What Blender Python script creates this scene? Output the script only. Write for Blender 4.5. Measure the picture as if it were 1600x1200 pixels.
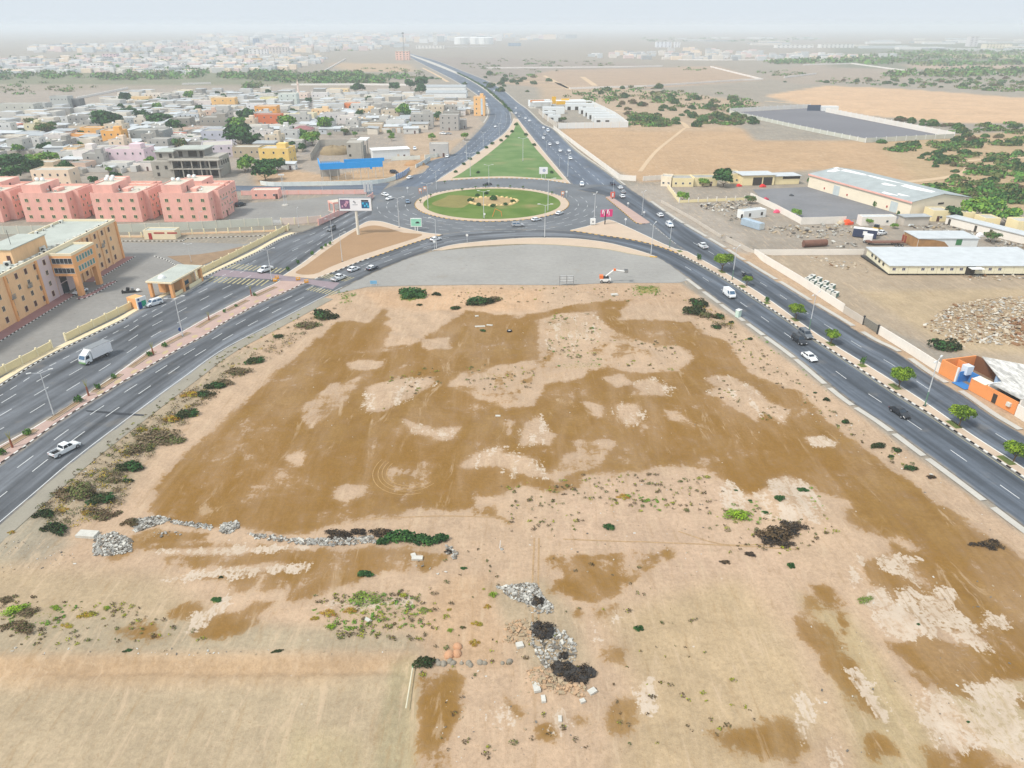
import bpy, math, random
import numpy as np
from mathutils import Vector, Matrix
random.seed(11)
PI = math.pi
S = bpy.context.scene
for o in list(bpy.data.objects):
    bpy.data.objects.remove(o, do_unlink=True)
COL = S.collection
# camera: a drone 70 m up, pitched down about 27 degrees
FPX, TH, H0 = 1120.0, math.atan(0.5),70.0
cd = bpy.data.cameras.new('camera'); cam = bpy.data.objects.new('camera', cd); COL.objects.link(cam)
cam.location = (0,0, H0); cam.rotation_euler = (PI / 2 - TH, 0,0)
cd.sensor_fit = 'HORIZONTAL'; cd.sensor_width = 36.0; cd.lens = 36.0 * FPX / 1600.0
cd.clip_start = 1.0; cd.clip_end = 60000.0
S.camera = cam
# sky, sun, exposure
SUN_EL, SUN_AZ = math.radians(52), math.radians(235)      # azimuth clockwise from +Y: sun behind the viewer on the left
w = bpy.data.worlds.new('World'); S.world = w; w.use_nodes = True
nt = w.node_tree; nt.nodes.clear()
sky = nt.nodes.new('ShaderNodeTexSky'); sky.sky_type = 'NISHITA'; sky.sun_disc = False
sky.sun_elevation = SUN_EL; sky.sun_rotation = SUN_AZ
sky.altitude = 50; sky.air_density = 1.0; sky.dust_density = 6.0; sky.ozone_density = 1.5
bg = nt.nodes.new('ShaderNodeBackground'); bg.inputs[1].default_value = 0.058
cl = nt.nodes.new('ShaderNodeBackground'); cl.inputs[0].default_value = (0.67,0.737,0.80,1); cl.inputs[1].default_value = 0.61   # thin high overcast veil
mx = nt.nodes.new('ShaderNodeMixShader'); mx.inputs[0].default_value = 0.82
ow = nt.nodes.new('ShaderNodeOutputWorld')
nt.links.new(sky.outputs[0], bg.inputs[0]); nt.links.new(bg.outputs[0], mx.inputs[1])
nt.links.new(cl.outputs[0], mx.inputs[2]); nt.links.new(mx.outputs[0], ow.inputs[0])
sl = bpy.data.lights.new('sun', 'SUN'); sl.energy = 1.5; sl.angle = math.radians(10); sl.color = (1.0,0.94,0.86)
so = bpy.data.objects.new('sun', sl); COL.objects.link(so)
sd = Vector((math.sin(SUN_AZ) * math.cos(SUN_EL), math.cos(SUN_AZ) * math.cos(SUN_EL), math.sin(SUN_EL)))
so.rotation_euler = sd.to_track_quat('Z', 'Y').to_euler(); so.location = (0,0,400)
S.view_settings.view_transform = 'Standard'; S.view_settings.look = 'None'
S.view_settings.gamma = 1.0; S.view_settings.use_curve_mapping = False
S.view_settings.exposure = 1.1
S.cycles.max_bounces = 5; S.cycles.diffuse_bounces = 2; S.cycles.glossy_bounces = 2
S.cycles.transmission_bounces = 2; S.cycles.volume_bounces = 1; S.cycles.transparent_max_bounces = 4
S.cycles.caustics_reflective = False; S.cycles.caustics_refractive = False
S.cycles.use_denoising = True
try: S.cycles.denoiser = 'OPENIMAGEDENOISE'
except Exception: pass
# helpers
_s, _c = math.sin(TH), math.cos(TH)
def P(x, y, z=0.0):
    """Where the sight line through a spot of the 1600 x 1200 survey photograph meets the level z: ground coordinates in metres."""
    v = (y - 600.0) / FPX; zc = (H0 - z) / (_s + v * _c)
    return Vector(((x - 800.0) / FPX * zc, zc * (_c - v * _s)))
def PP(l, z=0.0): return [P(x, y, z) for x, y in l]
def proj(x, y, z=0.0):
    zc = y * _c + (H0 - z) * _s
    return 800 + FPX * x / zc, 600 + FPX * ((H0 - z) * _c - y * _s) / zc
def hgt(bx, by, ty):
    """height of something standing at ground spot (bx,by) whose top shows at row ty"""
    Y = P(bx, by).y; v = (ty - 600.0) / FPX
    return H0 - Y * (v * _c + _s) / (_c - v * _s)
def lin(v):
    v /= 255.0
    return v / 12.92 if v <= 0.04045 else ((v + 0.055) / 1.055) ** 2.4
KA = 0.60
def C(r, g, b, k=KA): return (lin(r) * k, lin(g) * k, lin(b) * k)
def smooth(pts, n=8, closed=False):
    """Catmull-Rom through ground points"""
    p = [Vector(q) for q in pts]; out = []; m = len(p)
    for i in range(m if closed else m - 1):
        p0 = p[(i - 1) % m] if closed or i > 0 else p[i] * 2 - p[i + 1]
        p1 = p[i]; p2 = p[(i + 1) % m]
        p3 = p[(i + 2) % m] if closed or i + 2 < m else p2 * 2 - p1
        for k in range(n):
            t = k / n
            out.append(0.5 * ((2 * p1) + (p2 - p0) * t + (2 * p0 - 5 * p1 + 4 * p2 - p3) * t * t + (3 * p1 - p0 - 3 * p2 + p3) * t ** 3))
    if not closed: out.append(p[-1])
    return out
def resample(pts, n=None, step=None, closed=False):
    p = [Vector(q) for q in pts]
    if closed: p = p + [p[0]]
    d = [0.0]
    for a, b in zip(p, p[1:]): d.append(d[-1] + (b - a).length)
    L = d[-1]
    if step: n = max(2, int(round(L / step)) + 1)
    out = []; j = 0
    for i in range(n):
        s = L * i / (n - 1)
        while j < len(d) - 2 and d[j + 1] < s: j += 1
        t = (s - d[j]) / max(1e-9, d[j + 1] - d[j])
        out.append(p[j].lerp(p[j + 1], min(1, max(0, t))))
    if closed: out = out[:-1]
    return out
def extend(pts, a=0.0, b=0.0):
    p = [Vector(q) for q in pts]
    if a: p = [p[0] + (p[0] - p[1]).normalized() * a] + p
    if b: p = p + [p[-1] + (p[-1] - p[-2]).normalized() * b]
    return p
def offset(pts, d):
    """shift a ground polyline sideways (left of its direction for d > 0)"""
    out = []
    for i, q in enumerate(pts):
        t = (pts[min(i + 1, len(pts) - 1)] - pts[max(i - 1,0)]).normalized()
        out.append(q + Vector((-t.y, t.x)) * d)
    return out
# materials
def nd(t, k, **kw):
    n = t.nodes.new(k)
    for a, b in kw.items(): setattr(n, a, b)
    return n
MATS = {}
def mat(name, col, rough=0.85, var=0.10, sc=0.6, var2=0.06, sc2=6.0, bump=0.0, spec=0.25, metal=0.0, stretch=None, emit=None):
    if name in MATS: return MATS[name]
    m = bpy.data.materials.new(name); m.use_nodes = True; t = m.node_tree
    b = t.nodes['Principled BSDF']
    b.inputs['Roughness'].default_value = rough; b.inputs['Specular IOR Level'].default_value = spec
    b.inputs['Metallic'].default_value = metal
    if var or var2:
        g = nd(t, 'ShaderNodeNewGeometry'); vec = g.outputs['Position']
        if stretch:
            mp = nd(t, 'ShaderNodeMapping'); mp.inputs['Scale'].default_value = stretch
            t.links.new(vec, mp.inputs[0]); vec = mp.outputs[0]
        fac = None
        for s_, v_ in ((sc, var),(sc2, var2)):
            n = nd(t, 'ShaderNodeTexNoise'); n.inputs['Scale'].default_value = s_; n.inputs['Detail'].default_value = 5
            t.links.new(vec, n.inputs['Vector'])
            r = nd(t, 'ShaderNodeMapRange'); r.inputs[1].default_value = 0.25; r.inputs[2].default_value = 0.75
            r.inputs[3].default_value = 1 - v_; r.inputs[4].default_value = 1 + v_
            t.links.new(n.outputs[0], r.inputs[0])
            if fac is None: fac = r.outputs[0]
            else:
                q = nd(t, 'ShaderNodeMath', operation='MULTIPLY'); t.links.new(fac, q.inputs[0]); t.links.new(r.outputs[0], q.inputs[1]); fac = q.outputs[0]
        vm = nd(t, 'ShaderNodeVectorMath', operation='SCALE'); vm.inputs[0].default_value = col[:3]
        t.links.new(fac, vm.inputs['Scale']); t.links.new(vm.outputs[0], b.inputs['Base Color'])
        if bump:
            bp = nd(t, 'ShaderNodeBump'); bp.inputs['Strength'].default_value = bump; bp.inputs['Distance'].default_value = 0.05
            t.links.new(n.outputs[0], bp.inputs['Height']); t.links.new(bp.outputs[0], b.inputs['Normal'])
    else:
        b.inputs['Base Color'].default_value = (*col[:3],1)
    if emit:
        b.inputs['Emission Color'].default_value = (*emit[:3],1); b.inputs['Emission Strength'].default_value = 1
    MATS[name] = m
    return m
def glassm(name, col, rough=0.12):
    if name in MATS: return MATS[name]
    return mat(name, col, rough=rough, var=0.25, sc=0.9, var2=0.0, spec=0.6)
# mesh builder
def BX(*a, **k): return MB().box(*a, **k)
class MB:
    def __init__(s): s.v = []; s.f = []; s.m = []
    def add(s, vs, fs, mi=0):
        o = len(s.v); s.v += [tuple(q) for q in vs]; s.f += [tuple(i + o for i in f) for f in fs]; s.m += [mi] * len(fs); return s
    def box(s, x0, x1, y0, y1, z0, z1, mi=0, top=None):
        s.add([(x0, y0, z0),(x1, y0, z0),(x1, y1, z0),(x0, y1, z0),(x0, y0, z1),(x1, y0, z1),(x1, y1, z1),(x0, y1, z1)],
              [(0,3,2,1),(0,1,5,4),(1,2,6,5),(2,3,7,6),(3,0,4,7),(4,5,6,7)], mi)
        if top is not None: s.m[-1] = top
        return s
    def obox(s, c, ux, sx, sy, z0, z1, mi=0, slope=0.0):
        """box centred on ground point c whose long axis is ux"""
        ux = Vector((ux[0], ux[1])).normalized(); uy = Vector((-ux.y, ux.x)); vs = []
        for z in (z0, z1):
            for a, b in ((-1,-1),(1,-1),(1,1),(-1,1)):
                q = Vector((c[0], c[1])) + ux * (a * sx / 2) + uy * (b * sy / 2); vs.append((q.x, q.y, z + (slope * a if z == z1 else 0)))
        return s.add(vs, [(0,3,2,1),(0,1,5,4),(1,2,6,5),(2,3,7,6),(3,0,4,7),(4,5,6,7)], mi)
    def prism(s, poly, z0, z1, mi=0, top=None):
        p = [(q[0], q[1]) for q in poly]; n = len(p)
        if sum(p[i][0] * p[(i + 1) % n][1] - p[(i + 1) % n][0] * p[i][1] for i in range(n)) < 0: p.reverse()
        vs = [(x, y, z0) for x, y in p] + [(x, y, z1) for x, y in p]
        fs = [(i, (i + 1) % n, n + (i + 1) % n, n + i) for i in range(n)]
        s.add(vs, fs, mi); o = len(s.v) - 2 * n
        s.f.append(tuple(range(o + n, o + 2 * n))); s.m.append(mi if top is None else top); return s
    def sheet(s, poly, z, mi=0):
        p = [(q[0], q[1]) for q in poly]; n = len(p)
        if sum(p[i][0] * p[(i + 1) % n][1] - p[(i + 1) % n][0] * p[i][1] for i in range(n)) < 0: p.reverse()
        return s.add([(x, y, z) for x, y in p],[tuple(range(n))], mi)
    def tube(s, a, b, r0, r1=None, n=8, mi=0, caps=True):
        a, b = Vector(a), Vector(b); r1 = r0 if r1 is None else r1
        d = (b - a).normalized(); u = d.orthogonal().normalized(); w_ = d.cross(u)
        vs = []
        for q, r in ((a, r0),(b, r1)):
            for i in range(n):
                t = 2 * PI * i / n; vs.append(q + (u * math.cos(t) + w_ * math.sin(t)) * r)
        fs = [(i, (i + 1) % n, n + (i + 1) % n, n + i) for i in range(n)]
        if caps: fs += [tuple(range(n - 1,-1,-1)), tuple(range(n, 2 * n))]
        return s.add(vs, fs, mi)
    def dome(s, c, rx, ry, rz, n=10, k=4, mi=0, full=False):
        vs = []; fs = []; lo = -PI / 2 if full else 0.0
        for j in range(k + 1):
            t = lo + (PI / 2 - lo) * j / k
            for i in range(n):
                a = 2 * PI * i / n; vs.append((c[0] + rx * math.cos(t) * math.cos(a), c[1] + ry * math.cos(t) * math.sin(a), c[2] + rz * math.sin(t)))
        for j in range(k):
            for i in range(n): fs.append((j * n + i, j * n + (i + 1) % n, (j + 1) * n + (i + 1) % n, (j + 1) * n + i))
        return s.add(vs, fs, mi)
    def mesh(s, name, mats, smooth_=False):
        me = bpy.data.meshes.new(name); me.from_pydata(s.v, [], s.f)
        for m in (mats if isinstance(mats, (list, tuple)) else [mats]): me.materials.append(m)
        if any(s.m): me.polygons.foreach_set('material_index', np.array(s.m, dtype=np.int32))
        if smooth_: me.polygons.foreach_set('use_smooth', np.ones(len(s.f), dtype=bool))
        me.update(); return me
def put(name, me, parent=None, loc=None, rotz=0.0, scale=None, **props):
    o = bpy.data.objects.new(name, me); COL.objects.link(o)
    if parent is not None: o.parent = parent
    if loc is not None: o.location = (loc[0], loc[1], loc[2] if len(loc) > 2 else 0.0)
    if rotz: o.rotation_euler = (0,0, rotz)
    if scale is not None: o.scale = scale if hasattr(scale, '__len__') else (scale,) * 3
    for k, v in props.items(): o[k] = v
    return o
def obj(name, mb, mats, parent=None, loc=None, rotz=0.0, smooth_=False, **props):
    return put(name, mb.mesh(name, mats, smooth_), parent, loc, rotz, **props)
def structure(name, mb, mats, parent=None, **k):
    return obj(name, mb, mats, parent, kind='structure', **k) if parent is None else obj(name, mb, mats, parent, **k)
def thing(name, label, cat, loc=(0,0,0), rotz=0.0, group=None):
    o = bpy.data.objects.new(name, None); COL.objects.link(o); o.empty_display_size = 0.5
    o.location = (loc[0], loc[1], loc[2] if len(loc) > 2 else 0.0); o.rotation_euler = (0,0, rotz)
    if label: o['label'] = label
    o['category'] = cat
    if group: o['group'] = group
    return o
KIDS = {}
def kids(o):
    return [c for c in list(bpy.data.objects) if c.parent is o]
def copy_tree(o, kidmap, parent=None):
    c = o.copy(); COL.objects.link(c); c.parent = parent
    for ch in kidmap.get(o.name, ()): copy_tree(ch, kidmap, c)
    return c
class Proto:
    """remembers a thing and its parts so that it can be copied without searching"""
    def __init__(s, root):
        s.root = root; s.map = {}; s.used = False
        todo = [root]; allo = list(bpy.data.objects); by = {}
        for q in allo:
            if q.parent is not None: by.setdefault(q.parent.name, []).append(q)
        while todo:
            a = todo.pop(); s.map[a.name] = by.get(a.name, []); todo += s.map[a.name]
    def place(s, loc, rotz=0.0, label=None, group=None, scale=None, cat=None):
        o = s.root if not s.used else copy_tree(s.root, s.map)
        s.used = True
        o.location = (loc[0], loc[1], loc[2] if len(loc) > 2 else 0.0); o.rotation_euler = (0,0, rotz)
        if scale is not None: o.scale = scale if hasattr(scale, '__len__') else (scale,) * 3
        if label: o['label'] = label
        if group: o['group'] = group
        if cat: o['category'] = cat
        return o
# labels of many look-alikes: told apart by what they stand beside
LM = []      # (phrase, x, y) landmarks on the ground
ORD = ['nearest', 'second', 'third', 'fourth', 'fifth', 'sixth', 'seventh', 'eighth', 'ninth', 'tenth', 'eleventh', 'twelfth', 'thirteenth', 'fourteenth', 'fifteenth',
       'sixteenth', 'seventeenth', 'eighteenth', 'nineteenth', 'twentieth']
def autolabel(items):
    """items: (object, description, x, y). Each gets a label naming its look and its rank beside a landmark."""
    lm = [(p, x, y, *proj(x, y)) for p, x, y in LM]; buckets = {}
    for o, desc, x, y in items:
        px, py = proj(x, y)
        best = min(lm, key=lambda l: ((l[3] - px) ** 2 + ((l[4] - py) * 2.2) ** 2))
        dx, dy = px - best[3],(py - best[4]) * 2.2
        if abs(dx) > abs(dy): rel = 'right of' if dx > 0 else 'left of'
        else: rel = 'in front of' if dy > 0 else 'behind'
        buckets.setdefault((desc, rel, best[0]),[]).append((dx * dx + dy * dy, o))
    for (desc, rel, ph), l in buckets.items():
        l.sort(key=lambda q: q[0])
        for i, (_, o) in enumerate(l):
            o['label'] = f'{desc} {rel} the {ph}' if len(l) == 1 else f'{desc}, {ORD[min(i, 19)]} {rel} the {ph}'
def C(r, g, b, k=0.68): return (lin(r) * k, lin(g) * k, lin(b) * k)
# GROUND
def grid_lines(a, b, step, lo, hi, g):
    mid = list(np.arange(a, b + 1e-6, step)); left = []; right = []
    x = a; s_ = step
    while x > lo: s_ = s_ * (1 + g); x -= s_; left.append(x)
    x = b; s_ = step
    while x < hi: s_ = s_ * (1 + g); x += s_; right.append(x)
    return np.array(left[::-1] + mid + right)
gx = grid_lines(-84,104,0.5,-26000,26000,0.035)
gy = grid_lines(44,214,0.5,-300,32000,0.03)
NX, NY = len(gx), len(gy)
GX, GY = np.meshgrid(gx, gy)
fx, fy = GX.ravel(), GY.ravel()
def sdist(poly, pad):
    """signed distance (m, inside positive) to a ground polygon, for the grid points near it"""
    p = np.array([(q[0], q[1]) for q in poly]); lo = p.min(0) - pad; hi = p.max(0) + pad
    i0, i1 = np.searchsorted(gx, lo[0]), np.searchsorted(gx, hi[0]); j0, j1 = np.searchsorted(gy, lo[1]), np.searchsorted(gy, hi[1])
    if i1 <= i0 or j1 <= j0: return None, None
    X = GX[j0:j1, i0:i1]; Y = GY[j0:j1, i0:i1]
    d2 = np.full(X.shape, 1e18); ins = np.zeros(X.shape, bool); n = len(p)
    for k in range(n):
        ax, ay = p[k]; bx, by = p[(k + 1) % n]; ex, ey = bx - ax, by - ay
        t = np.clip(((X - ax) * ex + (Y - ay) * ey) / (ex * ex + ey * ey + 1e-12),0,1)
        d2 = np.minimum(d2,(X - ax - t * ex) ** 2 + (Y - ay - t * ey) ** 2)
        if ay != by:
            ins ^= ((ay > Y) != (by > Y)) & (X < (bx - ax) * (Y - ay) / (by - ay) + ax)
    return (slice(j0, j1), slice(i0, i1)), np.where(ins, 1,-1) * np.sqrt(d2)
def polymask(pxpoly, soft):
    sl_, d = sdist(PP(pxpoly), soft * 1.5 + 1)
    if sl_ is None: return None, None
    return sl_, np.clip(0.5 + d / (2 * soft),0,1)
tint = np.zeros((NY, NX, 3)); wet = np.full((NY, NX),-6.0); crust = np.full((NY, NX),-6.0); veg = np.zeros((NY, NX)); GZ = np.full((NY, NX),-0.06)
tint[:] = C(172,165,152)
def paint(poly, rgb, soft=3.0, k=1.0):
    sl_, m = polymask(poly, soft)
    if sl_ is None: return
    m = (m * m * (3 - 2 * m) * k)[..., None]; tint[sl_] = tint[sl_] * (1 - m) + np.array(C(*rgb)) * m
def mark(arr, poly, soft=1.5, val=1.0):
    sl_, m = polymask(poly, soft)
    if sl_ is None: return
    arr[sl_] = np.maximum(arr[sl_], m * val)
def sdmark(arr, poly, grow=0.0, k=1.0):
    sl_, d = sdist(PP(poly),8)
    if sl_ is None: return
    arr[sl_] = np.maximum(arr[sl_], np.clip(d + grow, -6,6 * k))
def sdcut(arr, poly, k=1.0):
    sl_, d = sdist(PP(poly),8)
    if sl_ is None: return
    arr[sl_] = np.minimum(arr[sl_], np.clip(-d, -2.6 * k * k, 6))
def cut(arr, poly, soft=1.5, k=1.0):
    sl_, m = polymask(poly, soft)
    if sl_ is None: return
    arr[sl_] = np.minimum(arr[sl_],1 - m * k)
# far country, seen over the town
paint([(-300,140),(0,125),(300,122),(480,128),(640,120),(700,140),(760,170),(740,230),(600,280),(300,300),(-300,330)],(182,172,160),12)
paint([(-400,118),(200,118),(600,118),(620,134),(300,138),(-400,150)],(176,166,150),20)
paint([(-200,116),(130,112),(330,112),(590,114),(600,131),(300,133),(-200,130)],(130,140,110),15,0.8)
paint([(520,98),(640,100),(650,112),(560,112),(520,105)],(205,180,150),15)
paint([(640,88),(830,92),(1000,100),(1180,120),(900,140),(780,130)],(168,158,148),20)
paint([(780,130),(860,110),(1120,103),(1195,125),(1020,138),(880,140)],(196,172,148),10)
paint([(1190,120),(1260,98),(1420,100),(1420,125),(1250,132)],(178,165,150),12)
paint([(1300,70),(2200,60),(2200,130),(1300,105)],(120,132,112),30,0.8)
paint([(1390,82),(1600,86),(1800,92),(1500,91)],(205,190,150),14)
paint([(1410,100),(1650,102),(1650,110),(1430,108)],(200,178,158),14)
paint([(1195,150),(1290,134),(1400,138),(1560,150),(1700,160),(1800,195),(1480,192),(1350,180),(1270,168)],(232,196,158),5)
paint([(1000,190),(1160,200),(1180,220),(1350,220),(1520,225),(1520,290),(1500,320),(1280,265),(1000,285),(930,250),(870,203)],(212,178,140),4)
paint([(840,130),(1030,142),(1190,160),(1145,205),(980,205),(940,170),(850,165)],(208,182,152),8,0.8)
paint([(1360,215),(1500,210),(1700,200),(1800,330),(1560,330),(1440,290)],(205,178,140),6)
paint([(1190,290),(1390,290),(1560,330),(1800,380),(1900,700),(1600,640),(1180,390),(985,290),(1040,285)],(178,168,154),5)
paint([(1180,395),(1350,400),(1620,430),(1900,480),(1900,660),(1600,590),(1350,500)],(192,174,150),3)
paint([(1340,455),(1600,450),(1700,560),(1480,545),(1430,510)],(206,184,150),3)
paint([(1450,505),(1500,470),(1600,462),(1700,520),(1600,545),(1500,520)],(185,160,128),2,0.7)
paint([(1040,360),(1100,390),(1300,510),(1600,700),(1700,760),(1700,700),(1600,640),(1440,550),(1300,470),(1170,395)],(208,180,150),1.2)
paint([(980,290),(1040,290),(1160,360),(1170,400),(1090,370),(1000,310)],(188,178,165),2)
paint([(395,270),(440,262),(520,275),(640,245),(720,215),(690,250),(640,278),(560,288),(400,290)],(212,180,145),2.5)
paint([(520,272),(640,262),(650,275),(590,287),(520,284)],(218,184,145),1.5)
paint([(630,210),(700,205),(740,205),(700,235),(640,245)],(206,182,155),2)
paint([(670,185),(742,180),(755,192),(735,212),(690,222)],(195,178,160),2)
paint([(480,150),(494,150),(498,200),(482,240),(474,240),(482,200)],(160,158,158),1)
paint([(90,195),(120,172),(125,178),(95,205),(70,212)],(176,172,166),2)
paint([(150,270),(250,275),(380,275),(400,292),(250,300),(100,300)],(180,172,160),3)
# the town yards on the left
paint([(0,350),(480,350),(500,340),(480,372),(0,372)],(176,166,150),1)
# the empty lot
paint([(-60,820),(60,760),(210,640),(330,560),(450,490),(540,449),(760,444),(1060,440),(1150,500),(1260,585),(1400,690),(1620,850),(1900,1100),(1900,1400),(-300,1400),(-300,960)],(216,187,157),1.2)
paint([(560,455),(720,448),(850,452),(840,485),(720,490),(600,480)],(228,190,152),3,0.8)
paint([(880,448),(1060,445),(1090,480),(960,472)],(212,180,148),3,0.8)
paint([(-60,850),(120,730),(220,650),(350,560),(420,530),(330,610),(230,710),(190,780),(60,840),(0,880)],(190,174,148),2.5,0.9)
paint([(-60,830),(30,800),(80,800),(110,850),(60,880),(-60,890)],(178,170,150),2,0.8)
paint([(-80,875),(250,900),(330,960),(280,990),(-80,1000)],(203,182,148),3,0.8)
paint([(-80,960),(200,965),(420,975),(640,990),(660,1018),(300,1022),(-80,1026)],(194,178,150),1.5,0.95)
paint([(-200,1024),(300,1022),(645,1022),(640,1060),(420,1062),(-200,1070)],(210,180,144),1.2,0.95)
paint([(-300,1060),(100,1062),(500,1056),(632,1040),(640,1230),(-300,1300)],(204,184,153),1.6)
paint([(610,1030),(648,1022),(655,1075),(650,1230),(575,1230),(590,1120)],(190,176,142),0.8,0.9)
paint([(450,1120),(560,1140),(580,1230),(420,1230)],(208,190,150),2.0,0.6)
paint([(760,915),(850,905),(900,960),(925,1040),(830,1050),(790,980)],(196,178,148),1.5,0.8)
paint([(950,960),(1150,900),(1240,1000),(1300,1130),(1200,1230),(950,1230),(1000,1080)],(208,184,146),3,0.8)
paint([(1250,930),(1330,960),(1460,1150),(1480,1230),(1350,1230),(1290,1020)],(200,180,138),2,0.8)
paint([(1470,1080),(1600,1060),(1700,1200),(1560,1180)],(212,194,156),1.5,0.8)
paint([(880,745),(1100,735),(1200,830),(1250,900),(1050,900),(850,840)],(220,190,162),3,0.7)
paint([(700,900),(760,900),(790,1040),(690,1040),(650,960)],(216,182,146),2,0.8)
# damp brown earth, outlined as it lies
wet_p = [
 ([(600,482),(575,503),(545,500),(520,508),(485,535),(455,560),(430,582),(402,606),(380,628),(350,655),(320,688),(287,715),(262,740),(248,765),(232,785),(226,803),(245,816),(330,820),(400,832),(470,834),(525,822),(575,810),(637,798),(700,795),(735,800),(775,815),(800,824),(796,812),(770,790),(750,782),(790,770),(812,752),(850,768),(872,773),(900,762),(912,742),(990,738),(1050,727),(1112,738),(1150,763),(1175,778),(1203,767),(1203,752),(1225,742),(1262,757),(1272,767),(1332,784),(1318,808),(1337,826),(1375,838),(1405,836),(1430,858),(1450,880),(1600,960),(1760,1010),(1760,930),(1600,870),(1530,828),(1450,772),(1400,738),(1352,702),(1292,656),(1250,612),(1200,600),(1172,582),(1150,552),(1130,535),(1097,520),(1080,502),(1000,498),(965,500),(985,468),(950,470),(887,478),(850,488),(815,492),(775,490),(727,486),(707,498),(680,520),(640,540),(620,535),(605,510)],1.6),
 ([(165,872),(190,855),(205,836),(240,830),(320,835),(320,843),(235,850),(200,870),(172,881)],0.7),
 ([(222,852),(260,849),(350,847),(425,849),(427,857),(340,859),(230,859)],0.6),
 ([(248,873),(270,865),(350,861),(450,857),(600,857),(690,859),(702,870),(682,890),(640,901),(600,896),(562,905),(505,925),(488,934),(458,940),(440,925),(400,925),(362,928),(365,903),(300,906),(268,906),(350,891),(470,883),(440,878),(350,886),(258,886)],0.9),
 ([(275,953),(283,943),(312,941),(323,950),(300,962),(278,966)],0.7),
 ([(303,985),(325,965),(360,955),(400,940),(432,938),(405,960),(400,975),(370,990),(320,1001),(297,996)],0.9),
 ([(180,985),(230,975),(270,990),(260,1003),(195,1001)],0.8),
 ([(855,876),(870,867),(915,865),(950,860),(1032,856),(1048,860),(1048,870),(1020,880),(1015,902),(1000,908),(973,912),(970,930),(925,938),(905,935),(875,927),(860,926),(862,905),(882,900),(860,890)],0.9),
 ([(930,950),(970,940),(976,955),(970,962),(950,971),(932,962)],0.5),
 ([(892,957),(903,950),(912,958),(905,970),(893,968)],0.6),
 ([(955,1010),(985,1007),(988,1021),(975,1035),(955,1030)],0.6),
 ([(652,1070),(662,1055),(700,1050),(717,1060),(710,1080),(725,1100),(707,1125),(700,1150),(710,1235),(646,1235),(650,1160),(657,1125)],0.8),
 ([(842,1133),(862,1120),(872,1125),(866,1150),(850,1150)],0.5),
 ([(882,1122),(900,1117),(925,1120),(931,1132),(900,1133)],0.5),
 ([(940,1100),(990,1095),(995,1150),(982,1163),(955,1150),(937,1125)],0.8),
 ([(780,1075),(800,1090),(825,1120),(815,1125),(788,1105)],0.7),
 ([(1237,965),(1252,950),(1257,927),(1272,942),(1276,962),(1300,982),(1308,996),(1341,1030),(1336,1050),(1350,1075),(1376,1113),(1370,1123),(1340,1112),(1325,1100),(1310,1070),(1290,1050),(1262,1007),(1242,975)],0.7),
 ([(1270,914),(1300,920),(1318,945),(1328,975),(1315,988),(1310,970),(1282,935)],0.6),
 ([(1382,1002),(1412,1001),(1450,991),(1492,1004),(1502,1000),(1530,1010),(1600,960),(1760,1000),(1760,1080),(1600,1062),(1560,1061),(1525,1071),(1512,1073),(1524,1101),(1500,1096),(1465,1081),(1445,1071),(1425,1050),(1417,1030),(1390,1017)],0.8),
 ([(1395,850),(1440,862),(1600,900),(1600,1010),(1530,1000),(1450,980),(1400,945),(1350,900),(1340,880)],1.0),
 ([(1450,1170),(1500,1165),(1532,1165),(1562,1180),(1590,1193),(1600,1240),(1440,1240)],0.8),
 ([(1110,1143),(1170,1140),(1222,1127),(1248,1132),(1250,1155),(1261,1165),(1230,1191),(1212,1180),(1170,1180),(1130,1165)],0.7),
 ([(1360,1145),(1395,1165),(1403,1178),(1362,1176)],0.5),
 ([(1580,1095),(1640,1080),(1640,1110),(1600,1112)],0.6),
]
for pl, sf in wet_p: sdmark(wet, pl, 0.0,(1.25 if sf > 1.5 else 0.8) / 6)
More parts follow.
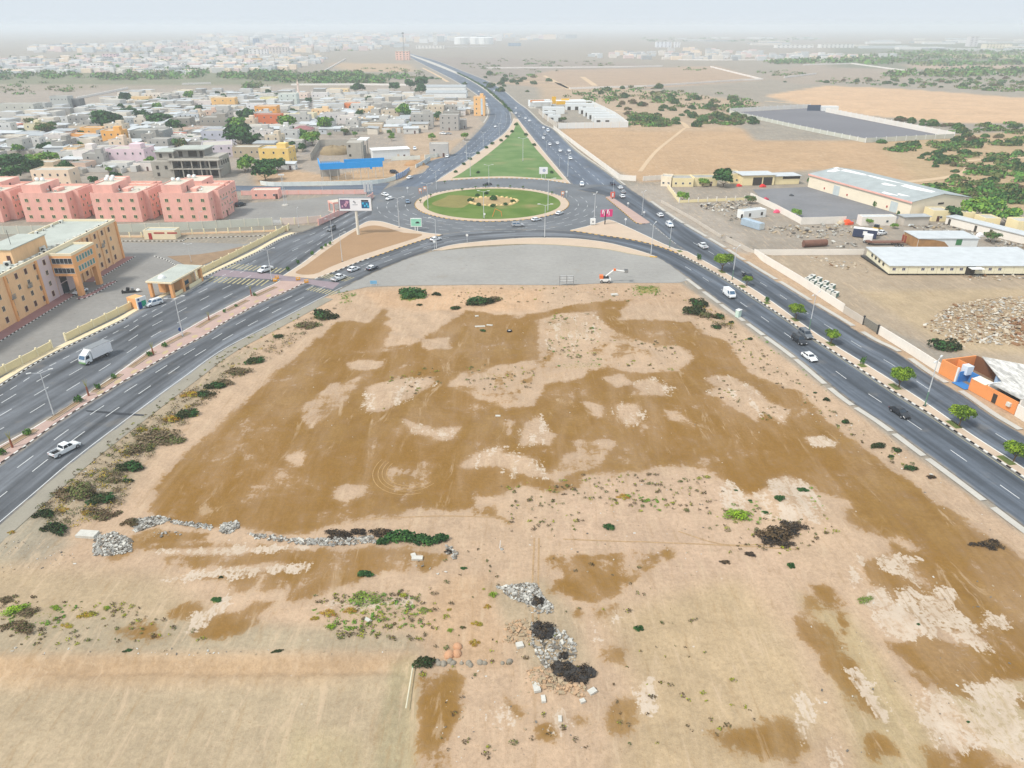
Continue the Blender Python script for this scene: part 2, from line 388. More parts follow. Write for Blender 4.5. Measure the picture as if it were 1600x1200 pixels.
# drier ground within it
for pl, sf, k in [
 ([(600,480),(700,478),(705,497),(680,518),(640,538),(605,538),(612,515)],1.5,0.9),
 ([(660,530),(700,528),(702,545),(672,548),(658,540)],1.2,0.8),
 ([(540,570),(560,560),(590,563),(602,560),(588,577),(548,579)],1.0,0.75),
 ([(629,656),(675,670),(717,668),(715,682),(688,688),(650,676)],0.8,1),
 ([(575,605),(610,596),(640,591),(676,589),(678,600),(650,616),(635,626),(600,641),(566,646),(572,622)],0.9,1),
 ([(840,500),(880,490),(925,488),(942,503),(955,515),(1000,530),(1045,552),(1068,580),(1010,582),(950,574),(900,590),(850,600),(830,632),(790,640),(735,617),(700,602),(720,580),(790,570),(840,560),(842,530)],2.2,0.55),
 ([(990,600),(1002,610),(985,618),(1046,618),(1048,605),(1020,590)],0.9,0.95),
 ([(963,632),(999,627),(1003,661),(982,666),(963,650)],1.0,0.95),
 ([(917,630),(938,627),(940,650),(922,652)],1.2,0.8),
 ([(1105,592),(1125,586),(1150,592),(1175,607),(1200,630),(1228,641),(1226,663),(1207,651),(1187,643),(1182,656),(1160,641),(1125,621),(1106,614),(1120,603)],0.8,1),
 ([(1262,683),(1285,682),(1306,690),(1300,698),(1268,695)],0.6,0.95),
 ([(716,728),(750,705),(790,696),(778,712),(800,709),(838,719),(842,730),(872,748),(825,746),(800,743),(777,723),(750,730)],0.9,1),
 ([(812,676),(840,650),(850,665),(863,680),(858,693),(815,696)],0.9,0.95),
 ([(786,659),(800,659),(799,681),(789,681)],0.7,0.9),
 ([(445,712),(470,703),(482,712),(470,727),(450,724)],1.2,0.8),
 ([(523,764),(545,756),(573,759),(573,776),(535,789),(522,781)],1.0,0.95),
 ([(470,640),(520,600),(560,590),(540,630),(480,670)],3,0.3),
 ([(1005,545),(1060,540),(1085,560),(1060,575),(1020,568)],2,0.7),
 ([(940,590),(970,585),(985,597),(960,603)],1.5,0.6),
 ([(1040,640),(1060,640),(1090,665),(1085,670),(1050,655)],1.5,0.5),
 ([(860,745),(900,690),(960,690),(930,730)],2.5,0.35),
 ([(600,740),(640,720),(680,725),(665,755),(620,765)],2.5,0.2),
]: sdcut(wet, pl, k * .86)
for pl, sf in [
 ([(575,605),(610,596),(640,591),(676,589),(678,600),(650,616),(635,626),(600,641),(566,646),(572,622)],0.9),
 ([(845,505),(875,491),(900,489),(923,490),(938,500),(937,518),(925,535),(905,546),(870,546),(850,540),(844,525)],1.2),
 ([(1105,592),(1125,586),(1150,592),(1175,607),(1200,630),(1228,641),(1226,663),(1207,651),(1187,643),(1182,656),(1160,641),(1125,621),(1106,614),(1120,603)],0.9),
 ([(963,632),(999,627),(1003,661),(982,666),(963,650)],1.0),
 ([(990,600),(1002,610),(985,618),(1046,618),(1048,605),(1020,590)],0.9),
 ([(1262,683),(1285,682),(1306,690),(1300,698),(1268,695)],0.7),
 ([(629,656),(675,670),(717,668),(715,682),(688,688),(650,676)],0.9),
 ([(716,728),(750,705),(790,696),(778,712),(800,709),(838,719),(842,730),(872,748),(825,746),(800,743),(777,723),(750,730)],1.4),
 ([(812,676),(840,650),(850,665),(863,680),(858,693),(815,696)],1.4),
 ([(1127,757),(1137,752),(1167,775),(1190,775),(1203,767),(1200,752),(1225,744),(1262,755),(1271,772),(1292,815),(1250,812),(1222,815),(1170,800),(1132,790)],0.8),
 ([(1365,872),(1400,865),(1433,872),(1421,885),(1448,912),(1437,913),(1410,898),(1375,888)],0.5),
 ([(1335,880),(1345,870),(1340,905),(1330,910)],0.5),
 ([(1370,970),(1390,947),(1412,932),(1407,925),(1422,917),(1436,937),(1450,942),(1462,920),(1488,922),(1491,935),(1480,950),(1500,960),(1536,983),(1497,983),(1450,993),(1420,1003),(1392,993)],0.6),
 ([(1490,990),(1515,990),(1545,1012),(1540,1017),(1518,1003),(1495,1000)],0.4),
 ([(1537,960),(1565,959),(1583,972),(1570,981),(1550,976)],0.5),
 ([(1512,1072),(1570,1060),(1600,1085),(1582,1095),(1590,1125),(1640,1140),(1640,1187),(1585,1186),(1550,1166),(1530,1163),(1475,1173),(1460,1151),(1440,1125),(1430,1080),(1450,1098),(1475,1085),(1500,1098),(1521,1106)],0.7),
 ([(1365,925),(1378,920),(1392,940),(1380,950),(1362,945)],0.6),
 ([(1330,1045),(1345,1045),(1388,1115),(1380,1122),(1355,1090)],0.5),
 ([(250,861),(330,857),(480,851),(482,857),(330,866)],0.45),
 ([(255,905),(340,890),(480,881),(482,888),(350,899),(280,908)],0.45),
 ([(300,962),(340,942),(350,935),(358,930),(360,945),(330,965),(310,985),(296,985)],0.5),
 ([(515,945),(560,938),(640,935),(640,942),(560,950)],0.5),
 ([(860,1125),(885,1115),(890,1130),(868,1140)],0.4),
 ([(880,970),(940,975),(965,955),(970,985),(930,1000),(890,995)],1.2),
 ([(780,1105),(795,1110),(800,1130),(770,1140),(765,1120)],1.2),
 ([(1250,1130),(1262,1120),(1265,1150),(1252,1160)],0.5),
 ([(1295,1165),(1318,1168),(1318,1200),(1298,1200)],0.6),
 ([(1000,1065),(1018,1060),(1020,1105),(1005,1110)],0.6),
 ([(1255,1090),(1266,1095),(1268,1130),(1258,1120)],0.4),
]: sdmark(crust, pl, 0.15,(-0.45 if sf >= 0.9 else 0.2 if sf >= 0.8 else 0.8) / 6)
for pl, sf, vv in [
 ([(625,452),(660,450),(666,462),(640,472),(622,468)],1.5,1.0),
 ([(985,445),(1035,445),(1035,458),(995,462)],2.0,0.85),
 ([(530,455),(556,455),(552,476),(530,474)],2.0,0.75),
 ([(845,505),(900,489),(938,500),(925,545),(870,570),(850,545)],3.0,0.5),
 ([(870,565),(945,562),(950,576),(875,580)],1.5,0.6),
 ([(620,575),(665,572),(660,600),(620,605)],2.0,0.5),
 ([(480,975),(520,948),(560,930),(590,910),(640,930),(680,950),(660,990),(610,1000),(540,985)],2.0,0.62),
 ([(0,950),(55,942),(100,950),(120,960),(60,978),(0,985)],1.5,0.6),
 ([(1130,790),(1170,795),(1172,820),(1130,815)],1.2,0.85),
 ([(330,930),(350,932),(345,945),(326,945)],0.7,0.85),
 ([(1335,932),(1370,935),(1365,945),(1338,943)],0.7,0.75),
 ([(980,770),(1040,775),(1045,800),(1000,795)],2.5,0.5),
 ([(1205,775),(1265,760),(1270,790),(1230,810)],2.0,0.5),
 ([(60,760),(200,660),(350,570),(400,560),(320,640),(220,720),(190,780),(60,830)],3.0,0.45),
 ([(1140,470),(1180,500),(1330,620),(1450,720),(1430,735),(1310,650),(1150,520)],2.5,0.3),
]: mark(veg, pl, sf, vv)
# gentle relief: heaps, berms, tracks
def heap(px, py, r, h, ang=0.0, ratio=1.0):
    c = P(px, py); ca, sa = math.cos(ang), math.sin(ang)
    j0, j1 = np.searchsorted(gy, c.y - 3 * r), np.searchsorted(gy, c.y + 3 * r); i0, i1 = np.searchsorted(gx, c.x - 3 * r), np.searchsorted(gx, c.x + 3 * r)
    X = GX[j0:j1, i0:i1] - c.x; Y = GY[j0:j1, i0:i1] - c.y
    u = (X * ca + Y * sa) / r; v = (-X * sa + Y * ca) / (r * ratio)
    GZ[j0:j1, i0:i1] += h * np.exp(-(u * u + v * v))
rs = np.random.RandomState(5)
lotm = np.zeros((NY, NX)); mark(lotm, [(-60,890),(240,690),(440,520),(560,468),(780,456),(1050,455),(1120,500),(1260,605),(1400,715),(1640,900),(1900,1200),(1900,1400),(-300,1400),(-300,1000)],2.0)
for (x, y, r, h) in [(620,510,3.2,0.8),(650,500,3.2,0.9),(690,492,3.0,0.8),(612,527,2.6,0.7),(640,530,2.4,0.7),(720,485,3,0.7),(790,480,3,.6),(680,545,2,.4),(850,462,3,0.5),(915,462,3,0.6),
   (960,540,3,.5),(1000,550,3,.6),(975,560,2.5,.5),(1020,560,3,.5),(880,515,5,.5),(930,500,4,.4),(610,620,5,.5),(1180,620,6,.4),(785,625,4,.4),(800,630,3,.4),(830,725,5,.35),(1230,790,4,.7),(1200,770,3,.4),
   (820,985,2.2,.6),(850,1060,1.6,.7),(900,1080,1.6,.6),(835,1062,1.2,.5),(870,1085,1.4,.5),(1420,975,3,.35),(1500,1110,3,.35),(520,962,2.5,.3),(60,960,2.5,.5),(130,780,4,.7),(220,690,4,.6),(330,600,4,.5),(1090,480,3,.7),(1110,500,3,.6)]: heap(x, y, r, h)
for k in range(260):
    x, y = rs.uniform(-20,1600), rs.uniform(470,1200); heap(x, y, rs.uniform(0.8,3.0), rs.uniform(-0.08,0.16), rs.uniform(0,3), rs.uniform(.4,1))
for x in range(0,640,16): heap(x, 1052 + rs.uniform(-4,4),1.0,0.35)          # toe of the cut bank
bank, bm_ = polymask([(-300,1040),(640,1028),(652,1400),(-300,1400)],0.7)
GZ[bank] -= 1.3 * bm_
GZ = np.where(lotm > 0.02,-0.06 + (GZ + 0.06) * lotm, -0.06)
dune, dm_ = polymask([(1195,150),(1290,136),(1560,152),(1750,165),(1800,190),(1480,188),(1350,176)],12)
if dune: GZ[dune] += dm_ * 2.0 * (0.5 + 0.5 * np.sin(GX[dune] * 0.05) * np.cos(GY[dune] * 0.09 + GX[dune] * 0.03))
for (x, y, r, h) in [(1315,455,2,.4),(600,268,3,1.4),(640,268,5,1.6),(652,262,4,1.4),(1180,400,4,1.0),(1225,362,4,1.4),(1240,360,3,1.6),(1165,388,3,1.0)]: heap(x, y, r, h)
me = bpy.data.meshes.new('ground'); nv = NX * NY
me.vertices.add(nv); me.vertices.foreach_set('co', np.stack([fx, fy, GZ.ravel()],1).astype(np.float32).ravel())
ii = np.arange(NX - 1); jj = np.arange(NY - 1); A = (jj[:, None] * NX + ii[None, :]).ravel()
quads = np.stack([A, A + 1, A + NX + 1, A + NX],1).astype(np.int32); nf = len(quads)
me.loops.add(nf * 4); me.loops.foreach_set('vertex_index', quads.ravel())
me.polygons.add(nf); me.polygons.foreach_set('loop_start', np.arange(0, nf * 4,4, dtype=np.int32))
me.polygons.foreach_set('use_smooth', np.ones(nf, bool)); me.update(calc_edges=True)
at = me.attributes.new('tint', 'FLOAT_COLOR', 'POINT'); at.data.foreach_set('color', np.concatenate([tint.reshape(-1,3), np.ones((nv, 1))],1).astype(np.float32).ravel())
for nm, ar in (('wet', wet),('crust', crust),('veg', veg)):
    at = me.attributes.new(nm, 'FLOAT', 'POINT'); at.data.foreach_set('value', ar.astype(np.float32).ravel())
m = bpy.data.materials.new('desert soil'); m.use_nodes = True; t = m.node_tree; bs = t.nodes['Principled BSDF']
bs.inputs['Roughness'].default_value = 0.95; bs.inputs['Specular IOR Level'].default_value = 0.1
geo = nd(t, 'ShaderNodeNewGeometry'); pos = geo.outputs['Position']
def noise(scale, detail=6, rough=0.6, vec=None, dist=0.0):
    n = nd(t, 'ShaderNodeTexNoise'); n.inputs['Scale'].default_value = scale; n.inputs['Detail'].default_value = detail; n.inputs['Roughness'].default_value = rough
    n.inputs['Distortion'].default_value = dist
    t.links.new(vec or pos, n.inputs['Vector']); return n.outputs[0]
def M(op, a, b=0.0, c=None):
    n = nd(t, 'ShaderNodeMath', operation=op)
    for i, q in enumerate((a, b, c)):
        if q is None: continue
        if isinstance(q, (int, float)): n.inputs[i].default_value = q
        else: t.links.new(q, n.inputs[i])
    return n.outputs[0]
def ramp(x, a, b, lo=0.0, hi=1.0):
    n = nd(t, 'ShaderNodeMapRange', interpolation_type='SMOOTHSTEP'); t.links.new(x, n.inputs[0])
    for i, q in enumerate((a, b, lo, hi)): n.inputs[i + 1].default_value = q
    return n.outputs[0]
def mixc(f, a, b):
    n = nd(t, 'ShaderNodeMix', data_type='RGBA'); t.links.new(f, n.inputs[0])
    for i, q in ((6, a),(7, b)):
        if isinstance(q, tuple): n.inputs[i].default_value = (*q[:3],1)
        else: t.links.new(q, n.inputs[i])
    return n.outputs[2]
def attr(nm, o='Fac'):
    n = nd(t, 'ShaderNodeAttribute'); n.attribute_name = nm; return n.outputs[o]
mpr = nd(t, 'ShaderNodeMapping'); mpr.inputs['Rotation'].default_value = (0,0, math.radians(28)); mpr.inputs['Scale'].default_value = (1.0,0.22,1)
t.links.new(pos, mpr.inputs[0]); streakv = mpr.outputs[0]
n_big, n_mid, n_fine, n_grit = noise(0.035,5), noise(0.22,8,0.65, None, 0.6), noise(1.6,6,0.65), noise(7.0,3,0.7)
n_str = noise(0.5,7,0.6, streakv)
base = attr('tint', 'Color')
val = M('MULTIPLY', M('MULTIPLY', ramp(n_big, .3,.7,.93,1.07), ramp(n_mid, .3,.7,.90,1.08)), M('MULTIPLY', ramp(n_fine, .3,.7,.89,1.08), ramp(n_grit, .25,.75,.90,1.07)))
sc_ = nd(t, 'ShaderNodeVectorMath', operation='SCALE'); t.links.new(base, sc_.inputs[0]); t.links.new(val, sc_.inputs['Scale'])
mpy = nd(t, 'ShaderNodeMapping'); mpy.inputs['Rotation'].default_value = (0,0, math.radians(6)); mpy.inputs['Scale'].default_value = (1.0,0.14,1); t.links.new(pos, mpy.inputs[0])
n_yst = noise(0.9,7,.68, mpy.outputs[0],.5)
dry = mixc(ramp(n_yst, .52,.68,0,.55), sc_.outputs[0], C(228,202,170)); dry = mixc(ramp(n_yst, .46,.30,0,.38), dry, C(178,146,104)); dry = mixc(M('MULTIPLY', ramp(noise(2.6,5,.7),.56,.68),.4), dry, C(170,138,100))
# damp earth: the attribute is the distance in metres inside the outline, roughened by noise
n_low = noise(0.09,6,0.6, None, 0.4)
edge = M('ADD', M('MULTIPLY', M('SUBTRACT', n_low, 0.5),6.0), M('ADD', M('MULTIPLY', M('SUBTRACT', n_mid, 0.5),5.0), M('ADD', M('MULTIPLY', M('SUBTRACT', n_str, 0.5),2.2), M('ADD', M('MULTIPLY', M('SUBTRACT', n_fine, 0.5),2.4), M('MULTIPLY', M('SUBTRACT', n_grit, 0.5),0.6)))))
wv = M('ADD', attr('wet'), edge)
wf = M('ADD', M('MULTIPLY', ramp(wv, -0.3,0.35),0.55), M('MULTIPLY', ramp(wv, -1.3,1.5),0.45))
wf = M('MULTIPLY', wf, ramp(noise(0.12,7,.62, streakv, .8),.30,.60,.72,1.0))
wetc = mixc(ramp(n_mid, .3,.7), C(150,113,58), C(168,132,76))
wetc = mixc(ramp(n_big, .35,.65), wetc, C(160,121,62))
g2 = nd(t, 'ShaderNodeVectorMath', operation='SCALE'); t.links.new(wetc, g2.inputs[0]); t.links.new(ramp(n_fine, .3,.7,.90,1.07), g2.inputs['Scale'])
c1 = mixc(wf, dry, g2.outputs[0])
# paler drifts of blown sand over the whole lot
c1 = mixc(M('MULTIPLY', ramp(noise(0.3,8,.7, streakv, 1.2),.56,.66), M('MULTIPLY', ramp(n_low, .42,.6),.45)), c1, C(226,200,168))
# salt crust
cv = M('ADD', attr('crust'), M('ADD', M('MULTIPLY', M('SUBTRACT', n_str, 0.5),5.0), M('ADD', M('MULTIPLY', M('SUBTRACT', n_mid, 0.5),3.0), M('MULTIPLY', M('SUBTRACT', n_fine, 0.5),3.6))))
vo = nd(t, 'ShaderNodeTexVoronoi'); vo.inputs['Scale'].default_value = 0.9; vo.inputs['Randomness'].default_value = 1.0; t.links.new(pos, vo.inputs['Vector'])
spots = ramp(M('ADD', vo.outputs['Distance'], M('MULTIPLY', M('SUBTRACT', n_fine, .5),.5)),.16,.24)
cf = M('MULTIPLY', M('MULTIPLY', ramp(cv, -0.12,0.2), M('MULTIPLY', ramp(n_fine, .36,.48,.35,.92), ramp(noise(1.3,6,.65, streakv),.36,.5,.35,1))), M('MULTIPLY_ADD', spots, 0.7,0.3))
c2 = mixc(cf, c1, mixc(ramp(n_mid, .35,.65), C(222,202,178), C(234,217,196)))
# scattered pebbles and twigs
v2 = nd(t, 'ShaderNodeTexVoronoi'); v2.inputs['Scale'].default_value = 0.55; t.links.new(pos, v2.inputs['Vector'])
peb = M('MULTIPLY', ramp(v2.outputs['Distance'],.06,.04,0,1), ramp(noise(0.08,3),.52,.6))
c3 = mixc(M('MULTIPLY', peb, .55), c2, C(120,95,65))
v3 = nd(t, 'ShaderNodeTexVoronoi'); v3.inputs['Scale'].default_value = 0.31; t.links.new(pos, v3.inputs['Vector'])
c3 = mixc(M('MULTIPLY', ramp(v3.outputs['Distance'],.05,.035,0,1), M('MULTIPLY', ramp(noise(0.05,3),.5,.6),.8)), c3, C(240,232,220))
# low weeds
vv = M('ADD', attr('veg'), M('ADD', M('MULTIPLY', M('SUBTRACT', n_fine, .5),1.6), M('MULTIPLY', M('SUBTRACT', n_grit, .5),.9)))
gc = mixc(ramp(n_mid, .4,.6), C(120,132,62), C(168,158,88))
c4 = mixc(M('MULTIPLY', ramp(vv, .62,.85), ramp(attr('veg'),.05,.3)), c3, gc)
t.links.new(c4, bs.inputs['Base Color'])
bp = nd(t, 'ShaderNodeBump'); bp.inputs['Strength'].default_value = 0.55; bp.inputs['Distance'].default_value = 0.25
t.links.new(M('ADD', M('MULTIPLY', n_fine, .7), M('ADD', M('MULTIPLY', n_str, .9), M('MULTIPLY', n_grit, .25))), bp.inputs['Height']); t.links.new(bp.outputs[0], bs.inputs['Normal'])
me.materials.append(m); put('ground', me, kind='structure')
def C(r, g, b, k=0.62): return (lin(r) * k, lin(g) * k, lin(b) * k)
# ROADS, ISLANDS, KERBS
def asphalt(name, col, lanes=0.0, wear=0.25, blot=0.12):
    m = bpy.data.materials.new(name); m.use_nodes = True; t = m.node_tree; b = t.nodes['Principled BSDF']
    b.inputs['Roughness'].default_value = 0.8; b.inputs['Specular IOR Level'].default_value = 0.25
    g = nd(t, 'ShaderNodeNewGeometry'); L = t.links
    def nz(scale, vec, det=5):
        n = nd(t, 'ShaderNodeTexNoise'); n.inputs['Scale'].default_value = scale; n.inputs['Detail'].default_value = det; L.new(vec, n.inputs['Vector']); return n.outputs[0]
    def mr(x, a, b_, lo, hi):
        n = nd(t, 'ShaderNodeMapRange', interpolation_type='SMOOTHSTEP'); L.new(x, n.inputs[0])
        for i, q in enumerate((a, b_, lo, hi)): n.inputs[i + 1].default_value = q
        return n.outputs[0]
    def mul(a, b_):
        n = nd(t, 'ShaderNodeMath', operation='MULTIPLY'); L.new(a, n.inputs[0]); L.new(b_, n.inputs[1]); return n.outputs[0]
    pos = g.outputs['Position']
    f = mul(mr(nz(0.06, pos),.3,.7,1 - blot, 1 + blot), mul(mr(nz(0.7, pos),.3,.7,.95,1.05), mr(nz(5.0, pos, 3),.3,.7,.95,1.05)))
    if lanes:
        uv = nd(t, 'ShaderNodeUVMap'); uv.uv_map = 'UVMap'
        mp = nd(t, 'ShaderNodeMapping'); mp.inputs['Scale'].default_value = (9.0,0.035,1); L.new(uv.outputs[0], mp.inputs[0])
        f = mul(f, mr(nz(1.0, mp.outputs[0],6),.34,.66,1 - wear, 1 + wear * 0.8))
        mp2 = nd(t, 'ShaderNodeMapping'); mp2.inputs['Scale'].default_value = (2.5,0.012,1); L.new(uv.outputs[0], mp2.inputs[0])
        f = mul(f, mr(nz(1.0, mp2.outputs[0],3),.36,.64,1 - wear, 1 + wear))
        sx = nd(t, 'ShaderNodeSeparateXYZ'); L.new(uv.outputs[0], sx.inputs[0])
        a = nd(t, 'ShaderNodeMath', operation='MULTIPLY'); L.new(sx.outputs[0], a.inputs[0]); a.inputs[1].default_value = 2 * PI * lanes
        cs = nd(t, 'ShaderNodeMath', operation='COSINE'); L.new(a.outputs[0], cs.inputs[0])
        f = mul(f, mr(cs.outputs[0],-1,1,1 - wear * .45,1 + wear * .35))
    vm = nd(t, 'ShaderNodeVectorMath', operation='SCALE'); vm.inputs[0].default_value = col; L.new(f, vm.inputs['Scale']); out = vm.outputs[0]
    def blend(fac, a, c_):
        n = nd(t, 'ShaderNodeMix', data_type='RGBA'); L.new(fac, n.inputs[0]); L.new(a, n.inputs[6]); n.inputs[7].default_value = (*c_, 1); return n.outputs[2]
    if lanes:   # blown sand along the edges
        d = nd(t, 'ShaderNodeMath', operation='SUBTRACT'); L.new(sx.outputs[0], d.inputs[0]); d.inputs[1].default_value = .5
        ab = nd(t, 'ShaderNodeMath', operation='ABSOLUTE'); L.new(d.outputs[0], ab.inputs[0])
        out = blend(mul(mr(ab.outputs[0],.43,.5,0,.75), mr(nz(.35, pos),.38,.6,.15,1)), out, C(186,172,150))
    out = blend(mr(nz(.16, pos, 7),.60,.72,0,.35 if not lanes else .22), out, C(176,166,150)); out = blend(mr(nz(.5, pos, 4),.66,.74,0,.35), out, C(82,84,88))
    L.new(out, b.inputs['Base Color'])
    return m
A_W = asphalt('asphalt west', C(123,128,134),4,.30); A_E = asphalt('asphalt east', C(108,117,128),2,.28)
A_J = asphalt('asphalt junction', C(132,137,142),0, blot=.15); A_N = asphalt('asphalt north', C(118,130,146),3,.12)
A_O = asphalt('asphalt old', C(186,184,178),0, blot=.06); A_P = asphalt('asphalt yard', C(170,168,163),0, blot=.08)
A_D = asphalt('asphalt dark yard', C(152,153,156),0, blot=.10)
WHITE = mat('road paint white', C(222,225,224,.9),.7,.12,.3,.1,3); YEL = mat('road paint yellow', C(222,210,158),.7,.25,.3,.1,3)
K_W = mat('kerb white', C(228,228,222,.9),.8,.1,.5); K_B = mat('kerb black', C(46,46,48),.8,.15,.5); K_Y = mat('kerb yellow', C(226,176,62,.85),.8,.12,.5)
PINKPAVE = mat('pink paving', C(206,178,166,.72),.85,.08,.3,.06,3); SANDPAVE = mat('sand paving', C(222,200,176,.72),.9,.06,.2,.06,3)
PALEPAVE = mat('pale concrete', C(214,210,200,.72),.9,.08,.3,.07,3); REDPAVE = mat('rose paving', C(196,150,146),.85,.08,.4,.05,4)
ISLAND = mat('island earth', C(196,160,122),.95,.07,.12,.06,1.5); DRYSOIL = mat('dry planter soil', C(180,152,122),.95,.15,.4,.12,3)
def ribbon(name, Lp, Rp, z, m, step=3.0, **kw):
    n = max(4, int(max(sum((b - a).length for a, b in zip(Lp, Lp[1:])),1) / step)); a = resample(Lp, n); b = resample(Rp, n)
    vs = []; uvs = []; s_ = 0.0
    for i in range(n):
        if i: s_ += ((a[i] + b[i]) / 2 - (a[i - 1] + b[i - 1]) / 2).length
        vs += [(a[i].x, a[i].y, z),(b[i].x, b[i].y, z)]; uvs += [(0, s_),(1, s_)]
    fs = [(2 * i + 1,2 * i + 3,2 * i + 2,2 * i) for i in range(n - 1)]
    me = bpy.data.meshes.new(name); me.from_pydata(vs, [], fs); me.materials.append(m)
    uv = me.uv_layers.new(name='UVMap')
    for p_ in me.polygons:
        for li in p_.loop_indices: uv.data[li].uv = uvs[me.loops[li].vertex_index]
    me.update(); 
    if sum(p_.normal.z for p_ in me.polygons) < 0: me.flip_normals()
    return put(name, me, kind='structure', **kw)
def strip(mb, pts, w_, z, mi=0):
    a = offset(pts, w_ / 2); b = offset(pts, -w_ / 2)
    for i in range(len(pts) - 1): mb.add([(a[i].x, a[i].y, z),(b[i].x, b[i].y, z),(b[i + 1].x, b[i + 1].y, z),(a[i + 1].x, a[i + 1].y, z)],[(0,1,2,3)], mi)
def dashes(mb, pts, dash, gap, w_, z, mi=0, start=0.0):
    pts = resample(pts, step=0.5); n = int(dash / 0.5); p_ = int((dash + gap) / 0.5); i = int(start / 0.5)
    while i + n < len(pts): strip(mb, pts[i:i + n + 1:2] if n > 4 else pts[i:i + n + 1], w_, z, mi); i += p_
def between(Lp, Rp, f):
    n = max(len(Lp), len(Rp)) * 4; a = resample(Lp, n); b = resample(Rp, n); return [p_.lerp(q, f) for p_, q in zip(a, b)]
def arcrange(pts, pa, pb):
    i = min(range(len(pts)), key=lambda k: (pts[k] - pa).length); j = min(range(len(pts)), key=lambda k: (pts[k] - pb).length)
    return pts[min(i, j):max(i, j) + 1]
# --- edges of the carriageways
so_out = smooth(extend(PP([(25,799),(115,722),(209,650),(287,592),(350,547),(430,505),(525,455),(562,437),(600,419),(640,403.5),(682,389),(730,379),(800,372.5),(850,371),(900,372.5),(950,379),(1000,392),(1025,401),(1067,428),(1110,460),(1150,489),(1200,525),(1250,562),(1320,620),(1380,660),(1437,702),(1500,748),(1590,815)]),60,60))
so_in = smooth(extend(PP([(0,726),(37,700),(75,672),(112,647),(160,617),(210,587),(275,549),(325,522),(350,505),(407,474),(450,455),(480,441),(525,422),(562,407),(600,395),(640,381),(692,366),(740,361),(790,358.5),(840,358.5),(891,361),(936,367.5),(980,374),(1017,382),(1060,397),(1112,424),(1150,447),(1200,480),(1237,505),(1267,527),(1325,565),(1400,615),(1450,646),(1500,680),(1600,747)]),60,60))
we_in = smooth(extend(PP([(0,697),(62,663),(160,600),(237,545),(286,518),(332,492),(400,457),(437,439),(475,410),(515,380),(557,357),(580,346)]),60,0))
we_out = smooth(extend(PP([(0,602),(52,569),(110,539),(192,500),(225,481),(307,439),(400,395),(442,372),(497,352),(540,330),(582,309)]),60,0))
nw_l = smooth(PP([(610,292),(640,277),(672,252),(710,240),(737,215),(758,192),(765,177),(762,165),(755,155),(730,137),(700,120),(670,105),(640,89),(628,82)]))
nw_r = smooth(PP([(672,291),(690,278),(725,255),(760,230),(790,207),(800,192),(797,175),(787,165),(775,155),(750,135),(717,117),(675,100),(642,87),(630,81)]))
ne_l = smooth(PP([(892,288),(875,267),(850,237),(822,202),(808,185),(802,178),(795,170),(778,152),(755,134),(720,115.5),(680,98.5),(645,86.3),(632,80.6)]))
ne_r = smooth(PP([(975,289),(950,270),(900,235),(865,202),(847,193),(825,172),(807,159),(787,142),(760,126),(720,110),(682,95),(645,84.6),(634,80)]))
se_l = smooth(extend(PP([(900,297),(950,308),(1000,338),(1018,350),(1052,380),(1090,402),(1157,440),(1200,467),(1262,512),(1300,537),(1362,575),(1440,625),(1512,675),(1600,732)]),0,60))
se_r = smooth(extend(PP([(972,286),(990,299),(1010,312),(1050,340),(1100,370),(1125,385),(1175,417),(1225,447),(1262,470),(1312,500),(1360,530),(1400,550),(1450,585),(1500,615),(1550,650),(1600,680)]),0,60))
# --- asphalt sheets
b = MB(); b.sheet(PP([(437,439),(442,372),(497,352),(540,330),(582,309),(600,296),(640,277),(690,278),(800,274),(892,285),(925,262),(975,289),(1010,312),(1100,370),(1090,402),(1030,395),(950,372),(891,366),(800,362),(692,368),(600,396),(525,424),(490,436)]),0.012)
structure('junction_road', b, A_J)
b = MB(); b.sheet(PP([(515,461),(575,430),(640,403),(682,392),(850,380),(1000,395),(1030,402),(1078,437),(1060,442),(960,442),(870,445.5),(760,444.5),(640,446),(575,448)]),0.008)
structure('old_asphalt_layby', b, A_O)
ribbon('south_road', so_in, so_out, 0.02, A_W)
e0 = min(range(len(so_in)), key=lambda k: (so_in[k] - P(936,367.5)).length); f0 = min(range(len(so_out)), key=lambda k: (so_out[k] - P(940,377)).length)
ribbon('east_road_near_carriageway', so_in[e0:], so_out[f0:],0.026, A_E)
ribbon('west_road_far_carriageway', we_in, we_out, 0.022, A_W)
ribbon('north_road_west_carriageway', nw_l, nw_r, 0.024, A_N)
ribbon('north_road_east_carriageway', ne_l, ne_r, 0.028, A_N)
ribbon('east_road_far_carriageway', se_l, se_r, 0.024, A_E)
sl_t, sl_b = PP([(360,290),(500,291),(610,285)]), PP([(360,299),(480,299),(590,305)])
ribbon('side_road', sl_t, sl_b, 0.018, A_N)
b = MB(); b.sheet(PP([(-150,690),(0,604),(52,571),(110,541),(225,483),(310,441),(400,397),(442,374),(470,366),(440,362),(385,381),(300,379),(150,379),(-50,400)]),0.006)
structure('parking_lot', b, A_P)
b = MB(); b.sheet(PP([(352,350),(372,318),(470,312),(545,302),(575,306),(520,334),(500,348)]),0.006); structure('courtyard', b, A_P)
b = MB(); b.sheet(PP([(-100,376),(180,366),(400,362),(476,362),(497,353),(400,350),(180,352),(-100,356)]),0.004); structure('service_lane', b, mat('lane dirt', C(168,162,148),.9,.12,.1))
b = MB(); b.sheet(PP([(1176,296),(1262,292),(1340,312),(1400,335),(1420,342),(1250,344),(1200,322)]),0.006); structure('depot_yard', b, A_D)
b = MB(); b.sheet(PP([(1140,176),(1265,169),(1490,214),(1352,221)]),0.006); structure('fenced_asphalt_lot', b, mat('lot asphalt', C(140,140,146),.9,.08,.02,.05,.3))
for nm, a, c in (('gutter_strip', so_out[f0 + 30:],1),):
    pass
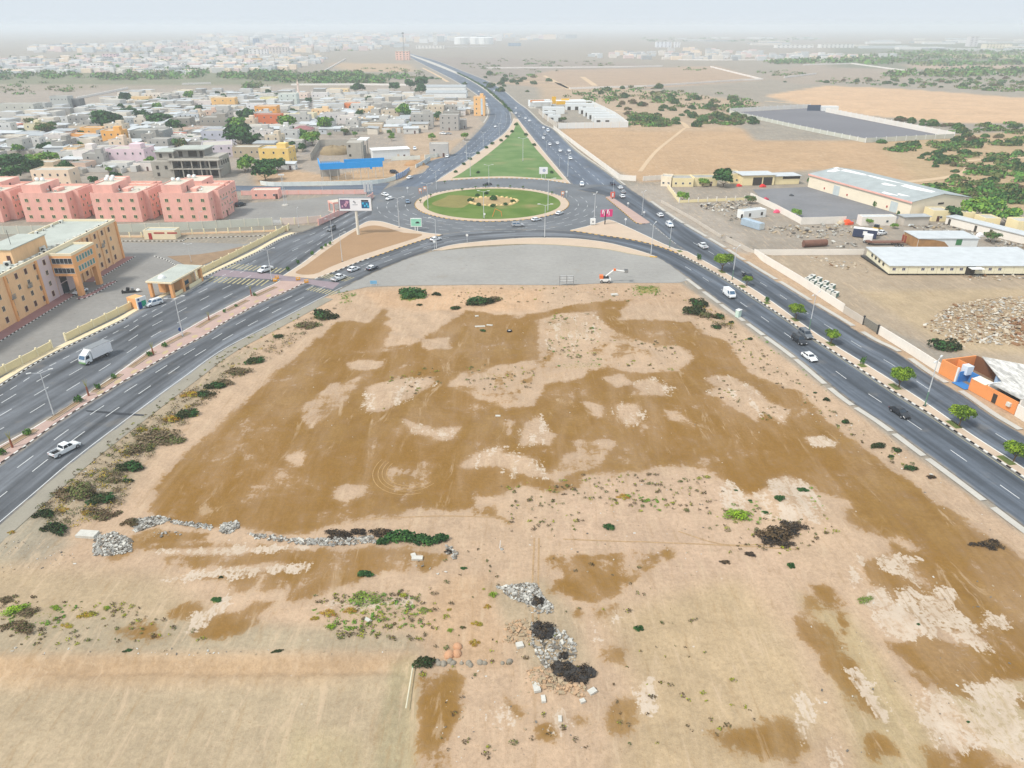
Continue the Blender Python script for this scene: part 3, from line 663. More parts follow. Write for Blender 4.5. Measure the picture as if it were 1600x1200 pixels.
# --- shoulder, edge gutter strips in concrete
i0 = min(range(len(so_out)), key=lambda k: (so_out[k] - P(1067,436)).length)
gut = so_out[i0:]
b = MB(); seg = resample(gut, step=1.0); k = 0
while k < len(seg) - 14:
    n = random.choice((9,11,14)); o1 = offset(seg[k:k + n],-0.25); o2 = offset(seg[k:k + n],-1.55)
    for i in range(n - 1): b.add([(o1[i].x, o1[i].y, .05),(o2[i].x, o2[i].y, .05),(o2[i + 1].x, o2[i + 1].y, .05),(o1[i + 1].x, o1[i + 1].y, .05)],[(0,1,2,3)])
    k += n + random.choice((0,0,1))
structure('concrete_gutter', b, PALEPAVE)
i0 = min(range(len(se_r)), key=lambda k: (se_r[k] - P(1012,314)).length); seg = resample(se_r[i0:], step=1.0); b = MB(); k = 0
while k < len(seg) - 22:
    n = random.choice((14,18,20)); o1 = offset(seg[k:k + n],0.3); o2 = offset(seg[k:k + n],1.7)
    for i in range(n - 1): b.add([(o1[i].x, o1[i].y, .10),(o2[i].x, o2[i].y, .10),(o2[i + 1].x, o2[i + 1].y, .10),(o1[i + 1].x, o1[i + 1].y, .10)],[(0,1,2,3)])
    strip(b, o1,.12,.1,1); k += n + random.choice((1,2,3))
structure('roadside_footway', b, [PALEPAVE, K_W])
def ground_patch(name, poly, z, m): 
    b = MB(); b.sheet(poly, z); return structure(name, b, m)
# shoulder dust beside the south-west road
i1 = min(range(len(so_out)), key=lambda k: (so_out[k] - P(515,461)).length)
sh = so_out[:i1]; ribbon('gravel_shoulder', sh, offset(sh, -3.2),0.010, mat('shoulder dust', C(182,176,160),.95,.10,.25,.08,3))
# --- kerbs: alternating painted blocks, each a stone of its own
def kerb(name, pts, mA, mB_, block=1.0, w_=0.28, h=0.17, limit=300, z0=0.0):
    root = bpy.data.objects.new(name, None); COL.objects.link(root); root['kind'] = 'structure'
    q = resample(pts, step=block); q3 = sorted(range(len(q) - 1), key=lambda i: (q[i] - Vector((0,0))).length)
    near = set(q3[:limit]); ms = [BX(-block / 2, block / 2,-w_ / 2, w_ / 2, z0, h).mesh('kerb_stone', mm) for mm in (mA, mB_)]
    rest = MB()
    for i in range(len(q) - 1):
        c = (q[i] + q[i + 1]) / 2; d = q[i + 1] - q[i]
        if i in near: put('kerb_stone', ms[i % 2], root, (c.x, c.y, 0), math.atan2(d.y, d.x))
        else: rest.obox(c, d, d.length, w_, z0, h, i % 2)
    if rest.v: obj('kerb_run', rest, [mA, mB_], root, kind='stuff')
    return root
def plain_kerb(name, pts, m, w_=0.25, h=0.16, closed=False):
    b = MB(); p_ = [Vector(q) for q in pts]
    if closed: p_ = p_ + [p_[0]]
    for a, c in zip(p_, p_[1:]): b.obox((a + c) / 2, c - a, (c - a).length, w_, 0.0, h)
    return structure(name, b, m)
def cutp(pts, a, b_): return arcrange(pts, P(*a), P(*b_))
# west median between the carriageways
mi = cutp(so_in, (-40,752),(482,440)); mo = cutp(we_in, (-40,720),(437,439))
b = MB(); b.prism(mi + mo[::-1],0.0,0.13); structure('west_median', b, PINKPAVE)
kerb('median_kerb', offset(mi, 0.16), K_W, K_B, 1.05)
plain_kerb('median_far_kerb', offset(mo, -0.15), K_W)
# planter trough along it
b = MB(); bk = MB(); pl_c = resample(between(mo, mi, 0.30), step=0.5); k = 8
while k < len(pl_c) - 20:
    n = 19; seg = pl_c[k:k + n]; a_, c_ = offset(seg, .55), offset(seg, -.55)
    b.prism(a_ + c_[::-1],0.0,0.16)
    for s_ in (.65,-.65):
        e = offset(seg, s_)
        for p_, q in zip(e[::3], e[3::3]): bk.obox((p_ + q) / 2, q - p_, (q - p_).length, .16,0.0,.26)
    for e in (0,-1): bk.obox(seg[e],(seg[1] - seg[0]),.16,1.2,0.0,.26)
    k += n + 6
structure('median_planter_soil', b, DRYSOIL); structure('median_planter_edging', bk, mat('edging', C(214,196,172),.9))
b = MB(); rr = random.Random(4)
for k in range(14):
    p_ = mi[0].lerp(mi[-1],.35 + .045 * k); q = between(mi, mo, .28)[int((.3 + .048 * k) * len(mi) * 4) - 1]
    a = rr.uniform(0, PI); b.sheet([(q.x + rr.uniform(.5,.9) * math.cos(a + t * PI / 3), q.y + rr.uniform(.8,1.5) * math.sin(a + t * PI / 3)) for t in range(6)],.1345)
structure('median_paving_patch', b, mat('cream paving', C(226,204,160),.9))
# crossing in rose paving with yellow bars
cw = PP([(340,417),(430,424),(446,429),(492,436),(530,438),(545,447),(505,455),(440,441),(420,437),(330,428)])
b = MB(); b.sheet(PP([(345,421),(437,429),(478,436),(531,442),(520,452),(478,443),(430,437),(332,431)]),.034); structure('crossing_paving', b, mat('mauve paving', C(176,160,166),.85,.08))
b = MB()
def bars(p0, p1, q0, q1, n):
    for i in range(n):
        f = (i + .3) / n; g = (i + .6) / n
        a, c = p0.lerp(p1, f), p0.lerp(p1, g); d, e = q0.lerp(q1, f), q0.lerp(q1, g)
        b.add([(a.x, a.y, .04),(c.x, c.y, .04),(e.x, e.y, .04),(d.x, d.y, .04)],[(0,1,2,3)])
bars(P(330,432), P(424,438), P(316,440), P(412,447),13); bars(P(352,419), P(440,427), P(366,412), P(450,420),13)
bars(P(487,448), P(530,456), P(478,453), P(520,462),9); bars(P(500,434), P(540,440), P(514,428), P(556,434),9)
structure('zebra_crossing', b, YEL)
# triangular earth island
tri = smooth(PP([(443,431),(475,410),(515,380),(557,356),(572,347.5),(583,345.5),(600,347.5),(625,355),(662,363.5),(688,366.5)]),5) + smooth(PP([(692,367.5),(675,371),(640,382),(600,396),(562,409),(525,424),(495,435),(470,434)]),5)
b = MB(); b.prism(tri, 0,.13); structure('earth_island_paving', b, SANDPAVE)
cen = sum(tri, Vector((0,0))) / len(tri)
inner = PP([(462,427),(480,414),(518,386),(556,361),(580,353),(600,355),(630,364),(660,368),(600,388),(560,401),(520,416),(490,429)])
b = MB(); b.prism(smooth(inner, 4, True),0.02,.145); structure('earth_island', b, ISLAND)
kb = smooth(PP([(492,436),(525,424),(562,409),(600,396),(640,382),(675,371),(692,367.5)]),6)
cut_i = int(len(kb) * .42); kerb('island_kerb_black_white', kb[:cut_i + 1], K_W, K_B, 1.2); kerb('island_kerb_yellow_black', kb[cut_i:], K_Y, K_B, 1.2)
plain_kerb('island_far_kerb', tri[:46], K_W)
# roundabout island
RC = (P(647,317) + P(890,315) + P(775,293) + P(775,346)) / 4; RC = Vector(((P(647,317).x + P(890,315).x) / 2,(P(775,293).y + P(775,346).y) / 2)); RR = 34.0
def circ(r, n=72, a0=0.0, a1=2 * PI): return [RC + Vector((math.cos(a0 + (a1 - a0) * i / n), math.sin(a0 + (a1 - a0) * i / n))) * r for i in range(n if a1 - a0 > 6.2 else n + 1)]
b = MB(); b.prism(circ(RR),0,.14); structure('roundabout_pavement', b, SANDPAVE)
GRASS = bpy.data.materials.new('lawn'); GRASS.use_nodes = True
def lawnmat(m, c1_, c2_, c3_):
    t = m.node_tree; b_ = t.nodes['Principled BSDF']; b_.inputs['Roughness'].default_value = .95; b_.inputs['Specular IOR Level'].default_value = .1
    g = nd(t, 'ShaderNodeNewGeometry'); out = None
    def nz(s_, d=5):
        n = nd(t, 'ShaderNodeTexNoise'); n.inputs['Scale'].default_value = s_; n.inputs['Detail'].default_value = d; t.links.new(g.outputs['Position'], n.inputs['Vector']); return n.outputs[0]
    def mx_(f, a, b__, lo, hi):
        r = nd(t, 'ShaderNodeMapRange', interpolation_type='SMOOTHSTEP'); t.links.new(f, r.inputs[0]); r.inputs[1].default_value = lo; r.inputs[2].default_value = hi
        n = nd(t, 'ShaderNodeMix', data_type='RGBA'); t.links.new(r.outputs[0], n.inputs[0])
        for i, q in ((6, a),(7, b__)):
            if isinstance(q, tuple): n.inputs[i].default_value = (*q, 1)
            else: t.links.new(q, n.inputs[i])
        return n.outputs[2]
    c = mx_(nz(.09), c1_, c2_, .38,.62); c = mx_(nz(.05,7), c, c3_, .56,.74); c = mx_(nz(2.5,3), c, c1_, .5,.9); t.links.new(c, b_.inputs['Base Color'])
lawnmat(GRASS, C(106,140,60), C(128,154,78), C(170,162,106))
GRASS2 = bpy.data.materials.new('triangle lawn'); GRASS2.use_nodes = True; lawnmat(GRASS2, C(116,152,88), C(138,166,106), C(170,172,122))
b = MB(); b.prism(circ(30.2),0.02,.16); structure('roundabout_lawn', b, GRASS)
kerb('roundabout_kerb', circ(RR - .15,120, PI * .92, PI * 2.08), K_Y, K_B, 1.25); kerb('roundabout_far_kerb', circ(RR - .15,100, PI * .08, PI * .92), K_W, K_B, 1.25)
bare = MB(); c0 = P(712,315); bare.sheet([c0 + Vector((9 * math.cos(a) + 2 * math.sin(3 * a),13 * math.sin(a))) for a in [i * PI / 14 for i in range(28)]],.165); structure('worn_earth_patch', bare, mat('worn earth', C(160,152,88),.95,.12,.2,.1,1))
b = MB(); b.sheet([P(771,315) + Vector((11.2 * math.cos(a) + .7 * math.sin(5 * a),9.6 * math.sin(a) + .6 * math.cos(4 * a))) for a in [i * PI / 16 for i in range(32)]],.17); structure('rock_garden_bed', b, mat('rock bed sand', C(205,178,130),.95,.15,.3,.15,2))
# crescent island north of the lay-by
crt = smooth(PP([(676,391.5),(700,384.5),(730,380),(800,373.5),(850,372),(900,373.5),(950,380),(1000,393),(1026,402)]),8)
crb = smooth(PP([(1024,403),(987,397),(950,390),(900,385),(850,382),(800,382),(732,386),(690,391.5)]),8)
b = MB(); b.prism(crt + crb, 0,.13); structure('crescent_island', b, SANDPAVE); plain_kerb('crescent_kerb', crb, mat('kerb cream', C(230,214,176),.85)); plain_kerb('crescent_far_kerb', crt, K_W)
b = MB(); q = P(1021,402); b.obox(q, (1,-.2),2.4,.5,0.1,.32); structure('crescent_nose_kerb', b, K_Y)
# east island and median
ei_in = cutp(so_in, (891,361),(1700,815)); ei_out = smooth(PP([(891,360),(920,353),(946,344.5),(953,344),(965,348),(1000,364),(1036,381),(1060,391)]),5) + cutp(se_l, (1067,393),(1700,800))
b = MB(); b.prism(offset(ei_in, .3) + ei_out[::-1],0,.13); structure('east_median', b, SANDPAVE)
ci = min(range(len(ei_in)), key=lambda k: (ei_in[k] - P(1062,398)).length)
kerb('east_island_kerb_yellow_black', offset(ei_in[:ci + 1],.16), K_Y, K_B, 1.25); kerb('east_median_kerb', offset(ei_in[ci:],.16), K_W, K_B, 1.05)
plain_kerb('east_median_far_kerb', offset(ei_out[::2],-.15), K_W)
# splitter island
sp = smooth(PP([(947,309),(951,307.5),(957,309),(985,327),(1010,344),(1015,348),(1008,349.5),(995,348.5),(975,332),(958,318)]),4, True)
b = MB(); b.prism(sp, 0,.13); structure('splitter_island', b, PINKPAVE)
kerb('splitter_kerb', smooth(PP([(947,309.5),(958,318.5),(975,332.5),(994,348.5),(1008,350)]),6), K_Y, K_B, 1.2)
# north triangle
tl = smooth(PP([(682,284),(690,278),(725,255),(760,230),(790,207),(800,192),(803,185)]),6); tr = smooth(PP([(809,186),(822,203),(850,238),(875,268),(891,287)]),6); tb = smooth(PP([(888,286.5),(850,281),(800,278.5),(750,279),(700,282)]),6)
b = MB(); b.prism(tl + tr + tb, 0,.13); structure('north_triangle_paving', b, SANDPAVE)
lawn = smooth(PP([(706,279),(725,268),(760,243),(790,218),(803,203),(807,191),(812,196),(832,226),(850,247),(868,268),(880,281)]),4) + smooth(PP([(868,280.5),(800,276),(750,276.5)]),4)
b = MB(); b.prism(lawn, .02,.15); structure('north_triangle_lawn', b, GRASS2)
kerb('north_triangle_kerb', tb, K_Y, K_W, 1.3); plain_kerb('north_triangle_west_kerb', tl, K_W); plain_kerb('north_triangle_east_kerb', tr, K_W)
# north median, planted
nm_l = arcrange(nw_r, P(797,175), P(630,81)); nm_r = arcrange(ne_l, P(802,178), P(632,80.6))
b = MB(); b.prism(nm_l + nm_r[::-1],0,.12); structure('north_median', b, PALEPAVE)
plain_kerb('north_median_kerb', nm_l[::2], PALEPAVE, .8,.2)
plain_kerb('north_road_east_edge', offset(arcrange(ne_r, P(975,289), P(640,84)),-.5)[::2], PALEPAVE, .9,.14)
plain_kerb('north_road_west_edge', offset(arcrange(nw_l, P(758,192), P(640,89)),1.2)[::2], PALEPAVE, 1.1,.14)
# --- painted lines
b = MB(); z = .036
wa, wb = cutp(so_in, (-60,768),(480,441)), cutp(so_out, (-30,846),(540,448))
for f in (.30,.58): dashes(b, between(wa, wb, f),4.5,5.5,.16, z, 0,2 + 3 * f)
strip(b, between(wa, wb, .955)[::3],.16, z)
sa, sb = cutp(so_in, (560,408),(692,366)), cutp(so_out, (575,431),(730,379))
for f in (.35,.65): dashes(b, between(sa, sb, f),4.5,5.5,.16, z)
fa, fb = cutp(we_in, (-40,720),(436,440)), cutp(we_out, (-40,626),(400,395))
for f in (.24,.46,.66): dashes(b, between(fa, fb, f),4.5,5.5,.16, z, 0,9 * f)
dashes(b, between(fa, fb, .80),2.0,2.0,.16, z)
ga, gb = cutp(we_in, (450,426),(580,346)), cutp(we_out, (442,372),(582,309))
for f in (.25,.5,.75): dashes(b, between(ga, gb, f),4.5,5.5,.16, z, 0,7 * f)
for r, a0, a1 in ((38,2.7,6.7),(42,2.6,6.6),(46,2.9,6.2),(50,3.3,6.0)): dashes(b, circ(r, 90, a0, a1),4.0,4.5,.16, z, 0, r % 5)
for k, x in enumerate((640,655,672,690)): pass
ea, eb = cutp(so_in, (1060,397),(1700,815)), cutp(so_out, (1067,428),(1700,900))
dashes(b, between(ea, eb, .52),4.0,7.5,.15, z, 0,3)
strip(b, between(ea, eb, .06)[::3],.13, z, 1)
ha, hb = cutp(se_l, (1060,388),(1700,800)), cutp(se_r, (1100,370),(1700,745))
dashes(b, between(ha, hb, .5),4.0,7.5,.14, z)
dashes(b, smooth(PP([(1016,350),(1060,384)]),10),2,1.2,.15, z)
na, nb = cutp(nw_l, (640,277),(765,177)), cutp(nw_r, (690,278),(797,175))
for f in (.3,.55,.78): dashes(b, between(na, nb, f),5,6,.18, z)
strip(b, between(na, nb, .95)[::3],.18, z)
oa, ob = cutp(ne_l, (892,288),(802,178)), cutp(ne_r, (975,289),(825,172))
for f in (.33,.62): dashes(b, between(oa, ob, f),5,6,.18, z)
strip(b, between(oa, ob, .97)[::3],.2, z, 1)
structure('lane_markings', b, [WHITE, YEL])
b = MB(); q = [(133,641),(160,642.5),(190,645),(227,648),(224,650),(190,649),(158,645.5),(136,643.5)]
b.sheet(PP(q),.033); structure('dark_streak', b, mat('streak_grey', C(74,78,84),.8,.1))  # long thin dark streak on the near west carriageway
# parking details
b = MB(); gi = smooth(PP([(243,401),(262,414),(280,420),(300,417),(345,400),(384,383),(330,397),(280,401)]),4, True)
b.prism(PP([(262,401),(300,419),(310,417),(350,401),(385,384),(350,392),(310,398)]),0,.12); structure('car_park_earth_island', b, DRYSOIL)
kerb('car_park_island_kerb', PP([(241,400.5),(256,405),(266,409),(275,416),(279,419)]), K_W, K_B, .9)
# BIG BUILDINGS NEAR THE JUNCTION
def C(r, g, b, k=0.98): return (lin(r) * k, lin(g) * k, lin(b) * k)
GLS = glassm('dark window glass', C(52,60,66)); GLB = glassm('bluish glass', C(70,100,118)); GLG = glassm('green shutter glass', C(64,96,72))
BRN = mat('brown shutter', C(92,62,56),.6,.1); FRM = mat('pale window frame', C(226,206,180),.7,.06); FRW = mat('white frame', C(224,224,220),.6,.05)
ST = (1,1,.22); PEACH = mat('peach render', C(238,196,150),.85,.08,.4,.06,3, stretch=ST); PEACHD = mat('orange render', C(236,176,120),.85,.05,.25,.03,3); LILAC = mat('lilac render', C(216,200,200),.85,.05,.25,.03,3)
CREAM = mat('cream render', C(236,222,190),.85,.05,.25,.04,3); ROOFC = mat('roof concrete', C(178,184,176),.9,.12,.2,.08,2); ROOFP = mat('roof screed pale', C(206,200,184),.9,.1,.2,.06,2)
PINK = mat('salmon render', C(241,184,170),.85,.09,.4,.06,3, stretch=ST); PINKW = mat('pink wall render', C(232,188,180),.85,.05,.3,.04,3)
WHT = mat('white painted metal', C(232,234,232),.5,.04,.5,.02,4, spec=.4); METG = mat('grey metal', C(150,154,156),.45,.08,2,.04,8, metal=.4); DARKM = mat('dark metal', C(52,54,56),.5,.1)
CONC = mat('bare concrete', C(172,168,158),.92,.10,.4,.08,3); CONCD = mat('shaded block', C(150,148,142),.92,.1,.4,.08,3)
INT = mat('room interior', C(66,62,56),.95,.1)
def win_meshes(name, w_, h_, frame, pane, mull=1, proud=.07, bar=.09):
    """frame facing -y with its middle at the origin, and its pane"""
    f = MB(); f.box(-w_ / 2 - bar, w_ / 2 + bar, -proud, 0.0, h_ / 2, h_ / 2 + bar); f.box(-w_ / 2 - bar, w_ / 2 + bar, -proud * 1.5,0.0,-h_ / 2 - bar, -h_ / 2)
    f.box(-w_ / 2 - bar, -w_ / 2,-proud, 0.0,-h_ / 2, h_ / 2); f.box(w_ / 2, w_ / 2 + bar, -proud, 0.0,-h_ / 2, h_ / 2)
    for k in range(mull):
        x = -w_ / 2 + w_ * (k + 1) / (mull + 1); f.box(x - .03, x + .03,-proud * .8,-.016,-h_ / 2, h_ / 2)
    g = MB(); g.box(-w_ / 2, w_ / 2,-.015,-.002,-h_ / 2, h_ / 2)
    return f.mesh(name, frame), g.mesh('pane', pane)
def window(parent, wm, x, y, z, face, name='window', **kw):
    """face: 0 looks to -y, 1 to +x, 2 to +y, 3 to -x"""
    o = put(name, wm[0], parent, (x, y, z), face * PI / 2, **kw); put('pane', wm[1], o); return o
def parapet(mb, x0, x1, y0, y1, z0, z1, t=.25, mi=0):
    mb.box(x0, x1, y0, y0 + t, z0, z1, mi); mb.box(x0, x1, y1 - t, y1, z0, z1, mi); mb.box(x0, x0 + t, y0 + t, y1 - t, z0, z1, mi); mb.box(x1 - t, x1, y0 + t, y1 - t, z0, z1, mi)
TANKM = MB().tube((0,0,0),(0,0,1.1),.75,.75,12).dome((0,0,1.1),.75,.75,.35,12,3).mesh('water_tank', WHT, True)
ACM = BX(-.45,.45,-.3,.3,0,.75).mesh('air_conditioner', mat('ac casing', C(214,214,206),.6,.1))
ACG = MB().tube((0,-.301,.38),(0,-.32,.38),.27,.27,10).mesh('fan_grille', DARKM)
def ac(parent, x, y, z, rz=0, s=1.0):
    o = put('air_conditioner', ACM, parent, (x, y, z), rz, s); put('fan_grille', ACG, o); return o
# peach four-storey office block on the west edge
t = thing('office_block', 'large peach four-storey office block with many small windows and a portico by the car park', 'building', (-130.6,235.0,0))
L_ = 92.0; D_ = 17.4; HH = 12.4
b = MB(); b.box(-D_, 0,-L_, 0,0, HH); obj('wall', b, PEACH, t)
b = MB(); parapet(b, -D_, 0,-L_, 0, HH, HH + .75,.35); obj('parapet', b, CREAM, t)
b = MB(); b.box(-D_ + .35,-.35,-L_ + .35,-.35, HH, HH + .08); r_ = obj('roof', b, ROOFC, t)
w1 = win_meshes('window', 1.0,1.25, FRM, GLS); w2 = win_meshes('window', 1.15,1.5, FRM, BRN, 0); w3 = win_meshes('window', .8,1.2, FRM, GLB)
ribs = [(-.45,.45),(-7.2,.35),(-11.6,.3),(-16,.3),(-20.4,.3),(-25,.35),(-44.6,.4),(-58,.4),(-76,.5)]
for y, wd in ribs:
    b = MB(); b.box(0.002,.35, y - wd, y + wd, 0, HH - .02); obj('pilaster', b, PEACHD if wd > .38 else PEACH, t)
for y0, y1 in ((-44.2,-38.5),(-72,-66)):
    b = MB(); b.box(0.002,.16, y0, y1,0, HH - .05); obj('lilac_panel', b, LILAC, t)
ys = [-5.2,-9.4,-13.8,-18.2,-22.6] + [-41.2 - 4.1 * k for k in range(12)]
for y in ys:
    for z, wm in ((1.9, w2),(4.9, w1),(8.0, w3 if y > -40 else w1),(11.0, w2)):
        px = .17 if (-44.2 < y < -38.5 or -72 < y < -66) else .004
        window(t, wm, px, y, z, 1)
for x in (-2.5,-6,-10,-14):
    for z in (1.9,4.9,8,11): window(t, w1, x, 0.003, z, 2)
# balcony screens with coolers hanging on the facade
for y, z in ((-11.5,7.0),(-21.0,8.8),(-50,6.8),(-57.5,6.2),(-66,6.0)):
    b = MB(); b.box(.05,.75, y - .7, y + .7, z - .1, z); 
    for k in range(6): b.box(.72,.78, y - .7 + .26 * k, y - .62 + .26 * k, z, z + 1.1)
    b.box(.70,.78, y - .72, y + .72, z + 1.1, z + 1.2); sh_ = obj('cooler_cage', b, METG, t); put('air_conditioner', ACM, sh_, (.4, y, z + .01), PI / 2,.8)
# portico: two upper storeys carried on two slanted piers
b = MB(); b.box(0.003,6.4,-38.2,-26.0,6.0, HH - .5); obj('portico_block', b, PEACHD, t)
b = MB(); parapet(b, 0.003,6.4,-38.2,-26.0, HH - .5, HH + .2,.3); obj('portico_parapet', b, CREAM, t)
b = MB(); b.box(.35,6.1,-37.9,-26.3, HH - .5, HH - .4); obj('portico_roof', b, ROOFC, t)
for y in (-37.3,-27.2):
    b = MB(); b.prism([(5.1, y - .8),(6.4, y - .8),(6.4, y + .8),(5.1, y + .8)],0,6.0); obj('pier', b, PEACHD, t)
w5 = win_meshes('window', 1.05,1.5, FRW, GLS, 0,.06,.07); w6 = win_meshes('window', 1.0,1.5, FRW, mat('teal blind', C(92,142,136),.6,.1),0,.06,.07)
for z in (7.6,10.4):
    for k in range(5): window(t, w5,1.0 + 1.15 * k, -38.203, z, 0)
    for k in range(6): window(t, w6,6.403,-36.4 + 1.5 * k + .6, z, 1)
b = MB(); b.box(0.004,.2,-36.5,-33.5,0,3.1); b.box(.004,.2,-36.5,-33.5,3.4,5.6); obj('entrance_glazing', b, GLS, t)
b = MB(); b.box(.004,.1,-38.1,-26.2,0,5.95); obj('entrance_wall', b, LILAC, t)
# roof top penthouse and plant
b = MB(); b.box(-11.0,-3.6,-47.5,-32, HH + .08, HH + 3.9); ph = obj('penthouse', b, PEACH, t)
b = MB(); b.box(-11.3,-3.3,-47.8,-31.7, HH + 3.9, HH + 4.15); obj('penthouse_roof', b, ROOFC, ph)
b = MB(); b.box(-5.2,-4.2,-47.56,-47.50, HH + .1, HH + 2.3); obj('door', b, BRN, ph); window(ph, w5,-8.6,-47.503, HH + 1.9,0)
b = MB(); b.tube((-6.2,-43, HH + 4.15),(-6.2,-43, HH + 8.2),.06); b.tube((-6.9,-43, HH + 7.6),(-5.5,-43, HH + 7.6),.03); obj('mast', b, DARKM, t)
rr = random.Random(3)
for k in range(34):
    y = -2.5 - k * 2.5 + rr.uniform(-.6,.6)
    if -39 < y < -25: x = -1.5
    else: x = -1.3
    ac(t, x + rr.uniform(-.4,.3), y, HH + .08, rr.choice((0, PI / 2, PI)), rr.uniform(.8,1.2))
for k in range(18): ac(t, -D_ + 1.4 + rr.uniform(-.3,.6),-3 - 4.6 * k + rr.uniform(-1,1), HH + .08, rr.choice((0, PI / 2)), rr.uniform(.8,1.2))
for x, y in ((-4.2,-49.5),(-5.3,-57),(-3.8,-34.2),(-2.8,-35.5),(-3,-60)): ac(t, x, y, HH + .08,.4,1.7)
put('water_tank', TANKM, t, (-2.6,-58.5, HH + .08))
# rose pavement with painted kerb in front
b = MB(); b.box(-130.6,-126.9,150,199.0,0,.12); b.box(-130.6,-127.6,209.6,236.2,0,.12); structure('office_pavement', b, REDPAVE)
for a, c in (((-126.8,150),(-126.8,199)),((-127.5,209.6),(-127.5,236.2)),((-126.9,199.1),(-130.4,199.1))): kerb('office_kerb', [Vector(a), Vector(c)], K_W, K_B, .75,.22)
b = MB(); isl = smooth([Vector(q) for q in ((-124.6,194.6),(-122.6,194.8),(-121.4,200),(-121.0,206),(-120.9,210.6),(-122.6,208),(-123.2,200))],5, True); b.prism(isl, 0,.12); structure('portico_island', b, REDPAVE)
kerb('portico_kerb', isl, K_W, K_B, .75,.2)
# salmon apartment houses
def BXX(a, c, D, h_): return BX(a + .2, c - .2, D * .12 + .2, D * .82 - .2, h_ + 3.2, h_ + 3.26)
def salmon(x0, x1, y0, y1, h_, label, stair, cols, seed):
    t = thing('apartment_house', label, 'building', ((x0 + x1) / 2, y0,0),0, 'salmon apartment houses in a row'); rr = random.Random(seed)
    W = (x1 - x0) / 2; D = y1 - y0; n = min(2.6, W * .2)
    b = MB(); b.prism([(-W, 0),(W - n, 0),(W - n, D * .28),(W, D * .28),(W, D),(-W, D)],0, h_); obj('wall', b, PINK, t)
    b = MB(); parapet(b, -W, W - n, 0.0, D, h_, h_ + .9,.22); b.box(W - n + .002, W, D * .28, D * .28 + .22, h_, h_ + .9); b.box(W - .22, W, D * .28 + .22, D, h_, h_ + .9); b.box(W - n + .002, W - .23, D - .22, D, h_, h_ + .9); obj('parapet', b, PINK, t)
    b = MB(); b.box(-W + .22, W - n - .22,.22, D - .22, h_, h_ + .06); b.box(W - n + .01, W - .22, D * .28 + .22, D - .22, h_, h_ + .06); obj('roof', b, ROOFP, t)
    sx0, sx1 = stair
    b = MB(); b.box(sx0, sx1, D * .12, D * .82, h_ + .06, h_ + 3.2); s_ = obj('stair_room', b, PINK, t)
    b = MB(); parapet(b, sx0, sx1, D * .12, D * .82, h_ + 3.2, h_ + 3.6,.2); obj('stair_parapet', b, PINK, s_); obj('stair_roof', BXX(sx0, sx1, D, h_), ROOFP, s_)
    b = MB(); b.box(sx1 + .002, sx1 + .06, D * .4, D * .4 + 1, h_ + .1, h_ + 2.2); obj('door', b, BRN, s_)
    for k in range(2): put('water_tank', TANKM, t, (sx0 + 1.2 + 2.2 * k, D * .62, h_ + 3.26))
    b = MB(); b.box(sx1 + 1.6, sx1 + 4.0, D * .35, D * .6, h_ + .06, h_ + 1.3); obj('skylight', b, PINK, t)
    wf = win_meshes('window', 1.25,1.2, mat('cream frame', C(240,218,180),.7), GLG, 1); ws = win_meshes('window', .7,1.0, mat('cream frame', C(240,218,180)), GLS, 0)
    for z in (h_ - 2.0, h_ - 5.2, h_ - 8.4):
        if z < .8: continue
        for k in range(cols): window(t, wf, -W + (2 * W - n) * (k + .55) / (cols + .1),-.003, z, 0)
        for k in range(4): window(t, ws, W + .003, D * (.36 + .17 * k), z, 1)
        window(t, ws, W - n + .003, D * .14, z, 1)
    b = MB(); b.box(W + .003, W + .06, D * .55, D * .55 + 1.1,0,2.2); obj('door', b, BRN, t)
    for k in range(5): ac(t, W + .3, D * (.42 + .12 * k), rr.choice((h_ - 3.4, h_ - 6.6)), PI / 2,.8); ac(t, -W + 2 * W * rr.uniform(.1,.8), D * rr.uniform(.3,.9), h_ + .06, rr.uniform(0,3),1)
    for k in range(2): q_ = rr.uniform(-.6,.5) * W; obj('satellite_dish', MB().tube((q_, D * .3, h_ + .06),(q_, D * .3, h_ + 1.1),.05).dome((q_, D * .3, h_ + 1.0),.55,.25,.55,10,4), FRW, t)
    return t
salmon(-138.5,-117.0,284.5,303,10.5, 'rightmost salmon apartment house of the near row beside the walled courtyard', (-10.4,-2.5),4,1)
salmon(-165.5,-145.0,284.5,303,10.5, 'salmon apartment house second from the right in the near row', (-9.9,-2.2),4,2)
salmon(-193.5,-173.0,284.5,303,10.5, 'salmon apartment house third from the right in the near row', (-9.9,-2.2),4,3)
salmon(-226,-199.5,284.0,300,10.5, 'wide salmon apartment house with deep recess at the left end of the near row', (-12.6,2),3,4)
salmon(-262,-231,282.0,300,10.5, 'salmon apartment house cut off by the left picture edge', (-12.6,2),4,41)
salmon(-146,-122.0,304.5,322,8.2, 'salmon apartment house behind the rightmost one with two roof tanks', (-6,4),4,5)
salmon(-178,-154.0,304.5,322,8.0, 'salmon apartment house in the rear row, second from its right end', (-9,0),4,6)
salmon(-234,-202,302.5,320,8.2, 'long salmon apartment house in the rear row with three white roof tanks', (-9,5),5,7)
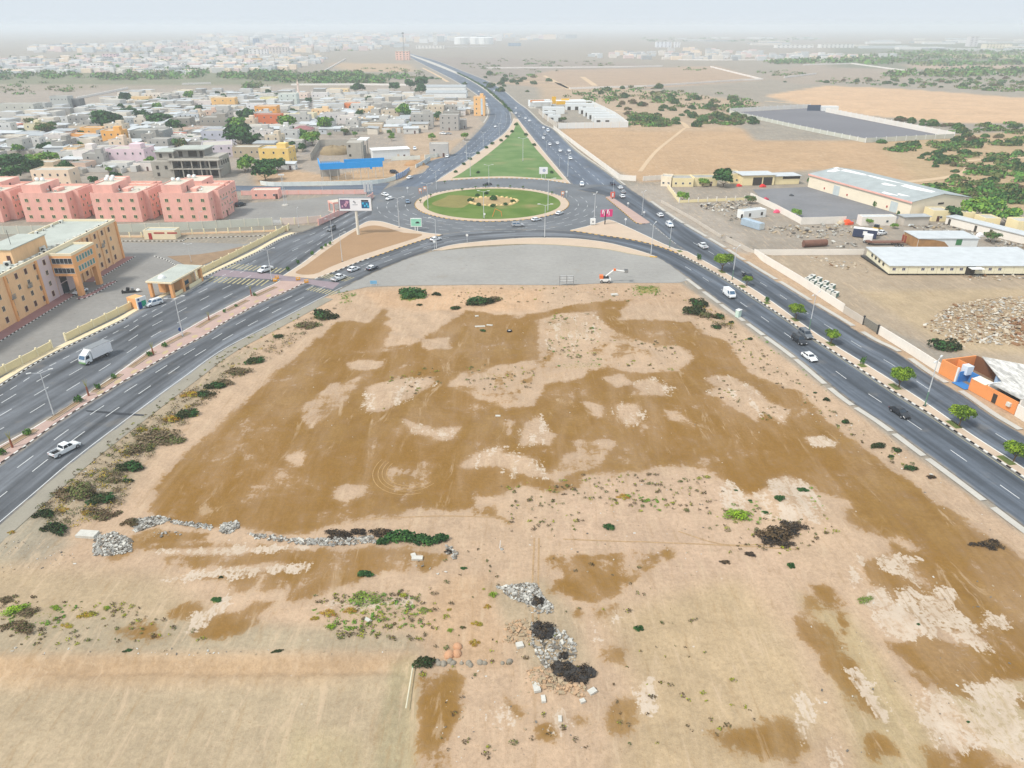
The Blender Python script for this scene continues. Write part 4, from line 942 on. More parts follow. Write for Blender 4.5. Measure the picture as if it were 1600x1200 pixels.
# walls and fences
PANELC = mat('cream fence panel', C(234,218,172),.85,.05,.3); POSTC = mat('cream fence post', C(240,228,190),.85,.05)
def wall(name, label, pts, h_, panel_m, post_m, pitch=5.0, th=.2, post=.36, posth=.35, cat='wall', group=None, gap=(), cap=None):
    q = resample(pts, step=pitch); o = q[0]; t = thing(name, label, cat, (o.x, o.y, 0),0, group)
    pm = BX(-post / 2, post / 2,-post / 2, post / 2,0, h_ + posth).mesh('post', post_m)
    cache = {}
    for i in range(len(q)):
        d = (q[min(i + 1, len(q) - 1)] - q[max(i - 1,0)])
        if posth is not None: put('post', pm, t, (q[i].x - o.x, q[i].y - o.y, 0), math.atan2(d.y, d.x))
        if i < len(q) - 1 and i not in gap:
            c = (q[i] + q[i + 1]) / 2; d = q[i + 1] - q[i]; l_ = round(d.length - post * (1 if posth is not None else 0),2)
            if l_ not in cache:
                b = BX(-l_ / 2, l_ / 2,-th / 2, th / 2,0, h_)
                if cap: b.box(-l_ / 2, l_ / 2,-th / 2 - .05, th / 2 + .05, h_, h_ + .1,1)
                cache[l_] = b.mesh('panel', [panel_m, cap] if cap else panel_m)
            put('panel', cache[l_], t, (c.x - o.x, c.y - o.y, 0), math.atan2(d.y, d.x))
    return t
WB = lambda *a: [Vector(q) if not isinstance(q, tuple) else P(*q) for q in a]
cw1 = extend(PP([(0,588),(50,562),(100,535),(170,500),(222,474)]),40,0)
wall('boundary_wall', 'cream panelled boundary wall along the west road left of the gatehouse', cw1,1.9, PANELC, POSTC, 4.6, gap=(12,))
wall('boundary_wall', 'cream panelled boundary wall running from the gatehouse to the service lane', PP([(308,432),(345,413),(400,385),(440,364),(452,358)]),1.9, PANELC, POSTC, 4.6)
kl = cutp(offset(we_out, -.35),(-60,633),(200,497)); kerb('car_park_kerb', kl, K_W, K_B, .8,.22)
kl = cutp(offset(we_out, -.35),(309,438),(470,366)); kerb('car_park_kerb', kl, K_W, K_B, .8,.22)
b = MB(); kl = cutp(we_out, (-60,633),(470,366)); b.prism(offset(kl, .45) + offset(kl, 2.2)[::-1],0,.1); structure('roadside_footpath', b, mat('cream path', C(222,206,172),.9,.08))
wall('boundary_wall', 'low pale wall with tall posts along the north edge of the car park', PP([(185,371),(222,371),(300,366),(400,363),(450,361)]),.7, mat('peach wall', C(238,206,170),.85), POSTC, 4.4, posth=1.3)
kerb('car_park_north_kerb', PP([(188,377),(285,377),(290,373),(400,369),(440,366)]), K_W, K_B, .8,.22)
SCR = mat('grey screen', C(198,200,188),.8,.06,.3); 
wall('screen_wall', 'long pale grey screen wall in front of the salmon apartment houses', extend(PP([(0,366),(180,363),(300,359),(426,352)]),60,0),3.0, SCR, mat('screen post', C(216,212,196),.85),5.2, posth=.1)
wall('screen_wall', 'short pale screen wall with posts right of the service lane gate', PP([(440,351),(470,350),(502,347)]),2.6, mat('pale pink wall', C(222,206,194),.85,.05), POSTC, 4.6, posth=.1)
g = thing('lane_gate', 'white sliding gate between the two grey screen walls', 'gate', (*P(426,352),0)); e = P(440,351.5) - P(426,352)
b = MB()
for k in range(4): b.obox(e * .5, e, e.length, .08,.3 + .5 * k, .45 + .5 * k)
obj('rail', b, WHT, g); b = MB(); b.obox(e * .02, e, .15,.15,0,2.0); b.obox(e * .98, e, .15,.15,0,2.0); obj('post', b, WHT, g)
wall('pink_wall', 'pink courtyard wall curving along the west road beside the billboard', smooth(PP([(498,352),(520,342),(545,330)]),4),2.3, PINKW, PINK, 3.2, posth=.12)
wall('pink_wall', 'pink courtyard wall beside the junction right of the gate lodge', smooth(PP([(562,322),(575,315),(583,309)]),4),2.3, PINKW, PINK, 3.2, posth=.12)
wall('pink_wall', 'long pink courtyard wall with bays along the side road', PP([(378,305),(436,304),(500,303.5),(572,303)]),1.9, PINKW, PINK, 5.0, posth=.15, cap=mat('cream cap', C(242,214,190),.85))
# pink store beside it
def blockhouse(name, label, cat, p0, p1, depth, h_, m, roofm, nwin=0, door=None, group=None, par=.35, wmesh=None, roofover=0.0):
    """simple walled building whose front runs from ground point p0 to p1; depth goes away from the viewer"""
    d = p1 - p0; t = thing(name, label, cat, ((p0.x + p1.x) / 2,(p0.y + p1.y) / 2,0), math.atan2(d.y, d.x), group); W = d.length / 2
    b = MB(); b.box(-W, W, 0, depth, 0, h_); obj('wall', b, m, t)
    if par: 
        b = MB(); parapet(b, -W, W, 0, depth, h_, h_ + par, .22); obj('parapet', b, m, t)
        b = MB(); b.box(-W + .22, W - .22,.22, depth - .22, h_, h_ + .06); obj('roof', b, roofm, t)
    else:
        b = MB(); b.box(-W - roofover, W + roofover, -roofover, depth + roofover, h_, h_ + .18); obj('roof', b, roofm, t)
    wm = wmesh or WIN_S
    for k in range(nwin): window(t, wm, -W + 2 * W * (k + .5) / nwin, -.003, min(h_ * .58,1.7),0)
    if door is not None:
        b = MB(); b.box(door - .55, door + .55,-.06,-.003,0,2.15); obj('door', b, BRN, t)
    return t
WIN_S = win_meshes('window', .9,.8, FRW, GLS, 0)
blockhouse('store_building', 'low pink store with flat roof beside the rightmost salmon house', 'building', P(394,311), P(436,310.5),5.5,3.6, PINK, ROOFP, 3,5)
# gate lodge of the courtyard: canopy on posts with a room
p0 = P(522,333); t = thing('gate_lodge', 'salmon gate lodge with an open canopy behind the billboard', 'building', (p0.x, p0.y, 0), math.radians(38))
b = MB(); b.box(0,10.5,0,5.2,3.6,4.3); b.box(.3,10.2,.3,4.9,4.3,4.36,1); obj('roof', b, [PINK, ROOFP], t)
for x, y in ((.3,.3),(.3,4.7),(4.0,.3)): obj('post', BX(x - .25, x + .25, y - .25, y + .25,0,3.6), PINK, t)
obj('room', BX(4.6,10.4,.4,5.0,0,3.6), PINK, t); obj('step', BX(-.3,4.4,-.6,5.4,0,.2), PALEPAVE, t)
# small peach kiosk at the north kerb of the car park
t = blockhouse('prayer_kiosk', 'low cream kiosk with red door and red slit windows at the car park edge', 'building', P(226,374), P(275,374),4.6,3.0, CREAM, ROOFC, 0, None)
RED = mat('red paint', C(176,58,52),.6,.1)
obj('door', BX(-4.0,-2.8,-.07,-.003,0,2.3), RED, t); obj('slit_window', BX(-1.9,2.0,-.07,-.003,2.1,2.6), RED, t); obj('slit_window', BX(3.0,6.6,-.07,-.003,2.1,2.6), RED, t)
# gatehouse at the west road
t = thing('gatehouse', 'peach gatehouse with flat overhanging roof and dome beside the west road', 'building', (-97.6,199.5,0), math.radians(81.5))
b = MB(); b.box(-4.6,12.2,-1.6,6.4,4.3,4.75); b.box(-4.3,11.9,-1.3,6.1,4.75,4.82,1); obj('roof', b, [CREAM, ROOFC], t)
for x, y in ((-3.9,-.9),(-3.9,5.6),(1.4,-.9),(11.2,-.9)): obj('pier', BX(x - .45, x + .45, y - .45, y + .45,0,4.3), PEACHD, t)
rm = obj('room', BX(2.2,10.4,.4,5.8,0,4.3), PEACH, t); obj('room_recess', BX(-.2,2.19,3.6,5.8,0,4.3), PEACHD, t)
obj('window', BX(4.6,6.6,.33,.398,.9,2.1), GLB, rm); obj('lattice', BX(8.2,9.8,.33,.398,.5,4.0), mat('carved plaster', C(206,182,148),.9,.3,2), rm)
obj('low_wall', BX(-3.4,.9,-1.1,-.9,0,1.1).box(4.0,10.7,-1.3,-1.1,0,1.2), POSTC, t)
obj('dome', MB().dome((-1.2,3.4,4.82),1.1,1.1,.95,14,5), WHT, t, smooth_=True)
put('guard_kerb', BX(-5.5,12.5,-2.4,-1.5,0,.13).mesh('guard_kerb', PALEPAVE), t)
t = thing('cash_booth', 'orange cash machine booth with white blue and green front by the parked white minivan', 'booth', (*P(222,482),0), math.radians(62))
obj('shell', BX(-1.2,1.6,0,4.0,0,3.0), PEACHD, t); obj('front_panel', BX(-1.3,1.7,-.28,-.003,0,3.3), WHT, t)
obj('green_panel', BX(.1,1.4,-.33,-.283,.6,2.2), mat('green sign', C(40,156,120),.5,.05), t); obj('blue_door', BX(-1.0,.05,-.33,-.283,.1,2.1), mat('blue sign', C(36,74,140),.5,.05), t); obj('logo_disc', MB().tube((-.7,-.33,2.8),(-.7,-.285,2.8),.3,.3,12), MATS['blue sign'], t)
# steel frame lying in the yard
t = thing('machine_frame', 'dark machine frame with white tank lying on the car park by the booth', 'scrap', (*P(205,457),0),.3)
obj('frame', BX(-2.4,2.2,-.5,-.35,0,.5).box(-2.4,2.2,.35,.5,0,.5).box(-2.4,-2.1,-.5,.5,.2,.9), DARKM, t); obj('ring', MB().tube((-.9,.2,.5),(-.6,.2,1.5),.5,.5,10), DARKM, t); obj('tank', MB().dome((2.0,0,.4),.7,.6,.6,10,4), WHT, t)
obj('ring', MB().tube((.4,.3,.5),(.5,.3,1.3),.4,.4,10), METG, t)
# blue steel frame under construction, site walls
BLU = mat('blue cladding', C(24,160,240),.5,.05,.5, spec=.4); STL = mat('pale steel', C(200,198,190),.6,.1,.5)
o = P(503,283); e = (P(594,278) - o).normalized(); t = thing('steel_canopy', 'unfinished canopy with bright blue fascia and open roof joists at the junction', 'building', (o.x, o.y, 0), math.atan2(e.y, e.x)); t.scale = (1,1,1.2)
obj('front_fascia', BX(0,31,-.15,.15,4.6,7.0), BLU, t); obj('side_fascia', BX(-.15,.15,.16,19,4.8,7.0), BLU, t); obj('rear_fascia', BX(13,34,16,16.3,4.8,6.2), BLU, t)
pm_ = BX(-.15,.15,-.15,.15,0,4.6).mesh('column', STL)
for k in range(9): put('column', pm_, t, (.6 + 3.8 * k, .32,0)); put('column', pm_, t, (.6 + 3.8 * k, 15.6,0)) 
jm = BX(-.13,.13,.2,11.8,5.6,5.95).mesh('joist', BLU)
for k in range(12): put('joist', jm, t, (.9 + .85 * k, 0,0))
for y in (.4,11.9): obj('beam', BX(.2,12.0, y - .15, y + .15,5.2,5.55), BLU, t)
jm = BX(0,10,-.08,.08,5.4,5.6).mesh('rafter', mat('blue grey steel', C(150,170,186),.6))
for k in range(7): put('rafter', jm, t, (1.0,12.6 + .9 * k, 0))
obj('bracket', BX(25,26.2,6,6.3,3,6.0), BLU, t); obj('back_wall', BX(.3,10,12.2,12.4,0,3.0), CONC, t)
SITEW = mat('white site hoarding', C(226,232,226),.7,.06,.3)
wall('site_hoarding', 'white hoarding along the side road below the blue canopy', smooth(PP([(408,289),(430,291),(500,290),(560,289),(598,286),(618,281)]),4),2.0, SITEW, SITEW, 4.2, posth=.05)
HB = mat('blue printed hoarding', C(120,150,196),.7,.5,.6,.2,2)
wall('printed_hoarding', 'blue and white printed hoarding on the curve left of the junction', smooth(PP([(618,281),(630,276),(640,269)]),3),2.6, HB, SITEW, 2.4, posth=.05)
wall('printed_hoarding', 'grey and white hoarding further up the curve behind the printed one', smooth(PP([(650,264),(663,257),(672,251)]),3),2.4, mat('grey hoarding', C(190,200,206),.7,.3,.6), SITEW, 2.6, posth=.05)
wall('site_hoarding', 'white hoarding behind the blue canopy beside the white shed', PP([(612,251),(656,249)]),2.2, SITEW, SITEW, 4, posth=.05); wall('site_hoarding', 'white hoarding piece at the bend beside the grey hut', PP([(664,248),(682,246),(697,240)]),2.2, SITEW, SITEW, 4, posth=.05)
t = thing('unfinished_building', 'grey unfinished block with outside stair behind the blue canopy', 'building', (*P(559,248),0))
obj('wall', BX(-6,2.6,0,10,0,9), CONC, t); obj('rear_block', BX(-6,-2,10.002,16,0,9.5), CONC, t); obj('roof', BX(-1.8,4,10.01,22,8.6,9.2), WHT, t); obj('column', BX(3,3.5,0,.5,0,9), CONC, t); obj('column', BX(3.4,3.9,14,14.5,0,8.6), CONC, t)
for z in (1.2,6.4): obj('window', BX(-4.8,-3.6,-.06,-.003, z, z + 1.4), INT, t)
obj('inner_wall', BX(2.62,3.0,3,13,0,6), CONCD, t)
WSH = mat('white shed sheet', C(228,232,232),.6,.04,.4,.05,5, stretch=(4,4,.4))
t = blockhouse('storage_shed', 'long white shed with white roof behind the blue canopy', 'building', P(583,250), P(641,247),10,5.2, WSH, WHT, 0,7.5, par=0, roofover=.4); obj('window', BX(3.4,4.6,-.06,-.003,1.2,2.6), FRM, t)
wall('site_wall', 'grey block wall around the sand heap behind the blue canopy', PP([(486,251),(500,228),(545,228)]),4.0, CONC, CONC, 5, posth=.02, post=.25)
# two sand heaps
def sandheap(label, px, py, rx, ry, h_, m):
    c = P(px, py); b = MB(); b.dome((0,0,-.05), rx, ry, h_, 18,6); rr = random.Random(int(px)); b.v = [(x + rr.uniform(-.3,.3), y + rr.uniform(-.3,.3), z * rr.uniform(.75,1.1)) for x, y, z in b.v]
    o = obj('sand_heap', b, m, None, (c.x, c.y, 0), smooth_=True); o['label'] = label; o['category'] = 'sand heap'
SOILH = mat('heap sand', C(206,164,120,.66),.95,.1,.5,.1,3); SOILG = mat('heap gravel', C(178,158,124,.66),.95,.15,.5,.1,3)
sandheap('orange sand heap behind the hoarding left of the junction', 648,258,6,4,2.6, SOILH); sandheap('brown gravel heap inside the grey block wall', 522,240,9,7,5.0, SOILG); sandheap('second brown heap inside the grey block wall', 538,238,6,6,4.0, SOILG)
# STREET FURNITURE
POLE = mat('galvanised pole', C(206,210,212),.4,.05,1, metal=.1); POLEG = mat('green painted pole foot', C(96,130,112),.6,.1); LAMPH = mat('lamp head', C(214,216,214),.5,.05)
def lamp_proto(double, h_, green=False):
    t = thing('street_lamp', '', 'street lamp'); b = MB()
    if green: obj('pole_foot', MB().tube((0,0,0),(0,0,3.2),.14,.12,8), POLEG, t); b.tube((0,0,3.2),(0,0, h_),.115,.07,8)
    else: b.tube((0,0,0),(0,0, h_),.13,.07,8)
    obj('pole', b, POLE, t)
    obj('base_plate', BX(-.3,.3,-.3,.3,0,.12), DARKM, t)
    for s_ in ((1,-1) if double else (1,)):
        obj('arm', MB().tube((0,0, h_ - .1),(s_ * 1.7,0, h_ + .35),.06,.05,6), POLE, t)
        obj('lamp_head', BX(min(s_ * 1.5, s_ * 2.4), max(s_ * 1.5, s_ * 2.4),-.17,.17, h_ + .28, h_ + .45), LAMPH, t)
    return Proto(t)
LD, LS, LG = lamp_proto(True, 10), lamp_proto(False, 10), lamp_proto(True, 10, True)
G_L = 'street lamps along the roads'
lamps = [ # base x, y, top row, kind, bearing, label
 (84.5,649.5,582, LD, .55, 'tall double-armed street lamp on the west median beside the white box truck'),
 (286,526,466, LD, .5, 'double-armed street lamp with a blue sign at its foot on the west median'),
 (425,439,390, LD, .5, 'double-armed street lamp standing at the rose paved crossing'),
 (520,379,342, LD, .6, 'street lamp on the earth island edge beside the dark car'),
 (535,409,365, LS, .6, 'single-armed street lamp in the earth island in front of the billboard'),
 (624,356,309, LD, .2, 'street lamp at the tip of the earth island beside the green sign'),
 (669,327,287, LD, 0, 'street lamp at the west edge of the roundabout'),
 (682,297,267, LD, 0, 'street lamp behind the roundabout, at its upper left edge'),
 (682,389,342, LS, 2.8, 'street lamp at the west tip of the crescent island'),
 (851,371,320, LD, 0, 'street lamp in the middle of the crescent island'),
 (756,341,299, LD, 0, 'street lamp on the lawn in the roundabout'),
 (856,330,266, LD, 0, 'tallest street lamp at the right edge of the roundabout'),
 (928,350,303, LD, 1.2, 'street lamp beside the small white box on the east earth island'),
 (958,302,277, LD, 1, 'street lamp at the tip of the red paved splitter island'),
 (1003,337,300, LD, 1, 'street lamp on the red paved splitter island'),
 (887,277,241, LD, 1, 'street lamp at the right corner of the triangle lawn'),
 (817,252,216, LD, 0, 'street lamp in the middle of the triangle lawn'),
 (735,276,239, LD, 0, 'left one of two street lamps at the base of the triangle lawn'),
 (764,290,258, LD, 0, 'street lamp at the kerb below the triangle lawn'),
 (729,250,221, LD, -.6, 'street lamp on the left edge of the triangle lawn'),
 (755,227,207, LD, -.6, 'street lamp at the bend of the north road beside the triangle lawn'),
 (780,213,193, LD, -.6, 'farthest street lamp along the left edge of the triangle lawn'),
 (1017,398,350, LS, 1.0, 'street lamp at the yellow nose of the crescent island'),
 (1046,387,344, LG, .9, 'street lamp with green foot at the east island end'),
 (1144,437,387, LG, .85, 'street lamp with green foot beside the largest median tree'),
 (1264,516,460, LG, .8, 'street lamp with green foot beside the two dark cars'),
 (1444.5,635,563, LG, .8, 'street lamp with green foot in front of the orange shop'),
 (467,355,326, LS, 1.5, 'street lamp beside the service lane gate'),
 (504,299,285, LS, 1.5, 'street lamp on the side road below the blue canopy'),
 (299,410,384, LD, 0, 'double-headed lamp on the car park earth island'),
 (315,356,341, LS, 0, 'short lamp behind the grey screen wall'),
 (725,205,192, LS, 2, 'lamp post at the bend beside the orange tower house'),(854,236,222, LS, 1, 'dark lamp post on the right edge of the triangle lawn'),(874,262,246, LS, 1, 'second lamp post on the right edge of the triangle lawn'),
]
for x, y, ty, pr_, rz, lab in lamps:
    q = P(x, y); s_ = hgt(x, y, ty) / 10.2; pr_.place((q.x, q.y, .1), rz, lab, G_L, max(.6, min(1.3, s_)))
t = thing('flood_light_mast', 'tall floodlight mast with three poles in the pink courtyard', 'street lamp', (*P(446,321),0))
for k in range(3): a = 2.1 * k; obj('pole', MB().tube((.7 * math.cos(a),.7 * math.sin(a),0),(.3 * math.cos(a),.3 * math.sin(a),13),.09,.06,6), POLE, t)
obj('base', MB().tube((0,0,0),(0,0,.4),1.6,1.4,12), PALEPAVE, t); obj('lamp_head', BX(-1.2,1.2,-.3,.3,12.8,13.3), LAMPH, t)
# signs
def text(s_, size, m, parent, loc, rot, name='lettering'):
    cu = bpy.data.curves.new(name, 'FONT'); cu.body = s_; cu.size = size; cu.align_x = 'CENTER'; cu.align_y = 'CENTER'; cu.extrude = .01; cu.materials.append(m)
    o = bpy.data.objects.new(name, cu); COL.objects.link(o); o.parent = parent; o.location = loc; o.rotation_euler = rot; return o
BLK = mat('black print', C(40,42,46),.6,0,1,0); GREYP = mat('grey print', C(150,152,156),.6,0,1,0)
q = P(560,367); t = thing('billboard', 'large white billboard with a purple and a blue picture on a single pole', 'billboard', (q.x, q.y, .14),.0)
obj('pole', MB().tube((0,0,0),(0,0,9.2),.55,.48,12), mat('cream pole', C(226,222,208),.6,.05), t)
obj('board', BX(-5.9,5.9,-.5,.5,9.0,13.6), mat('board white', C(240,240,242),.5,.02), t)
obj('frame', BX(-6.05,-5.9,-.55,.55,8.9,13.7).box(5.9,6.05,-.55,.55,8.9,13.7).box(-5.9,5.9,-.55,.55,8.85,9.0).box(-5.9,5.9,-.55,.55,13.6,13.75), METG, t)
PUR = mat('purple picture', C(120,92,124),.6,.3,1.2,.2,3)
pic = obj('picture', BX(-5.5,-2.0,-.54,-.503,9.7,13.0), PUR, t); rr = random.Random(2)
for k in range(8): obj('figure', BX(*(lambda x, z: (x, x + .4,-.56,-.543, z, z + .7))(-5.1 + rr.uniform(0,2.4),10.1 + rr.uniform(0,1.8))), mat('pink figures', C(222,170,190),.6,.1), pic)
obj('emblem', MB().tube((-.4,-.54,12.3),(-.4,-.503,12.3),.32,.32,14), GREYP, t); obj('emblem', BX(-.2,.2,-.54,-.503,11.6,12.2), GREYP, t); obj('caption_bar', BX(-1.0,.9,-.53,-.503,11.05,11.25), GREYP, t)
pic = obj('picture', BX(2.3,5.1,-.54,-.503,9.9,12.2), mat('blue picture', C(36,96,138),.5,.1), t); obj('picture_bar', BX(2.3,4.9,-.54,-.503,12.3,12.9), BLK, t)
for x, z in ((2.6,11.3),(3.2,10.4),(4.0,11.0),(4.4,10.2)): obj('picture_detail', BX(x, x + .55,-.56,-.543, z, z + .7), mat('cyan print', C(70,190,225),.5,.1), pic)
t = thing('green_sign', 'pale green advertising sign with a dark car picture at the island tip', 'sign', (*P(651,361),.1),0)
obj('board', BX(-2.1,2.1,-.25,.25,1.6,4.8), mat('sign rim', C(226,232,228),.5,.03), t); obj('panel', BX(-1.9,1.9,-.29,-.253,1.9,4.6), mat('mint panel', C(150,214,190),.5,.15,.5), t)
obj('car_picture', BX(-.2,1.3,-.31,-.293,2.9,3.3).box(.1,1.0,-.31,-.293,3.301,3.6), BLK, t)
for x in (-.5,.4): obj('leg', BX(x - .12, x + .12,-.1,.1,0,1.6), WHT, t)
t = thing('white_sign', 'square white sign with a faint emblem at the base of the triangle lawn', 'sign', (*P(849,279),.1),0)
obj('board', BX(-2.2,2.2,-.2,.2,2.2,5.6), mat('sign rim', C(226,232,228)), t); obj('panel', BX(-2.0,2.0,-.24,-.203,2.4,5.4), mat('board white', C(240,240,242)), t); obj('emblem', MB().tube((.3,-.27,4),(.3,-.243,4),.8,.8,16), mat('pale emblem', C(170,180,200),.6), t)
for x in (-1,1): obj('leg', BX(x - .1, x + .1,-.1,.1,0,2.2), POLE, t)
MAG = mat('magenta panel', C(226,60,130),.5,.05); 
t = thing('magenta_sign', 'two-winged magenta and white advertising sign on a dark post', 'sign', (*P(945,351),.14),.25); t.scale = (.68,.68,.82)
obj('post', BX(-.25,.25,-.25,.25,0,6.2), DARKM, t)
for s_, w_ in ((-1,2.6),(1,4.0)):
    p_ = obj('panel', BX(*sorted((s_ * .3, s_ * (.3 + w_))),-.2,.2,3.6,7.0), MAG, t); x = s_ * (.3 + w_ * .35)
    obj('white_picture', MB().add([(x - .8,-.23,7.0),(x + .3,-.23,7.0),(x - .5,-.23,5.0),(x - 1.0,-.23,5.2)],[(0,3,2,1)]), mat('board white', C(240,240,242)), p_); obj('white_picture', BX(x + .25, x + .65,-.235,-.203,4.2,6.2), MATS['board white'], p_)
t = thing('white_cabinet', 'small white double panel standing beside the lamp on the east earth island', 'sign', (*P(926,352),.14),0)
obj('cabinet', BX(-1.0,1.0,-.4,.4,.3,2.5), WHT, t); obj('leg', BX(-.8,-.6,-.1,.1,0,.3).box(.6,.8,-.1,.1,0,.3), POLE, t); obj('emblem', BX(-.3,.4,-.43,-.403,1.0,1.7), GREYP, t)
t = thing('red_sign', 'small red and white sign at the tip of the splitter island', 'sign', (*P(957,311),.14),.3)
obj('panel', BX(-1.0,1.0,-.25,.25,.6,3.0), mat('coral sign', C(232,110,90),.5), t); obj('post', BX(-.2,.2,-.1,.1,0,.6), DARKM, t); obj('white_picture', BX(-.5,.3,-.28,-.253,1.0,2.6), WHT, t)
t = thing('notice_board', 'grey billboard frame seen at the lower edge of the lay-by', 'sign', (*P(885,446),0),.03)
obj('panel', BX(-2.2,2.2,-.1,.1,1.0,3.0), mat('grey sheet', C(204,210,212),.5,.08,1.5,.06,6), t)
for x in (-2.1,0,2.1): obj('leg', BX(x - .08, x + .08,-.18,-.103,0,3.1), METG, t)
for z in (1.2,2.0,2.8): obj('rail', BX(-2.2,2.2,-.16,-.103, z, z + .08), METG, t)
t = thing('blue_notice', 'small blue panel standing on the lay-by corner above the green bush', 'sign', (*P(584,446),0),.1)
obj('panel', BX(-1.0,1.0,-.05,.05,.5,1.5), mat('sky blue panel', C(120,178,214),.5), t); obj('leg', BX(-.9,-.8,-.04,.04,0,.5).box(.8,.9,-.04,.04,0,.5), POLE, t)
t = thing('blue_sign', 'round blue sign at the foot of the lamp on the west median', 'sign', (*P(284,525),.12),.6)
obj('post', MB().tube((0,0,0),(0,0,1.5),.05), POLE, t); obj('disc', MB().tube((0,-.05,1.7),(0,.05,1.7),.5,.5,14), mat('blue sign', C(36,100,190)), t)
for x, y, lab in ((657,303, 'orange framed arrow board at the west edge of the roundabout'),(664,300, 'second orange arrow board at the west edge of the roundabout'),(777,339, 'orange triangular frame at the south kerb of the roundabout'),(879,308, 'orange arrow board at the east edge of the roundabout')):
    t = thing('arrow_board', lab, 'sign', (*P(x, y),.15),.1, 'orange frames around the roundabout'); og = mat('orange frame', C(232,140,70),.6)
    if x == 777: obj('frame', MB().tube((-2,0,0),(-.8,0,3.2),.12).tube((-.8,0,3.2),(1.6,0,2.0),.12).tube((1.6,0,2.0),(1.9,0,0),.12), og, t)
    else: obj('frame', BX(-.7,.7,-.1,.1,1.0,2.4), og, t); obj('leg', BX(-.6,-.45,-.05,.05,0,1.0).box(.45,.6,-.05,.05,0,1.0), og, t); obj('panel', BX(-.5,.5,-.13,-.103,1.2,2.2), WHT, t)
for x, y, ty, lab in ((637,302,294, 'small white direction disc west of the roundabout'),(885,309,300, 'small white direction disc east of the roundabout'),(757,342,335, 'white disc sign on the south rim of the roundabout'),(977,352,343, 'small white sign on the road between the splitter and the east island'),(1006,338,332, 'small white disc sign on the splitter island'),(981,324,318, 'white disc sign on the upper part of the splitter island'),(730,379,368, 'thin white post on the crescent island'),(679,391,378, 'white post with small panel at the west tip of the crescent island')):
    t = thing('disc_sign', lab, 'sign', (*P(x, y),.13),0, 'small white signs'); h_ = max(1.4, hgt(x, y, ty)); obj('post', MB().tube((0,0,0),(0,0, h_),.06), POLE, t); obj('disc', MB().tube((0,-.05, h_),(0,.05, h_),.45,.45,12), WHT, t)
t = thing('pylon_signs', 'row of three tall white flag panels at the corner of the pink wall', 'sign', (*P(577,307),0),.7)
for k in range(3): obj('panel', BX(-2.4 + 1.7 * k, -1.3 + 1.7 * k, -.1,.1,2.2,6.5), WHT, t); obj('post', BX(-1.95 + 1.7 * k, -1.8 + 1.7 * k, -.06,.06,0,2.2), POLE, t)
t = thing('utility_box', 'pale green utility box on the gutter below the white van', 'box', (*P(1153,495),.05),.7)
obj('cabinet', BX(-.7,.7,-.5,.5,0,1.9), mat('pale green box', C(196,218,206),.6), t); obj('roof', BX(-.78,.78,-.58,.58,1.9,2.0), WHT, t)
for x, y, c_, lab in ((430,440,(238,170,40), 'orange barrier block on the west median end'),(433,436,(238,170,40), 'second orange barrier block on the west median end'),(466,438,(238,180,40), 'orange barrier block on the crossing'),(479,442,(238,150,50), 'orange barrier block at the near end of the crossing')):
    t = thing('traffic_barrier', lab, 'barrier', (*P(x, y),.13),.4, 'orange barriers at the crossing'); m_ = mat('barrier orange', C(236,168,50),.6); obj('body', BX(-.6,.6,-.25,.25,0,.35).box(-.6,.6,-.15,.15,.351,.9), m_, t); obj('reflector', BX(-.4,.4,-.17,-.153,.5,.7), WHT, t)
# VEHICLES
TYRE = mat('tyre rubber', C(34,34,36),.9,.05); RIM = mat('wheel rim', C(170,172,176),.35,.05, metal=.6); CGL = glassm('car glass', C(40,52,64),.08); CGB = glassm('car glass sky', C(74,104,132),.08)
HLT = mat('headlamp', C(236,238,240),.15,0,1,0, spec=.6); TLT = mat('tail lamp', C(170,34,34),.3,0,1,0, spec=.5); TRIM = mat('black trim', C(40,41,43),.6,.05)
PAINT = {}
def paintm(k, c):
    if k not in PAINT: PAINT[k] = mat('car paint ' + k, c, .22,.03,.8,0, spec=.55)
    return PAINT[k]
def loft(mb, secs, mi=0):
    """secs: list of closed rings (same count)"""
    n = len(secs[0]); o = len(mb.v); mb.v += [tuple(q) for s_ in secs for q in s_]
    for j in range(len(secs) - 1):
        for i in range(n):
            a = o + j * n + i; b_ = o + j * n + (i + 1) % n; mb.f.append((a, b_, b_ + n, a + n)); mb.m.append(mi)
    mb.f.append(tuple(o + i for i in range(n - 1,-1,-1))); mb.m.append(mi); mb.f.append(tuple(o + (len(secs) - 1) * n + i for i in range(n))); mb.m.append(mi)
WHEELS = {}
def wheels(t, xs, y, r):
    if r not in WHEELS:
        WHEELS[r] = (MB().tube((0,-.11,0),(0,.11,0), r, r, 16).mesh('wheel', TYRE), MB().tube((0,-.125,0),(0,.125,0), r * .62, r * .62,12).mesh('rim', RIM))
    for x in xs:
        for s_ in (-1,1): o = put('wheel', WHEELS[r][0], t, (x, s_ * y, r)); put('rim', WHEELS[r][1], o)
def body_ring(x, w_, zb, zt, ch=.12):
    return [(x, -w_ + ch * .5, zb),(x, w_ - ch * .5, zb),(x, w_, zb + ch),(x, w_, zt - ch * .9),(x, w_ - ch, zt),(x, -w_ + ch, zt),(x, -w_, zt - ch * .9),(x, -w_, zb + ch)]
